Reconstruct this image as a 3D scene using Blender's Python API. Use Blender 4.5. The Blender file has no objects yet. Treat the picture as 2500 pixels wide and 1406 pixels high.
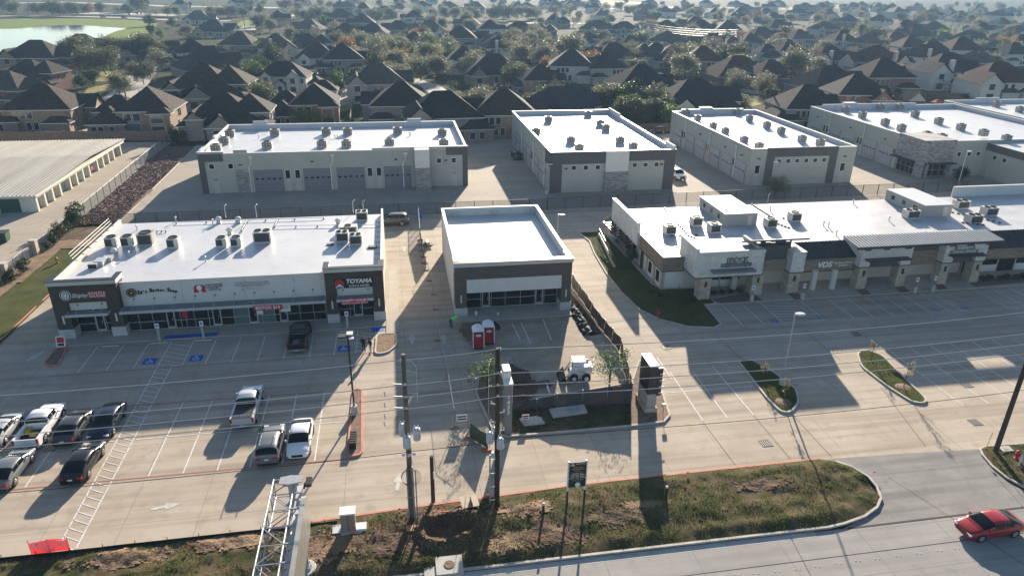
import bpy, math, random
from math import sin, cos, pi, radians, hypot, atan2
from mathutils import Vector, Matrix

sc = bpy.context.scene
C = sc.collection
# ------------------------------------------------------------------ camera
F_PX, W_PX, H_PX = 1725.0, 2500.0, 1406.0
CAM_H = 34.5
PITCH, YAW, ROLL = radians(23.73), radians(9.69), radians(0.8)
FW = Vector((sin(YAW) * cos(PITCH), cos(YAW) * cos(PITCH), -sin(PITCH)))
_r = Vector((cos(YAW), -sin(YAW), 0))
_u = _r.cross(FW)
RT = _r * cos(ROLL) + _u * sin(ROLL)
UP = -_r * sin(ROLL) + _u * cos(ROLL)
cam_d = bpy.data.cameras.new('camera')
cam_d.sensor_width = 36.0
cam_d.lens = 36.0 * F_PX / W_PX
cam_d.clip_start = 0.5
cam_d.clip_end = 8000
cam = bpy.data.objects.new('camera', cam_d)
C.objects.link(cam)
cam.matrix_world = Matrix(((RT.x, UP.x, -FW.x, 0), (RT.y, UP.y, -FW.y, 0), (RT.z, UP.z, -FW.z, CAM_H), (0, 0, 0, 1)))
sc.camera = cam
# ------------------------------------------------------------------ sky, sun, exposure
SUN_AZ, SUN_EL = radians(18.0), radians(16.0)      # azimuth from +Y towards +X
world = bpy.data.worlds.new('World')
sc.world = world
world.use_nodes = True
wn = world.node_tree
for n in list(wn.nodes):
    wn.nodes.remove(n)
sky_n = wn.nodes.new('ShaderNodeTexSky')
sky_n.sky_type = 'NISHITA'
sky_n.sun_disc = False
sky_n.sun_elevation = SUN_EL
sky_n.sun_rotation = SUN_AZ
sky_n.altitude = 50
sky_n.air_density = 1.0
sky_n.dust_density = 0.6
sky_n.ozone_density = 2.0
bg = wn.nodes.new('ShaderNodeBackground')
bg.inputs['Strength'].default_value = 0.06
wo = wn.nodes.new('ShaderNodeOutputWorld')
wn.links.new(sky_n.outputs[0], bg.inputs['Color'])
wn.links.new(bg.outputs[0], wo.inputs['Surface'])
sun_d = bpy.data.lights.new('sun', 'SUN')
sun_d.energy = 5.0
sun_d.angle = radians(0.6)
sun_d.color = (1.0, 0.88, 0.72)
sun = bpy.data.objects.new('sun', sun_d)
C.objects.link(sun)
sdir = Vector((sin(SUN_AZ) * cos(SUN_EL), cos(SUN_AZ) * cos(SUN_EL), sin(SUN_EL)))
sun.rotation_euler = sdir.to_track_quat('Z', 'Y').to_euler()
sun.location = (30, 100, 60)
sc.view_settings.view_transform = 'Standard'
sc.view_settings.look = 'None'
sc.view_settings.gamma = 1.0
sc.view_settings.exposure = 1.55
sc.view_settings.use_curve_mapping = False
sc.cycles.max_bounces = 6
sc.cycles.diffuse_bounces = 2
sc.cycles.glossy_bounces = 2
sc.cycles.transmission_bounces = 3
sc.cycles.transparent_max_bounces = 10
sc.cycles.volume_bounces = 0
sc.cycles.use_denoising = True

# ------------------------------------------------------------------ pixel -> place
def ray(px, py):
    return FW + RT * ((px - 1250) / F_PX) - UP * ((py - 703) / F_PX)
def g(px, py, z=0.0):
    d = ray(px, py)
    t = (z - CAM_H) / d.z
    return (d.x * t, d.y * t)
def fy(px, py, Y):
    d = ray(px, py)
    t = Y / d.y
    return (d.x * t, CAM_H + d.z * t)
def fx(px, py, X):
    d = ray(px, py)
    t = X / d.x
    return (d.y * t, CAM_H + d.z * t)

# ------------------------------------------------------------------ materials
MATS = {}
def nodes_of(name):
    m = bpy.data.materials.new(name)
    m.use_nodes = True
    nt = m.node_tree
    b = nt.nodes['Principled BSDF']
    return m, nt, b
def setin(b, k, v):
    if k in b.inputs:
        b.inputs[k].default_value = v
def mat(name, col, rough=0.7, var=0.12, scale=1.0, metal=0.0, spec=0.3, bump=0.0, bscale=12.0, col2=None, detail=5.0, alpha=1.0, emit=None, dist=0.03, stretch=None, coat=0.0):
    """colour with world-space noise variation, optional second colour and bump"""
    if name in MATS:
        return MATS[name]
    m, nt, b = nodes_of(name)
    N, L = nt.nodes, nt.links
    setin(b, 'Roughness', rough)
    setin(b, 'Metallic', metal)
    setin(b, 'Specular IOR Level', spec)
    setin(b, 'Coat Weight', coat)
    setin(b, 'Coat Roughness', 0.08)
    if alpha < 1:
        setin(b, 'Alpha', alpha)
    c = (*col, 1)
    b.inputs['Base Color'].default_value = c
    geo = None
    def pos():
        nonlocal geo
        if geo is None:
            geo = N.new('ShaderNodeNewGeometry').outputs['Position']
            if stretch:
                mp = N.new('ShaderNodeMapping')
                mp.inputs['Scale'].default_value = stretch
                L.new(geo, mp.inputs['Vector'])
                geo = mp.outputs[0]
        return geo
    if var > 0 or col2:
        n = N.new('ShaderNodeTexNoise')
        n.inputs['Scale'].default_value = scale
        n.inputs['Detail'].default_value = detail
        n.inputs['Roughness'].default_value = 0.65
        L.new(pos(), n.inputs['Vector'])
        r = N.new('ShaderNodeValToRGB')
        lo, hi = (0.32, 0.68)
        r.color_ramp.elements[0].position = lo
        r.color_ramp.elements[1].position = hi
        if col2:
            r.color_ramp.elements[0].color = c
            r.color_ramp.elements[1].color = (*col2, 1)
        else:
            r.color_ramp.elements[0].color = (*[x * (1 - var) for x in col], 1)
            r.color_ramp.elements[1].color = (*[min(1, x * (1 + var)) for x in col], 1)
        L.new(n.outputs['Fac'], r.inputs['Fac'])
        L.new(r.outputs['Color'], b.inputs['Base Color'])
    if bump > 0:
        n2 = N.new('ShaderNodeTexNoise')
        n2.inputs['Scale'].default_value = bscale
        n2.inputs['Detail'].default_value = 4
        L.new(pos(), n2.inputs['Vector'])
        bp = N.new('ShaderNodeBump')
        bp.inputs['Strength'].default_value = bump
        bp.inputs['Distance'].default_value = dist
        L.new(n2.outputs['Fac'], bp.inputs['Height'])
        L.new(bp.outputs[0], b.inputs['Normal'])
    if emit:
        setin(b, 'Emission Color', (*emit[0], 1))
        setin(b, 'Emission Strength', emit[1])
    MATS[name] = m
    return m
def layered(name, base, blotch, stain, sc1=0.25, sc2=2.2, rough=0.88, joint=None, jcol=0.55, bump=0.15, spec=0.15, rot=0.0, fine=40.0, track=0.0):
    """weathered slab: large blotches, medium stains, fine speckle, optional saw-cut joint grid"""
    if name in MATS:
        return MATS[name]
    m, nt, b = nodes_of(name)
    N, L = nt.nodes, nt.links
    setin(b, 'Roughness', rough)
    setin(b, 'Specular IOR Level', spec)
    P = N.new('ShaderNodeNewGeometry').outputs['Position']
    def noise(s, d=4, vec=None):
        n = N.new('ShaderNodeTexNoise')
        n.inputs['Scale'].default_value = s
        n.inputs['Detail'].default_value = d
        n.inputs['Roughness'].default_value = 0.6
        L.new(vec or P, n.inputs['Vector'])
        return n.outputs['Fac']
    def ramp(f, a, z, lo=0.0, hi=1.0):
        r = N.new('ShaderNodeMapRange')
        r.inputs['From Min'].default_value = a
        r.inputs['From Max'].default_value = z
        r.inputs['To Min'].default_value = lo
        r.inputs['To Max'].default_value = hi
        L.new(f, r.inputs['Value'])
        return r.outputs[0]
    def mix(f, a, c):
        x = N.new('ShaderNodeMix')
        x.data_type = 'RGBA'
        L.new(f, x.inputs[0])
        for s, v in ((6, a), (7, c)):
            if isinstance(v, tuple):
                x.inputs[s].default_value = (*v, 1)
            else:
                L.new(v, x.inputs[s])
        return x.outputs[2]
    col = mix(ramp(noise(sc1, 5), 0.38, 0.64), base, blotch)
    col = mix(ramp(noise(sc2, 6), 0.53, 0.78, 0, 0.65), col, stain)
    col = mix(ramp(noise(sc2 * 3.1, 3), 0.66, 0.74, 0, 0.45), col, tuple(x * .6 for x in stain))
    if track > 0:      # tyre darkening running along the lanes (world X)
        mp = N.new('ShaderNodeMapping')
        mp.inputs['Scale'].default_value = (0.03, 0.9, 1)
        mp.inputs['Rotation'].default_value = (0, 0, rot)
        L.new(P, mp.inputs['Vector'])
        col = mix(ramp(noise(1.0, 3, mp.outputs[0]), 0.45, 0.7, 0, track), col, stain)
    col = mix(ramp(noise(fine, 2), 0.4, 0.75, 0, 0.22), col, tuple(x * 0.55 for x in base))
    if joint:
        bt = N.new('ShaderNodeTexBrick')
        mp = N.new('ShaderNodeMapping')
        mp.inputs['Rotation'].default_value = (0, 0, rot)
        L.new(P, mp.inputs['Vector'])
        L.new(mp.outputs[0], bt.inputs['Vector'])
        bt.offset = 0.0
        bt.inputs['Scale'].default_value = 1.0
        bt.inputs['Brick Width'].default_value = joint[0]
        bt.inputs['Row Height'].default_value = joint[1]
        bt.inputs['Mortar Size'].default_value = 0.022
        bt.inputs['Mortar Smooth'].default_value = 0.3
        col = mix(bt.outputs['Fac'], col, tuple(x * jcol for x in base))
    L.new(col, b.inputs['Base Color'])
    if bump > 0:
        bp = N.new('ShaderNodeBump')
        bp.inputs['Strength'].default_value = bump
        bp.inputs['Distance'].default_value = 0.02
        L.new(noise(fine * 0.6, 3), bp.inputs['Height'])
        L.new(bp.outputs[0], b.inputs['Normal'])
    MATS[name] = m
    return m
def masonry(name, c1, c2, mortar, bw=0.4, bh=0.1, rough=0.85, msize=0.012, bumpd=0.012):
    """brick / split stone facing: courses from world position (x+y along the wall, z up)"""
    if name in MATS:
        return MATS[name]
    m, nt, b = nodes_of(name)
    N, L = nt.nodes, nt.links
    setin(b, 'Roughness', rough)
    setin(b, 'Specular IOR Level', 0.2)
    P = N.new('ShaderNodeNewGeometry').outputs['Position']
    sx = N.new('ShaderNodeSeparateXYZ')
    L.new(P, sx.inputs[0])
    ad = N.new('ShaderNodeMath')
    L.new(sx.outputs[0], ad.inputs[0])
    L.new(sx.outputs[1], ad.inputs[1])
    cb = N.new('ShaderNodeCombineXYZ')
    L.new(ad.outputs[0], cb.inputs[0])
    L.new(sx.outputs[2], cb.inputs[1])
    bt = N.new('ShaderNodeTexBrick')
    L.new(cb.outputs[0], bt.inputs['Vector'])
    bt.inputs['Scale'].default_value = 1.0
    bt.inputs['Brick Width'].default_value = bw
    bt.inputs['Row Height'].default_value = bh
    bt.inputs['Mortar Size'].default_value = msize
    bt.inputs['Color1'].default_value = (*c1, 1)
    bt.inputs['Color2'].default_value = (*c2, 1)
    bt.inputs['Mortar'].default_value = (*mortar, 1)
    n = N.new('ShaderNodeTexNoise')
    n.inputs['Scale'].default_value = 1.3
    n.inputs['Detail'].default_value = 6
    L.new(P, n.inputs['Vector'])
    mr = N.new('ShaderNodeMapRange')
    mr.inputs['To Min'].default_value = 0.72
    mr.inputs['To Max'].default_value = 1.25
    L.new(n.outputs['Fac'], mr.inputs['Value'])
    mx = N.new('ShaderNodeMix')
    mx.data_type = 'RGBA'
    mx.blend_type = 'MULTIPLY'
    mx.inputs[0].default_value = 1.0
    L.new(bt.outputs['Color'], mx.inputs[6])
    L.new(mr.outputs[0], mx.inputs[7])
    L.new(mx.outputs[2], b.inputs['Base Color'])
    bp = N.new('ShaderNodeBump')
    bp.inputs['Strength'].default_value = 0.8
    bp.inputs['Distance'].default_value = bumpd
    bp.invert = True
    L.new(bt.outputs['Fac'], bp.inputs['Height'])
    L.new(bp.outputs[0], b.inputs['Normal'])
    MATS[name] = m
    return m
def mesh_fence(name, col, open_=0.7, cell=0.06):
    """woven wire or screen: part open, part strands"""
    if name in MATS:
        return MATS[name]
    m, nt, b = nodes_of(name)
    N, L = nt.nodes, nt.links
    b.inputs['Base Color'].default_value = (*col, 1)
    setin(b, 'Roughness', 0.6)
    n = N.new('ShaderNodeTexNoise')
    n.inputs['Scale'].default_value = 6
    P = N.new('ShaderNodeNewGeometry').outputs['Position']
    L.new(P, n.inputs['Vector'])
    mr = N.new('ShaderNodeMapRange')
    mr.inputs['To Min'].default_value = max(0, 1 - open_ - min(.12, open_ * .6))
    mr.inputs['To Max'].default_value = min(1, 1 - open_ + min(.12, open_ * .6))
    L.new(n.outputs['Fac'], mr.inputs['Value'])
    L.new(mr.outputs[0], b.inputs['Alpha'])
    MATS[name] = m
    return m

# palette -------------------------------------------------------------------
def leafmat(name, c1, c2, trans=0.35):
    if name in MATS:
        return MATS[name]
    m, nt, b = nodes_of(name)
    N, L = nt.nodes, nt.links
    P = N.new('ShaderNodeNewGeometry').outputs['Position']
    n = N.new('ShaderNodeTexNoise')
    n.inputs['Scale'].default_value = 0.9
    n.inputs['Detail'].default_value = 4
    L.new(P, n.inputs['Vector'])
    r = N.new('ShaderNodeValToRGB')
    r.color_ramp.elements[0].position = 0.35
    r.color_ramp.elements[1].position = 0.66
    r.color_ramp.elements[0].color = (*c1, 1)
    r.color_ramp.elements[1].color = (*c2, 1)
    L.new(n.outputs['Fac'], r.inputs['Fac'])
    L.new(r.outputs['Color'], b.inputs['Base Color'])
    setin(b, 'Roughness', 0.5)
    setin(b, 'Specular IOR Level', 0.15)
    tr = N.new('ShaderNodeBsdfTranslucent')
    L.new(r.outputs['Color'], tr.inputs['Color'])
    mx = N.new('ShaderNodeMixShader')
    mx.inputs[0].default_value = trans
    L.new(b.outputs[0], mx.inputs[1])
    L.new(tr.outputs[0], mx.inputs[2])
    L.new(mx.outputs[0], N['Material Output'].inputs['Surface'])
    MATS[name] = m
    return m
M = MATS
layered('concrete', (0.40, 0.332, 0.26), (0.475, 0.41, 0.33), (0.25, 0.203, 0.158), 0.16, 0.75, joint=(4.9, 4.6), jcol=0.62, track=0.7)
layered('lot_concrete', (0.34, 0.295, 0.24), (0.40, 0.35, 0.29), (0.24, 0.21, 0.175), 0.15, 0.8, joint=(5.2, 5.0), jcol=0.6, track=0.35)
layered('street_concrete', (0.30, 0.285, 0.27), (0.35, 0.335, 0.315), (0.22, 0.21, 0.20), 0.2, 0.9, joint=(6.0, 3.7), jcol=0.6, track=0.7)
layered('drive_concrete', (0.235, 0.225, 0.215), (0.29, 0.28, 0.265), (0.15, 0.145, 0.14), 0.5, 1.6, bump=0.4, track=0.9)
layered('walk_concrete', (0.40, 0.355, 0.295), (0.46, 0.415, 0.35), (0.31, 0.275, 0.23), 0.5, 2.0, joint=(1.6, 1.6), jcol=0.65)
layered('pad_concrete', (0.42, 0.40, 0.37), (0.5, 0.48, 0.44), (0.3, 0.28, 0.26), 0.8, 3)
layered('muddy_concrete', (0.30, 0.245, 0.185), (0.40, 0.345, 0.275), (0.22, 0.165, 0.115), 0.35, 1.2, track=0.6)
layered('street_far', (0.36, 0.33, 0.29), (0.40, 0.37, 0.33), (0.27, 0.25, 0.22), 0.08, 0.5, bump=0)
layered('membrane', (0.50, 0.505, 0.525), (0.55, 0.555, 0.575), (0.36, 0.36, 0.37), 0.18, 0.55, rough=0.42, spec=0.5, joint=(30.0, 2.4), jcol=0.9, bump=0.03, fine=14)
layered('membrane_old', (0.42, 0.42, 0.435), (0.52, 0.52, 0.535), (0.30, 0.30, 0.305), 0.22, 0.5, rough=0.45, spec=0.45, joint=(24.0, 2.2), jcol=0.86, bump=0.04, fine=14)
layered('stucco_white', (0.62, 0.61, 0.58), (0.66, 0.65, 0.62), (0.52, 0.51, 0.48), 0.6, 2.0, fine=30)
layered('stucco_tan', (0.55, 0.52, 0.46), (0.60, 0.57, 0.51), (0.46, 0.43, 0.38), 0.5, 2.0)
layered('tilt_grey', (0.37, 0.38, 0.35), (0.40, 0.41, 0.38), (0.32, 0.33, 0.30), 0.3, 1.4, fine=18)
layered('tilt_dark', (0.105, 0.10, 0.105), (0.12, 0.115, 0.12), (0.085, 0.08, 0.085), 0.4, 1.5)
layered('cream_wall', (0.60, 0.57, 0.48), (0.65, 0.62, 0.53), (0.48, 0.45, 0.37), 0.4, 1.5)
masonry('brick_dark', (0.062, 0.046, 0.038), (0.088, 0.066, 0.053), (0.10, 0.09, 0.082), 0.4, 0.1)
masonry('brick_mixed', (0.20, 0.145, 0.105), (0.30, 0.23, 0.17), (0.28, 0.25, 0.21), 0.6, 0.14)
masonry('stone_white', (0.58, 0.56, 0.52), (0.67, 0.65, 0.61), (0.5, 0.48, 0.45), 0.9, 0.32)
masonry('stone_tan', (0.40, 0.33, 0.25), (0.50, 0.43, 0.34), (0.36, 0.31, 0.25), 0.7, 0.3)
masonry('ledge_stone', (0.24, 0.23, 0.235), (0.48, 0.47, 0.47), (0.10, 0.10, 0.10), 0.75, 0.16, msize=0.02, bumpd=0.04)
masonry('block_base', (0.50, 0.49, 0.48), (0.55, 0.54, 0.53), (0.42, 0.41, 0.40), 0.8, 0.4)
masonry('fence_brick', (0.17, 0.11, 0.085), (0.23, 0.155, 0.12), (0.17, 0.14, 0.12), 0.5, 0.2)
mat('canopy_metal', (0.20, 0.21, 0.22), 0.5, 0.1, metal=0.2)
mat('metal_light', (0.50, 0.51, 0.52), 0.42, 0.06, metal=0.3)
mat('galv', (0.34, 0.355, 0.37), 0.42, 0.12, 3, metal=0.35)
mat('galv_panel', (0.43, 0.41, 0.36), 0.35, 0.12, 1.5, metal=0.6)
mat('dark_metal', (0.045, 0.042, 0.045), 0.45, 0.1, metal=0.1)
mat('seam_dark', (0.040, 0.037, 0.042), 0.42, 0.12, 0.6, metal=0.1, spec=0.4)
mat('seam_light', (0.52, 0.50, 0.47), 0.36, 0.1, 0.6, metal=0.0, spec=0.5)
mat('storage_roof', (0.25, 0.24, 0.22), 0.55, 0.16, 0.35, metal=0.1, stretch=(1, 0.08, 1), col2=(0.36, 0.35, 0.32))
mat('green_door', (0.035, 0.075, 0.055), 0.5, 0.12, 2)
mat('pale_green_door', (0.36, 0.44, 0.38), 0.5, 0.1, 2)
mat('roll_door', (0.40, 0.39, 0.41), 0.55, 0.05, 1)
mat('roll_door_slate', (0.185, 0.19, 0.22), 0.55, 0.05, 1)
mat('white_paint', (0.78, 0.78, 0.76), 0.6, 0.1, 3)
mat('door_paint', (0.42, 0.42, 0.40), 0.55, 0.06)
mat('line_white', (0.50, 0.48, 0.45), 0.8, 0, 1.8, col2=(0.72, 0.71, 0.68))
mat('line_red', (0.34, 0.13, 0.10), 0.85, 0, 1.6, col2=(0.42, 0.13, 0.10))
mat('line_worn', (0.40, 0.36, 0.31), 0.85, 0, 2.2, col2=(0.58, 0.55, 0.51))
mat('line_blue', (0.035, 0.11, 0.42), 0.75, 0.25, 2.0)
mat('line_yellow', (0.6, 0.42, 0.05), 0.7, 0.2, 2.0)
mat('kerb', (0.44, 0.40, 0.35), 0.85, 0.2, 1.2)
mat('kerb_red', (0.46, 0.14, 0.10), 0.8, 0.25, 1.0, col2=(0.52, 0.24, 0.18))
mat('joint_seal', (0.06, 0.055, 0.05), 0.9, 0.1)
mat('glass_dark', (0.012, 0.014, 0.017), 0.06, 0.0, spec=0.55)
mat('glass_house', (0.03, 0.035, 0.042), 0.1, 0.0, spec=0.6)
mat('glass_teal', (0.10, 0.16, 0.17), 0.12, 0.0, spec=0.6)
mat('frame_light', (0.52, 0.51, 0.49), 0.45, 0.03, metal=0.2)
mat('frame_white', (0.72, 0.71, 0.68), 0.5, 0.03)
mat('ac_body', (0.56, 0.545, 0.50), 0.5, 0.08, 2, metal=0.1)
mat('ac_port', (0.17, 0.16, 0.15), 0.6, 0.2, 8)
mat('ac_grey', (0.35, 0.335, 0.31), 0.55, 0.1, 2)
mat('ac_grille', (0.06, 0.06, 0.06), 0.6, 0.2, 8)
mat('ac_fan', (0.035, 0.035, 0.035), 0.6, 0)
mat('wood_pole', (0.055, 0.042, 0.033), 0.85, 0.3, 3, bump=0.4, stretch=(1, 1, 0.1))
mat('wood_pole_grey', (0.12, 0.10, 0.085), 0.85, 0.3, 3, bump=0.4, stretch=(1, 1, 0.1))
mat('transformer', (0.50, 0.51, 0.52), 0.4, 0.08, 2, metal=0.1)
mat('porcelain', (0.6, 0.61, 0.63), 0.2, 0.02, spec=0.6)
mat('wire_light', (0.62, 0.60, 0.57), 0.35, 0, metal=0.5)
mat('wire_dark', (0.03, 0.03, 0.03), 0.6, 0)
mat('wire_grey', (0.16, 0.16, 0.16), 0.5, 0)
mat('black_paint', (0.02, 0.02, 0.022), 0.4, 0.05)
mat('black_fabric', (0.018, 0.018, 0.018), 0.75, 0.3, 3, bump=0.3, bscale=5)
mat('green_fabric', (0.022, 0.07, 0.035), 0.7, 0.25, 4)
mat('orange', (0.36, 0.10, 0.05), 0.7, 0.2, 4)
mat('orange_flag', (0.85, 0.10, 0.03), 0.6, 0.1)
mat('sign_red', (0.42, 0.03, 0.04), 0.5, 0.06)
mat('potty_red', (0.30, 0.028, 0.022), 0.5, 0.15, 1.5)
mat('potty_roof', (0.72, 0.75, 0.78), 0.4, 0.05)
mat('sign_white', (0.78, 0.78, 0.77), 0.5, 0.03)
mat('sign_black', (0.014, 0.014, 0.015), 0.5, 0.05)
mat('sign_slate', (0.022, 0.034, 0.038), 0.4, 0.1, 2)
mat('sign_gold', (0.42, 0.28, 0.08), 0.4, 0.05)
mat('sign_orange', (0.45, 0.22, 0.07), 0.5, 0.05)
mat('sign_teal', (0.08, 0.25, 0.30), 0.5, 0.05)
mat('sign_blue', (0.03, 0.13, 0.5), 0.5, 0.03)
mat('hivis', (0.10, 0.92, 0.12), 0.7, 0.08, 6)
mat('denim', (0.05, 0.06, 0.09), 0.85, 0.2, 8)
mat('cloth_black', (0.02, 0.02, 0.022), 0.85, 0.2, 8)
mat('cloth_red', (0.35, 0.03, 0.03), 0.85, 0.15, 8)
mat('cloth_tan', (0.42, 0.37, 0.30), 0.85, 0.15, 8)
mat('skin', (0.48, 0.29, 0.20), 0.6, 0.05, 8)
mat('hair', (0.03, 0.02, 0.015), 0.7, 0.2, 20)
mat('tyre', (0.018, 0.018, 0.018), 0.8, 0.1)
mat('rim', (0.42, 0.42, 0.43), 0.3, 0.0, metal=0.7)
mat('rim_dark', (0.06, 0.06, 0.065), 0.35, 0.0, metal=0.5)
mat('car_trim', (0.022, 0.022, 0.024), 0.5, 0)
mat('car_glass', (0.006, 0.007, 0.008), 0.08, 0.0, spec=0.3)
mat('lamp_red', (0.42, 0.02, 0.02), 0.25, 0)
mat('lamp_clear', (0.70, 0.70, 0.72), 0.15, 0, spec=0.7)
mat('plate', (0.70, 0.70, 0.70), 0.5, 0)
for n_, c_ in dict(white=(0.74, 0.74, 0.74), silver=(0.42, 0.43, 0.44), grey=(0.16, 0.165, 0.17), darkgrey=(0.06, 0.063, 0.068), black=(0.012, 0.012, 0.014), navy=(0.018, 0.025, 0.05), red=(0.30, 0.012, 0.012), champagne=(0.11, 0.098, 0.08), palesilver=(0.55, 0.56, 0.58), blue=(0.05, 0.10, 0.25)).items():
    mat('paint_' + n_, c_, 0.28, 0.0, metal=0.15 if n_ not in ('white', 'red', 'black') else 0.0, spec=0.4, coat=0.7 if c_[0] > .1 else .25)
mat('grass', (0.040, 0.060, 0.016), 0.95, 0, 0.35, col2=(0.095, 0.09, 0.035), spec=0.05, bump=0.6, bscale=9, dist=0.06)
mat('grass_bright', (0.10, 0.16, 0.025), 0.95, 0, 0.25, col2=(0.18, 0.20, 0.05), spec=0.05, bump=0.5, bscale=6, dist=0.06)
mat('grass_dry', (0.20, 0.19, 0.06), 0.95, 0, 0.3, col2=(0.27, 0.23, 0.09), spec=0.05, bump=0.4, bscale=6, dist=0.06)
layered('verge', (0.045, 0.054, 0.019), (0.125, 0.094, 0.058), (0.22, 0.172, 0.115), 0.55, 1.5, rough=0.95, spec=0.04, bump=0.9, fine=9)
mat('ground_yard', (0.030, 0.038, 0.018), 0.97, 0, 0.06, col2=(0.075, 0.068, 0.040), spec=0.02, bump=0.3, bscale=2, dist=0.1)
mat('dirt', (0.13, 0.082, 0.052), 0.95, 0, 0.7, col2=(0.25, 0.165, 0.10), bump=1.0, bscale=5, dist=0.1)
mat('dirt_dark', (0.05, 0.034, 0.024), 0.95, 0, 0.9, col2=(0.12, 0.072, 0.042), bump=1.0, bscale=4, dist=0.12)
mat('mulch', (0.13, 0.085, 0.06), 0.95, 0, 2.0, col2=(0.24, 0.165, 0.12), bump=0.8, bscale=10, dist=0.05)
mat('gravel', (0.115, 0.074, 0.06), 0.95, 0.35, 2.0, col2=(0.215, 0.15, 0.122), spec=0.1)
mat('water', (0.045, 0.075, 0.085), 0.07, 0, spec=0.6, bump=0.06, bscale=0.35, dist=0.05)
mat('bark', (0.075, 0.06, 0.048), 0.9, 0.3, 6)
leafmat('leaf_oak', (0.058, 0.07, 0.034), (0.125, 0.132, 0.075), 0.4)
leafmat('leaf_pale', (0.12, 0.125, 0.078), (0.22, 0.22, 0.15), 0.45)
leafmat('leaf_dark', (0.024, 0.042, 0.018), (0.055, 0.08, 0.03))
leafmat('leaf_green', (0.045, 0.085, 0.022), (0.10, 0.15, 0.045))
leafmat('leaf_lime', (0.12, 0.19, 0.03), (0.20, 0.27, 0.06))
leafmat('leaf_autumn', (0.20, 0.095, 0.03), (0.33, 0.19, 0.07))
leafmat('leaf_bare', (0.14, 0.115, 0.09), (0.22, 0.18, 0.14))
leafmat('leaf_straw', (0.26, 0.21, 0.08), (0.36, 0.28, 0.13))
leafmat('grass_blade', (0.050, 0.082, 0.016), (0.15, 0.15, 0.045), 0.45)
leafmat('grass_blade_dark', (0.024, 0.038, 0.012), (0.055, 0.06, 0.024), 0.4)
leafmat('grass_blade_dry', (0.17, 0.13, 0.06), (0.27, 0.21, 0.11), 0.4)
for n_, c_ in dict(charcoal=(0.036, 0.034, 0.034), brown=(0.052, 0.043, 0.037), slate=(0.044, 0.046, 0.049), redbrown=(0.072, 0.040, 0.033), tan=(0.085, 0.075, 0.062)).items():
    mat('shingle_' + n_, c_, 0.9, 0.35, 0.9, spec=0.08, bump=0.35, bscale=7, stretch=(1, 1, 3))
for n_, a_ in dict(brick_tan=((0.24, 0.165, 0.115), (0.31, 0.22, 0.155), (0.3, 0.26, 0.21)), brick_red=((0.20, 0.10, 0.07), (0.26, 0.14, 0.10), (0.25, 0.2, 0.17)), brick_grey=((0.22, 0.19, 0.165), (0.29, 0.25, 0.22), (0.27, 0.25, 0.23)), stone_house=((0.36, 0.31, 0.25), (0.45, 0.40, 0.33), (0.33, 0.29, 0.24))).items():
    masonry(n_, *a_, 0.5, 0.16)
layered('stucco_house', (0.58, 0.55, 0.49), (0.62, 0.59, 0.53), (0.5, 0.47, 0.42), 0.4, 2)
layered('siding_house', (0.50, 0.47, 0.41), (0.54, 0.51, 0.45), (0.43, 0.40, 0.35), 0.4, 2)
layered('trim_house', (0.62, 0.60, 0.55), (0.64, 0.62, 0.57), (0.56, 0.54, 0.5), 0.4, 2, bump=0)
mat('wood_fence', (0.15, 0.10, 0.07), 0.9, 0.25, 1.2, stretch=(1, 1, 0.2))
mat('wood_fence_new', (0.36, 0.23, 0.15), 0.9, 0.2, 1.2, stretch=(1, 1, 0.2))
mesh_fence('chainlink', (0.03, 0.032, 0.034), 0.62)
mesh_fence('chainlink_galv', (0.12, 0.14, 0.13), 0.62)
mesh_fence('screen_black', (0.012, 0.012, 0.012), 0.02)
mesh_fence('screen_grey', (0.05, 0.05, 0.052), 0.03)
mesh_fence('screen_green', (0.015, 0.055, 0.030), 0.03)
leafmat('banner_white', (0.75, 0.75, 0.75), (0.8, 0.8, 0.8), 0.5)
leafmat('banner_red', (0.46, 0.03, 0.035), (0.5, 0.035, 0.04), 0.4)
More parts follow.
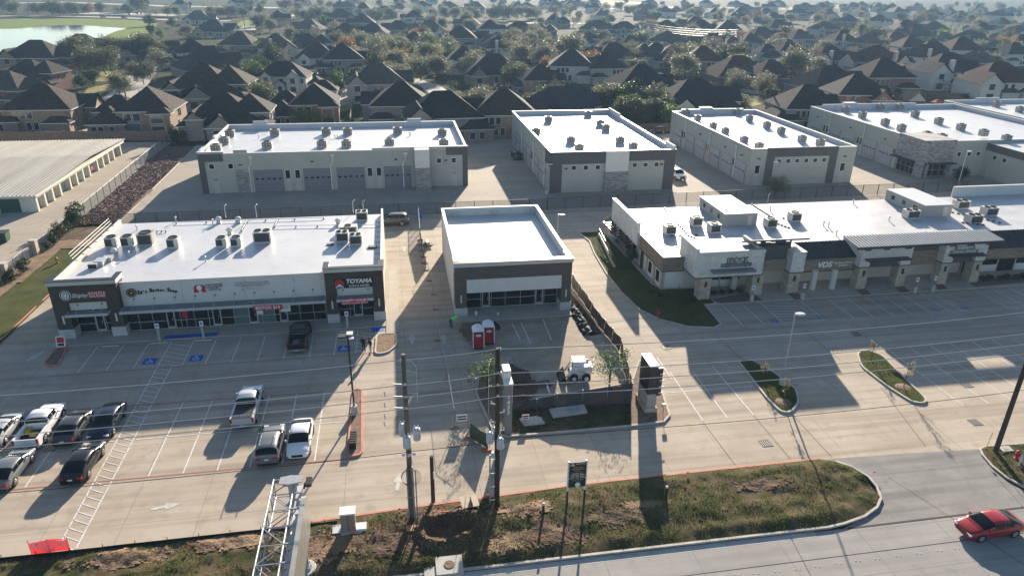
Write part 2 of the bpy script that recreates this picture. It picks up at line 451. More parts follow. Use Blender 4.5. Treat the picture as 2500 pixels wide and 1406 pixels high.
# ------------------------------------------------------------------ mesh building
class MB:
    def __init__(s):
        s.v = []; s.f = []; s.m = []; s.k = 0
    def face(s, pts):
        n = len(s.v)
        s.v += [tuple(p) for p in pts]
        s.f.append(tuple(range(n, n + len(pts)))); s.m.append(s.k)
        return s
    def box(s, x0, y0, z0, x1, y1, z1):
        n = len(s.v)
        s.v += [(x0, y0, z0), (x1, y0, z0), (x1, y1, z0), (x0, y1, z0), (x0, y0, z1), (x1, y0, z1), (x1, y1, z1), (x0, y1, z1)]
        for q in ((0, 3, 2, 1), (4, 5, 6, 7), (0, 1, 5, 4), (1, 2, 6, 5), (2, 3, 7, 6), (3, 0, 4, 7)):
            s.f.append(tuple(n + i for i in q)); s.m.append(s.k)
        return s
    def obox(s, p0, p1, w, z0, z1):
        """upright slab of width w along the ground line p0-p1"""
        dx, dy = p1[0] - p0[0], p1[1] - p0[1]
        l = hypot(dx, dy) or 1
        nx, ny = -dy / l * w / 2, dx / l * w / 2
        return s.prism([(p0[0] + nx, p0[1] + ny), (p0[0] - nx, p0[1] - ny), (p1[0] - nx, p1[1] - ny), (p1[0] + nx, p1[1] + ny)], z0, z1)
    def prism(s, poly, z0, z1, bottom=True):
        a = sum(poly[i][0] * poly[(i + 1) % len(poly)][1] - poly[(i + 1) % len(poly)][0] * poly[i][1] for i in range(len(poly)))
        if a < 0:
            poly = poly[::-1]
        n, c = len(s.v), len(poly)
        s.v += [(p[0], p[1], z0) for p in poly] + [(p[0], p[1], z1) for p in poly]
        s.f.append(tuple(n + c + i for i in range(c))); s.m.append(s.k)
        if bottom:
            s.f.append(tuple(n + c - 1 - i for i in range(c))); s.m.append(s.k)
        for i in range(c):
            j = (i + 1) % c
            s.f.append((n + i, n + j, n + c + j, n + c + i)); s.m.append(s.k)
        return s
    def tube(s, p0, p1, r0, r1=None, n=8, caps=True):
        r1 = r0 if r1 is None else r1
        p0, p1 = Vector(p0), Vector(p1)
        d = (p1 - p0)
        if d.length < 1e-6:
            return s
        q = d.to_track_quat('Z', 'Y')
        b = len(s.v)
        for p, r in ((p0, r0), (p1, r1)):
            for i in range(n):
                a = 2 * pi * i / n
                s.v.append(tuple(p + q @ Vector((cos(a) * r, sin(a) * r, 0))))
        for i in range(n):
            j = (i + 1) % n
            s.f.append((b + i, b + j, b + n + j, b + n + i)); s.m.append(s.k)
        if caps:
            s.f.append(tuple(b + n - 1 - i for i in range(n))); s.m.append(s.k)
            s.f.append(tuple(b + n + i for i in range(n))); s.m.append(s.k)
        return s
    def path(s, pts, r, n=6):
        for a, b in zip(pts[:-1], pts[1:]):
            s.tube(a, b, r, n=n)
        return s
    def lathe(s, prof, n=14, c=(0, 0, 0)):
        b = len(s.v); m = len(prof)
        for r, z in prof:
            for i in range(n):
                a = 2 * pi * i / n
                s.v.append((c[0] + r * cos(a), c[1] + r * sin(a), c[2] + z))
        for k in range(m - 1):
            for i in range(n):
                j = (i + 1) % n
                s.f.append((b + k * n + i, b + k * n + j, b + (k + 1) * n + j, b + (k + 1) * n + i)); s.m.append(s.k)
        s.f.append(tuple(b + (m - 1) * n + i for i in range(n))); s.m.append(s.k)
        s.f.append(tuple(b + n - 1 - i for i in range(n))); s.m.append(s.k)
        return s
    def loft(s, rings, close=True, caps=True):
        b = len(s.v); n = len(rings[0])
        for r in rings:
            s.v += [tuple(p) for p in r]
        for k in range(len(rings) - 1):
            for i in range(n if close else n - 1):
                j = (i + 1) % n
                s.f.append((b + k * n + i, b + k * n + j, b + (k + 1) * n + j, b + (k + 1) * n + i)); s.m.append(s.k)
        if caps:
            s.f.append(tuple(b + n - 1 - i for i in range(n))); s.m.append(s.k)
            s.f.append(tuple(b + (len(rings) - 1) * n + i for i in range(n))); s.m.append(s.k)
        return s
    def mesh(s, name, mats, smooth=False):
        me = bpy.data.meshes.new(name)
        me.from_pydata(s.v, [], s.f)
        if not isinstance(mats, (list, tuple)):
            mats = [mats]
        for m in mats:
            me.materials.append(M[m] if isinstance(m, str) else m)
        if len(mats) > 1:
            me.polygons.foreach_set('material_index', s.m)
        if smooth:
            me.polygons.foreach_set('use_smooth', [True] * len(s.f))
            try:
                me.set_sharp_from_angle(angle=radians(38))
            except Exception:
                pass
        me.validate()
        me.update()
        return me
def link(o, parent=None):
    C.objects.link(o)
    if parent is not None:
        o.parent = parent
    return o
def tag(o, label=None, cat=None, group=None, kind=None):
    if label: o['label'] = label
    if cat: o['category'] = cat
    if group: o['group'] = group
    if kind: o['kind'] = kind
    return o
def thing(name, loc, label, cat, group=None, rz=0.0, scale=1.0):
    o = bpy.data.objects.new(name, None)
    o.empty_display_size = 0.2
    o.location = (loc[0], loc[1], loc[2] if len(loc) > 2 else 0)
    o.rotation_euler = (0, 0, rz)
    if scale != 1.0:
        o.scale = (scale,) * 3
    link(o)
    return tag(o, label, cat, group)
def ob(name, mb, m, parent=None, loc=None, smooth=False):
    """mesh object; verts given in the parent's local frame (or the world for a top-level object)"""
    me = mb if isinstance(mb, bpy.types.Mesh) else mb.mesh(name, m, smooth)
    o = bpy.data.objects.new(name, me)
    if loc is not None:
        o.location = loc
    return link(o, parent)
def wob(name, mb, m, parent, smooth=False):
    """mesh object whose verts are in world coordinates, under an unrotated thing"""
    ox = parent.location
    if parent.parent is not None:
        ox = parent.location + parent.parent.location
    mb.v = [(a - ox.x, b - ox.y, c - ox.z) for a, b, c in mb.v]
    return ob(name, mb, m, parent, smooth=smooth)
UNIT = {}
def unit_box(m):
    if m not in UNIT:
        UNIT[m] = MB().box(-0.5, -0.5, 0, 0.5, 0.5, 1).mesh('piece_' + m, m)
    return UNIT[m]
def bx(name, m, x0, y0, z0, x1, y1, z1, parent=None, world=True):
    """box part sharing one unit mesh per material"""
    o = bpy.data.objects.new(name, unit_box(m))
    ox = Vector((0, 0, 0))
    if parent is not None and world:
        q = parent
        while q is not None:
            ox = ox + q.location
            q = q.parent
    o.location = ((x0 + x1) / 2 - ox.x, (y0 + y1) / 2 - ox.y, min(z0, z1) - ox.z)
    o.scale = (abs(x1 - x0), abs(y1 - y0), abs(z1 - z0))
    return link(o, parent)
def struct(name, mb, m, smooth=False):
    o = ob(name, mb, m, smooth=smooth)
    o['kind'] = 'structure'
    return o
def copy_tree(o, parent=None):
    c = o.copy()
    C.objects.link(c)
    c.parent = parent
    for ch in o.children:
        copy_tree(ch, c)
    return c
def sheet(poly, z):
    return MB().face([(p[0], p[1], z) for p in ccw(poly)])
def ccw(poly):
    a = sum(poly[i][0] * poly[(i + 1) % len(poly)][1] - poly[(i + 1) % len(poly)][0] * poly[i][1] for i in range(len(poly)))
    return list(poly) if a > 0 else list(poly)[::-1]
def rounded(poly, r, n=5):
    """round the corners of a polygon"""
    out = []
    c = len(poly)
    for i in range(c):
        p, a, b = Vector(poly[i][:2]), Vector(poly[i - 1][:2]), Vector(poly[(i + 1) % c][:2])
        da, db = a - p, b - p
        ra, rb = min(r, da.length * 0.48), min(r, db.length * 0.48)
        p0, p1 = p + da.normalized() * ra, p + db.normalized() * rb
        for k in range(n + 1):
            t = k / n
            q = p0 * (1 - t) ** 2 + p * 2 * t * (1 - t) + p1 * t * t
            out.append((q.x, q.y))
    return out
def inset(poly, w):
    poly = ccw(poly)
    out = []
    n = len(poly)
    for i in range(n):
        p, a, b = Vector(poly[i]), Vector(poly[i - 1]), Vector(poly[(i + 1) % n])
        d0, d1 = (p - a).normalized(), (b - p).normalized()
        n0, n1 = Vector((-d0.y, d0.x)), Vector((-d1.y, d1.x))
        k = n0 + n1
        k = k / max(0.5, k.dot(k) / 2) if k.length > 1e-4 else n0
        out.append((p.x + k.x * w, p.y + k.y * w))
    return out
def inside(p, poly):
    x, y = p
    c = False
    j = len(poly) - 1
    for i in range(len(poly)):
        if ((poly[i][1] > y) != (poly[j][1] > y)) and (x < (poly[j][0] - poly[i][0]) * (y - poly[i][1]) / (poly[j][1] - poly[i][1]) + poly[i][0]):
            c = not c
        j = i
    return c
def kerb_ring(poly, w=0.16, h=0.13, z0=0.0):
    """kerb running round a polygon (outer edge = polygon)"""
    mb = MB()
    o = ccw(poly)
    i_ = inset(o, w)
    n = len(o)
    for k in range(n):
        j = (k + 1) % n
        a, b, c, d = o[k], o[j], i_[j], i_[k]
        mb.face([(a[0], a[1], z0), (b[0], b[1], z0), (b[0], b[1], z0 + h), (a[0], a[1], z0 + h)])
        mb.face([(a[0], a[1], z0 + h), (b[0], b[1], z0 + h), (c[0], c[1], z0 + h), (d[0], d[1], z0 + h)])
        mb.face([(d[0], d[1], z0 + h), (c[0], c[1], z0 + h), (c[0], c[1], z0), (d[0], d[1], z0)])
    return mb
def strip(pts, w, z0, z1):
    """kerb or line of constant width along a polyline, mitred"""
    n = len(pts)
    L, R = [], []
    for i in range(n):
        p = Vector(pts[i][:2])
        d = Vector((0, 0))
        if i > 0: d += (p - Vector(pts[i - 1][:2])).normalized()
        if i < n - 1: d += (Vector(pts[i + 1][:2]) - p).normalized()
        d.normalize()
        nn = Vector((-d.y, d.x)) * w / 2
        L.append(p + nn); R.append(p - nn)
    mb = MB()
    for i in range(n - 1):
        a, b, c, d = R[i], R[i + 1], L[i + 1], L[i]
        mb.face([(a.x, a.y, z1), (b.x, b.y, z1), (c.x, c.y, z1), (d.x, d.y, z1)])
        if z1 - z0 > 0.02:
            mb.face([(a.x, a.y, z0), (b.x, b.y, z0), (b.x, b.y, z1), (a.x, a.y, z1)])
            mb.face([(c.x, c.y, z0), (d.x, d.y, z0), (d.x, d.y, z1), (c.x, c.y, z1)])
    if z1 - z0 > 0.02:
        for k in (0, -1):
            a, b = R[k], L[k]
            mb.face([(a.x, a.y, z0), (b.x, b.y, z0), (b.x, b.y, z1), (a.x, a.y, z1)])
    return mb
def grid_patch(poly, step, zf, edge=0.0):
    """bumpy ground inside a polygon, on a square grid"""
    xs = [p[0] for p in poly]; ys = [p[1] for p in poly]
    mb = MB(); idx = {}
    nx = int((max(xs) - min(xs)) / step) + 2
    ny = int((max(ys) - min(ys)) / step) + 2
    def vid(i, j):
        if (i, j) not in idx:
            x, y = min(xs) + i * step, min(ys) + j * step
            idx[(i, j)] = len(mb.v)
            mb.v.append((x, y, zf(x, y)))
        return idx[(i, j)]
    for i in range(nx):
        for j in range(ny):
            cx, cy = min(xs) + (i + .5) * step, min(ys) + (j + .5) * step
            if inside((cx, cy), poly):
                mb.f.append((vid(i, j), vid(i + 1, j), vid(i + 1, j + 1), vid(i, j + 1))); mb.m.append(0)
    return mb
def hash2(i, j, s=0):
    n = (i * 374761393 + j * 668265263 + s * 974634777) & 0xffffffff
    n = ((n ^ (n >> 13)) * 1274126177) & 0xffffffff
    return ((n ^ (n >> 16)) & 0xffff) / 65535.0
def vnoise(x, y, s=0):
    i, j = math.floor(x), math.floor(y)
    u, v = x - i, y - j
    u, v = u * u * (3 - 2 * u), v * v * (3 - 2 * v)
    a, b, c, d = hash2(i, j, s), hash2(i + 1, j, s), hash2(i, j + 1, s), hash2(i + 1, j + 1, s)
    return (a * (1 - u) + b * u) * (1 - v) + (c * (1 - u) + d * u) * v
def fbm(x, y, s=0):
    return vnoise(x, y, s) * .55 + vnoise(x * 2.1, y * 2.1, s + 1) * .3 + vnoise(x * 4.3, y * 4.3, s + 2) * .15
TXT = {}
def text(parent, body, size, loc, m, name='lettering', rx=pi / 2, rz=0.0, ext=0.03, xs=1.0, align='CENTER', italic=0.0, sp=1.0, bold=0.0, ry=0.0):
    """raised letters as a mesh part; loc in the parent's frame, letters facing -Y by default"""
    cu = bpy.data.curves.new('lettering', 'FONT')
    cu.body = body
    cu.size = size
    cu.extrude = ext
    cu.align_x = align
    cu.align_y = 'CENTER'
    cu.shear = italic
    cu.space_character = sp
    cu.space_line = 0.85
    cu.resolution_u = 3
    cu.offset = bold
    t = bpy.data.objects.new('tmp_text', cu)
    C.objects.link(t)
    me = bpy.data.meshes.new_from_object(t)
    bpy.data.objects.remove(t)
    me.materials.clear()
    me.materials.append(M[m])
    o = bpy.data.objects.new(name, me)
    o.location = loc
    o.rotation_euler = (rx, ry, rz)
    o.scale = (xs, 1, 1)
    return link(o, parent)
# ------------------------------------------------------------------ the ground and its paving
rnd = random.Random(7)
def G_(*pts):
    return [g(*p) for p in pts]
struct('ground', MB().face([(-4000, -400, -0.05), (4000, -400, -0.05), (4000, 6000, -0.05), (-4000, 6000, -0.05)]), 'ground_yard')
SOUTH = [(-80, 39.2), (-26.3, 39.2), (-10.2, 39.4), (-0.7, 40.05), (6.05, 40.36), (12.1, 40.74), (31.8, 40.95)]
lot = struct('parking_lot', sheet(SOUTH[:-1] + [(31.8, 40.3), (44, 40.3), (130, 40.3), (130, 107.4), (-40.3, 107.4), (-40.3, 72), (-41.5, 66), (-80, 50)], 0.0), 'concrete')
struct('storage_yard', sheet([(-160, 84), (-47.6, 84), (-47.6, 107), (-48.6, 167), (-160, 176)], 0.0), 'lot_concrete')
wlot = struct('warehouse_yard', sheet([(-41.4, 107.4), (180, 107.4), (180, 166), (-42.6, 163)], 0.0), 'lot_concrete')
street = struct('street', sheet([(-200, 5), (200, 5), (200, 33.65), (-200, 33.65)], 0.0), 'street_concrete')
struct('driveway', sheet([(29.0, 33.6), (52, 33.6)] + G_((2500, 1197), (2455, 1172), (2418, 1140), (2395, 1112), (2388, 1096), (2200, 1107), (2000, 1122), (2075, 1140), (2135, 1180), (2148, 1225), (2110, 1262)), 0.004), 'drive_concrete')
struct('gutter', strip([(-200, 33.45), (27, 33.45)], 0.5, 0, 0.004), 'pad_concrete')
# grass strip beside the storage yard, rough ground along its fence
ST = [(-47.4, 60), (-40.6, 66), (-40.45, 72), (-40.45, 107.2), (-47.4, 107.2)]
struct('grass_strip', grid_patch(ST, 0.6, lambda x, y: 0.06 + 0.14 * fbm(x * .5, y * .5, 3)), 'grass', True)
struct('bare_soil', grid_patch([(-47.5, 70), (-45.6, 70), (-45.0, 98), (-41.2, 98.5), (-40.9, 107.1), (-47.5, 107.1)], 0.5, lambda x, y: 0.105 + 0.14 * fbm(x * .5, y * .5, 3) + .07 * fbm(x * 2, y * 2, 8)), 'dirt', True)
struct('kerb_line', strip([(-41.5, 62), (-40.5, 72), (-40.35, 95)], 0.18, 0, 0.14), 'kerb_red')
# gravel strip beyond the cross fence
GR = [(-47.3, 108.2), (-41.5, 108.2), (-42.5, 161), (-48.6, 161)]
struct('gravel_bed', grid_patch(GR, 0.9, lambda x, y: 0.10 + 0.18 * fbm(x * .8, y * .8, 5)), 'gravel', True)
mb = MB()
for i in range(5200):
    t = rnd.random()
    y = 108.3 + 52.4 * t
    x = -47.2 - 1.3 * t + (5.6 + .3 * t) * rnd.random()
    r = rnd.uniform(.09, .24)
    z = 0.10 + 0.18 * fbm(x * .8, y * .8, 5)
    a = rnd.random() * 6.3
    b_ = len(mb.v)
    for k in range(4):
        mb.v.append((x + r * cos(a + k * 1.57) * rnd.uniform(.7, 1.2), y + r * sin(a + k * 1.57) * rnd.uniform(.7, 1.2), z - .03))
    mb.v.append((x + rnd.uniform(-.05, .05), y, z + r * rnd.uniform(.5, .9)))
    for k in range(4):
        mb.f.append((b_ + k, b_ + (k + 1) % 4, b_ + 4)); mb.m.append(0)
tag(ob('gravel_stones', mb, 'gravel'), 'loose brown gravel filling the strip beside the wire fence', 'gravel', kind='stuff')
struct('kerb_line', strip([(-41.35, 107.6), (-42.35, 162)], 0.16, 0, 0.12), 'kerb')

# verge between the lots and the street ---------------------------------
def interp(pts, x):
    if x <= pts[0][0]: return pts[0][1]
    for a, b in zip(pts[:-1], pts[1:]):
        if x <= b[0]:
            return a[1] + (b[1] - a[1]) * (x - a[0]) / (b[0] - a[0])
    return pts[-1][1]
VS = [(-80, 33.8), (28.2, 33.85)] + G_((2060, 1280), (2110, 1262), (2140, 1240), (2150, 1218))
VN = SOUTH[:-1] + G_((2000, 1122), (2040, 1128), (2080, 1142), (2120, 1166), (2140, 1190), (2150, 1217))
XE = VS[-1][0]
PIT = g(1090, 1300)
def verge_z(x, y):
    ys, yn = interp(VS, x), interp(VN, x)
    e = max(0.0, min(1.0, (y - ys) / 0.9, (yn - y) / 0.9))
    z = 0.10 + e * (0.10 + 0.42 * (fbm(x * .45, y * .6, 11) - .35) + 0.14 * (fbm(x * 1.7, y * 1.7, 12) - .4))
    d = hypot((x - PIT[0]) / 1.5, (y - PIT[1]) / 1.0) * (.8 + .45 * vnoise(x * 1.3, y * 1.3, 31))
    if d < 2.2:
        z += 0.30 * math.exp(-((d - 1.35) / .35) ** 2) * e
        if d < 1.25: z = 0.0 + max(0.0, z) * (d / 1.25) ** 3
    return max(z, -0.02)
mb = MB()
xs = []
x = -45.0
while x < XE - 0.02:
    xs.append(x); x += 0.3 if x < 28 else 0.15
xs.append(XE - 0.01)
NR = 26
for x in xs:
    ys, yn = interp(VS, x) + .05, interp(VN, x) - .05
    for j in range(NR + 1):
        y = ys + (max(yn, ys + .01) - ys) * j / NR
        mb.v.append((x, y, verge_z(x, y)))
for i in range(len(xs) - 1):
    for j in range(NR):
        a = i * (NR + 1) + j
        mb.f.append((a, a + NR + 1, a + NR + 2, a + 1)); mb.m.append(0)
struct('grass_verge', mb, 'verge', True)
mat('button', (0.55, 0.47, 0.28), .6, .1)
# churned bare soil lying in uneven patches over the verge
def soil_patch(cx, cy, rx, ry, m, seed, lift=.03):
    mb = MB(); idx = {}
    st = .16
    def vid(i, j):
        if (i, j) not in idx:
            x, y = cx + i * st, cy + j * st
            idx[(i, j)] = len(mb.v); mb.v.append((x, y, verge_z(x, y) + lift + .10 * (fbm(x * 3, y * 3, seed) - .45)))
        return idx[(i, j)]
    for i in range(int(-rx / st), int(rx / st) + 1):
        for j in range(int(-ry / st), int(ry / st) + 1):
            x, y = cx + (i + .5) * st, cy + (j + .5) * st
            d = hypot((x - cx) / rx, (y - cy) / ry)
            if d + .9 * (fbm(x * 1.1, y * 1.1, seed) - .5) + .3 * (hash2(i, j, seed) - .5) < .72 and interp(VS, x) + .2 < y < interp(VN, x) - .2:
                mb.f.append((vid(i, j), vid(i + 1, j), vid(i + 1, j + 1), vid(i, j + 1))); mb.m.append(0)
    if mb.f: struct('bare_soil', mb, m, True)
for i, (px, py, rx, ry, m) in enumerate(((780, 1345, 3.4, 1.6, 'dirt'), (560, 1330, 4.0, 1.0, 'dirt'), (950, 1330, 3.2, 1.8, 'dirt_dark'), (1080, 1250, 3.5, 1.2, 'dirt_dark'), (1290, 1250, 2.4, 1.0, 'dirt'), (1330, 1310, 3.5, 1.6, 'dirt_dark'), (1500, 1270, 3.0, 1.3, 'dirt_dark'), (1560, 1240, 2.2, .8, 'dirt'), (1230, 1340, 2.0, 1.2, 'dirt'), (1850, 1190, 2.6, .8, 'dirt_dark'), (300, 1370, 4.0, 1.0, 'dirt'))):
    soil_patch(*g(px, py), rx, ry, m, 40 + i)
# grass blades and dry stubble on the verge
def blades(mb, pts, h0, h1, w):
    for x, y, z in pts:
        a = rnd.random() * pi
        h = rnd.uniform(h0, h1)
        dx, dy = cos(a) * w, sin(a) * w
        lx, ly = rnd.uniform(-.6, .6) * h, rnd.uniform(-.6, .6) * h
        mb.face([(x - dx, y - dy, z - .02), (x + dx, y + dy, z - .02), (x + lx, y + ly, z + h)])
g1, g2 = [], []
for i in range(60000):
    x = rnd.uniform(-27, XE); ys, yn = interp(VS, x), interp(VN, x)
    y = ys + .1 + rnd.random() * max(.01, (yn - ys - .25))
    n = fbm(x * .55, y * .55, 21) + (0.075 if x > 12 else -0.03)
    d = hypot((x - PIT[0]) / 1.5, (y - PIT[1]) / 1.0)
    if d < 1.9: continue
    if n > .535 and len(g1) < 17000: g1.append((x, y, verge_z(x, y)))
    elif n > .43 and len(g2) < 8000: g2.append((x, y, verge_z(x, y)))
mb = MB(); blades(mb, g1, .04, .12, .032)
tag(ob('grass', mb, 'grass_blade'), 'short rough green grass growing along the street verge', 'grass', kind='stuff')
mb = MB(); blades(mb, g2, .03, .09, .04)
tag(ob('dry_grass', mb, 'grass_blade_dry'), 'dry straw coloured stubble scattered over the street verge', 'grass', kind='stuff')
struct('kerb_line', strip([p for p in VS if p[0] <= XE] + [(p[0], p[1]) for p in VN[::-1][:5]], 0.18, 0, 0.15), 'kerb')
struct('kerb_line', strip(SOUTH[2:], 0.16, 0, 0.13), 'kerb_red')
mb = grid_patch([(PIT[0] + 2.1 * cos(a * .35), PIT[1] + 1.35 * sin(a * .35)) for a in range(18)], 0.22, lambda x, y: verge_z(x, y) + .025)
struct('dug_pit', mb, 'dirt_dark', True)
mb = MB()
for i in range(2200):
    a = rnd.random() * 6.28; d = rnd.gauss(1.6, .4) if i < 900 else rnd.uniform(1.5, 4.5)
    x, y = PIT[0] + 1.5 * d * cos(a) * (1 if i < 900 else 1.5), PIT[1] + 1.0 * d * sin(a)
    if not (interp(VS, x) + .3 < y < interp(VN, x) - .2): continue
    r = rnd.uniform(.03, .11); z = verge_z(x, y)
    b_ = len(mb.v)
    for k in range(4):
        mb.v.append((x + r * cos(k * 1.57 + a) * rnd.uniform(.6, 1.2), y + r * sin(k * 1.57 + a) * rnd.uniform(.6, 1.2), z - .02))
    mb.v.append((x, y, z + r))
    for k in range(4):
        mb.f.append((b_ + k, b_ + (k + 1) % 4, b_ + 4)); mb.m.append(0)
tag(ob('soil_clods', mb, 'dirt'), 'loose brown soil clods heaped round the dug pit', 'soil', kind='stuff')
# corner of grass across the driveway
CN = G_((2389, 1097), (2402, 1090), (2500, 1083)) + [(75, 41.6), (75, 33.8)] + [g(2560, 1215), g(2500, 1192), g(2455, 1168), g(2418, 1138), g(2396, 1112)]
struct('corner_verge', MB().prism(inset(CN, .1), 0, 0.13), 'verge')
struct('kerb_line', kerb_ring(CN, .16, .14), 'kerb')
pts = []
for i in range(9000):
    x, y = rnd.uniform(43, 60), rnd.uniform(34, 42)
    if inside((x, y), inset(CN, .25)) and fbm(x * .7, y * .7, 5) > .42: pts.append((x, y, .13))
mb = MB(); blades(mb, pts[:3500], .05, .15, .04)
tag(ob('grass', mb, 'grass_blade'), 'short green grass on the corner across the driveway', 'grass', kind='stuff')

# kerbed islands ---------------------------------------------------------
def island(poly, fill, km='kerb', z=0.11, name='island', blade=None, r=0.0):
    if r: poly = rounded(poly, r)
    poly = ccw(poly)
    struct('kerb_line', kerb_ring(poly, .17, .14), km)
    o = struct(name, MB().prism(inset(poly, .15), 0.0, z), fill)
    if blade:
        xs = [p[0] for p in poly]; ys = [p[1] for p in poly]
        pp = []
        q = inset(poly, .3)
        for i in range(blade * 3):
            x, y = rnd.uniform(min(xs), max(xs)), rnd.uniform(min(ys), max(ys))
            if inside((x, y), q) and fbm(x * .8, y * .8, 9) > .36: pp.append((x, y, z))
        mb = MB(); blades(mb, pp[:blade], .04, .13, .04)
        return mb
    return None
island(G_((134, 852), (168, 848), (143, 896), (103, 894)), 'mulch', 'kerb_red', r=.8, name='planting_island')
island([(-3.05, 62.9), (-2.9, 67.3), (-0.75, 67.3), (-0.7, 64.6), (-1.7, 63.0)], 'dirt', 'kerb', r=.7, name='planting_island')
island(G_((861, 950), (886, 950), (886, 1112), (845, 1118)), 'mulch', 'kerb_red', r=.55, name='planting_island')
i1 = G_((1797, 879), (1830, 876), (1890, 910), (1945, 950), (1952, 985), (1932, 1009), (1905, 1008), (1872, 975), (1825, 915))
i2 = G_((2090, 862), (2110, 853), (2155, 868), (2210, 925), (2264, 976), (2258, 988), (2225, 983), (2165, 945), (2100, 895))
mb = island(i1, 'grass', r=.7, name='grass_island', blade=1500)
tag(ob('grass', mb, 'grass_blade'), 'grass on the slim kerbed island beside the pale lamp post', 'grass', kind='stuff')
mb = island(i2, 'grass', r=.7, name='grass_island', blade=1500)
tag(ob('grass', mb, 'grass_blade'), 'grass on the kerbed island with the mulched sapling', 'grass', kind='stuff')
RG = [(29.0, 96), (26.2, 96)] + G_((1438, 590), (1450, 620), (1480, 670), (1515, 715), (1560, 758), (1610, 782), (1680, 800), (1745, 802), (1762, 793), (1722, 746)) + [(36.0, 69.5), (36, 74.2), (31.2, 74.4), (30.6, 76), (30.0, 96)]
mb = island(RG, 'grass', name='grass_bed', blade=3000)
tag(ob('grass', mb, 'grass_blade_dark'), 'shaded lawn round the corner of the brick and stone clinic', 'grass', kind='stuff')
FR = G_((1160, 960), (1170, 900), (1212, 885), (1235, 985), (1540, 935), (1560, 880), (1600, 905), (1637, 1015), (1622, 1032), (1540, 1042), (1400, 1055), (1237, 1068), (1205, 1060))
struct('kerb_line', kerb_ring(FR, .17, .14), 'kerb')
struct('planting_bed', MB().prism(inset(FR, .15), 0, .10), 'mulch')
LW = G_((1246, 1000), (1538, 985), (1538, 1038), (1400, 1050), (1240, 1063))
struct('lawn', MB().prism(LW, .10, .125), 'verge')
pts = []
for i in range(9000):
    x, y = rnd.uniform(7, 20), rnd.uniform(46, 52)
    if inside((x, y), LW): pts.append((x, y, .125))
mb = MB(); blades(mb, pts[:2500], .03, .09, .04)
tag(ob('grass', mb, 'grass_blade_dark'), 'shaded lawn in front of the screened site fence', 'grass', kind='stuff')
# walks and yards
struct('sidewalk', MB().prism([(-34.9, 69.0), (-1.9, 69.0), (-1.9, 71.9), (-34.9, 71.9)], 0, .10), 'walk_concrete')
struct('sidewalk', MB().prism([(-1.85, 67.4), (-0.45, 67.4), (-0.45, 85.5), (-1.85, 85.5)], 0, .10), 'walk_concrete')
struct('sidewalk', MB().prism([(5.6, 68.9), (18.9, 68.9), (18.9, 72.4), (5.6, 72.4)], 0, .12), 'walk_concrete')
struct('sidewalk', MB().prism([(36.1, 69.45), (110, 69.45), (110, 76.0), (36.1, 76.0)], 0, .10), 'walk_concrete')
struct('site_paving', sheet(G_((1125, 783), (1393, 771), (1462, 850), (1420, 925), (1330, 985), (1240, 985), (1205, 868), (1165, 856), (1130, 830)), 0.006), 'muddy_concrete')
struct('site_soil', sheet(G_((1392, 715), (1415, 740), (1470, 815), (1440, 820), (1398, 770)), 0.012), 'dirt_dark')
struct('site_soil', grid_patch(G_((1132, 790), (1170, 787), (1168, 835), (1140, 832), (1120, 805)), .3, lambda x, y: .02 + .1 * fbm(x, y, 4)), 'dirt', True)
struct('site_soil', grid_patch(G_((1240, 985), (1210, 900), (1240, 890), (1290, 910), (1312, 950), (1290, 982)), .3, lambda x, y: .11 + .25 * fbm(x, y, 6)), 'dirt_dark', True)
for pl in (((2086, 707), (2112, 706), (2126, 721), (2105, 722)), ((2180, 701), (2205, 700), (2220, 714), (2198, 716)), ((2284, 696), (2300, 695), (2313, 707), (2290, 709)), ((1920, 717), (1944, 715), (1965, 731), (1940, 733)), ((2364, 692), (2520, 672), (2520, 690), (2380, 702)), ((1735, 733), (1832, 716), (1862, 735), (1760, 742))):
    struct('planting_bed', MB().prism(G_(*pl), .10, .125), 'mulch')

# painted markings -------------------------------------------------------
def seg(name, m, a, b, w=0.1, z=0.012, parent=lot):
    mb = strip([a, b], w, z, z)
    return ob(name, mb, m, parent)
for xx in (-30.45, -28.0, -25.6, -19.1, -16.68, -14.25, -11.8, -9.36, -6.97):
    seg('stall_line', 'line_white', (xx, 68.6), (xx, 63.35))
seg('stall_line', 'line_white', (-23.5, 68.7), (-23.1, 39.5))
seg('stall_line', 'line_white', (-21.3, 68.6), (-21.2, 63.4))
seg('stall_line', 'line_white', (-22.1, 63.4), (-21.9, 39.5))
seg('stall_line', 'line_white', (-22.1, 63.4), (-21.2, 63.4))
for k in range(6):
    y = 68.2 - k * .86
    seg('hatch_line', 'line_white', (-23.45, y), (-21.3, y - 1.0 if y - 1 > 63.4 else 63.4), .09)
for k in range(30):
    y = 63.2 - k * .80
    seg('hatch_line', 'line_white', (-23.4 + (63 - y) * .012, y), (-22.05 + (63 - y) * .005, y - .65), .09)
for xx in (-4.85, -2.95):
    seg('stall_line', 'line_white', (xx, 68.6), (xx, 63.5))
for k in range(6):
    seg('hatch_line', 'line_white', (-4.85, 68.3 - k * .85), (-2.95, 67.2 - k * .85 if k < 5 else 63.5), .09)
for xx in (-36, -33.6, -31.2, -30.3, -27.9, -25.4, -19.46, -17.0, -14.55, -12.2, -9.8, -7.38):
    if xx in (-31.2,): continue
    seg('stall_line', 'line_white', (xx, 56.7), (xx, 46.5))
seg('stall_line', 'line_white', (-60, 51.35), (-23.4, 51.5))
seg('stall_line', 'line_white', (-21.8, 51.5), (-5.3, 51.65))
for a, b in (((-60, 56.95), (-7.3, 56.65)), ((-60, 46.2), (-5.1, 46.5)), ((-33, 63.0), (-2.9, 63.35))):
    seg('fire_lane_line', 'line_red', a, b, .11)
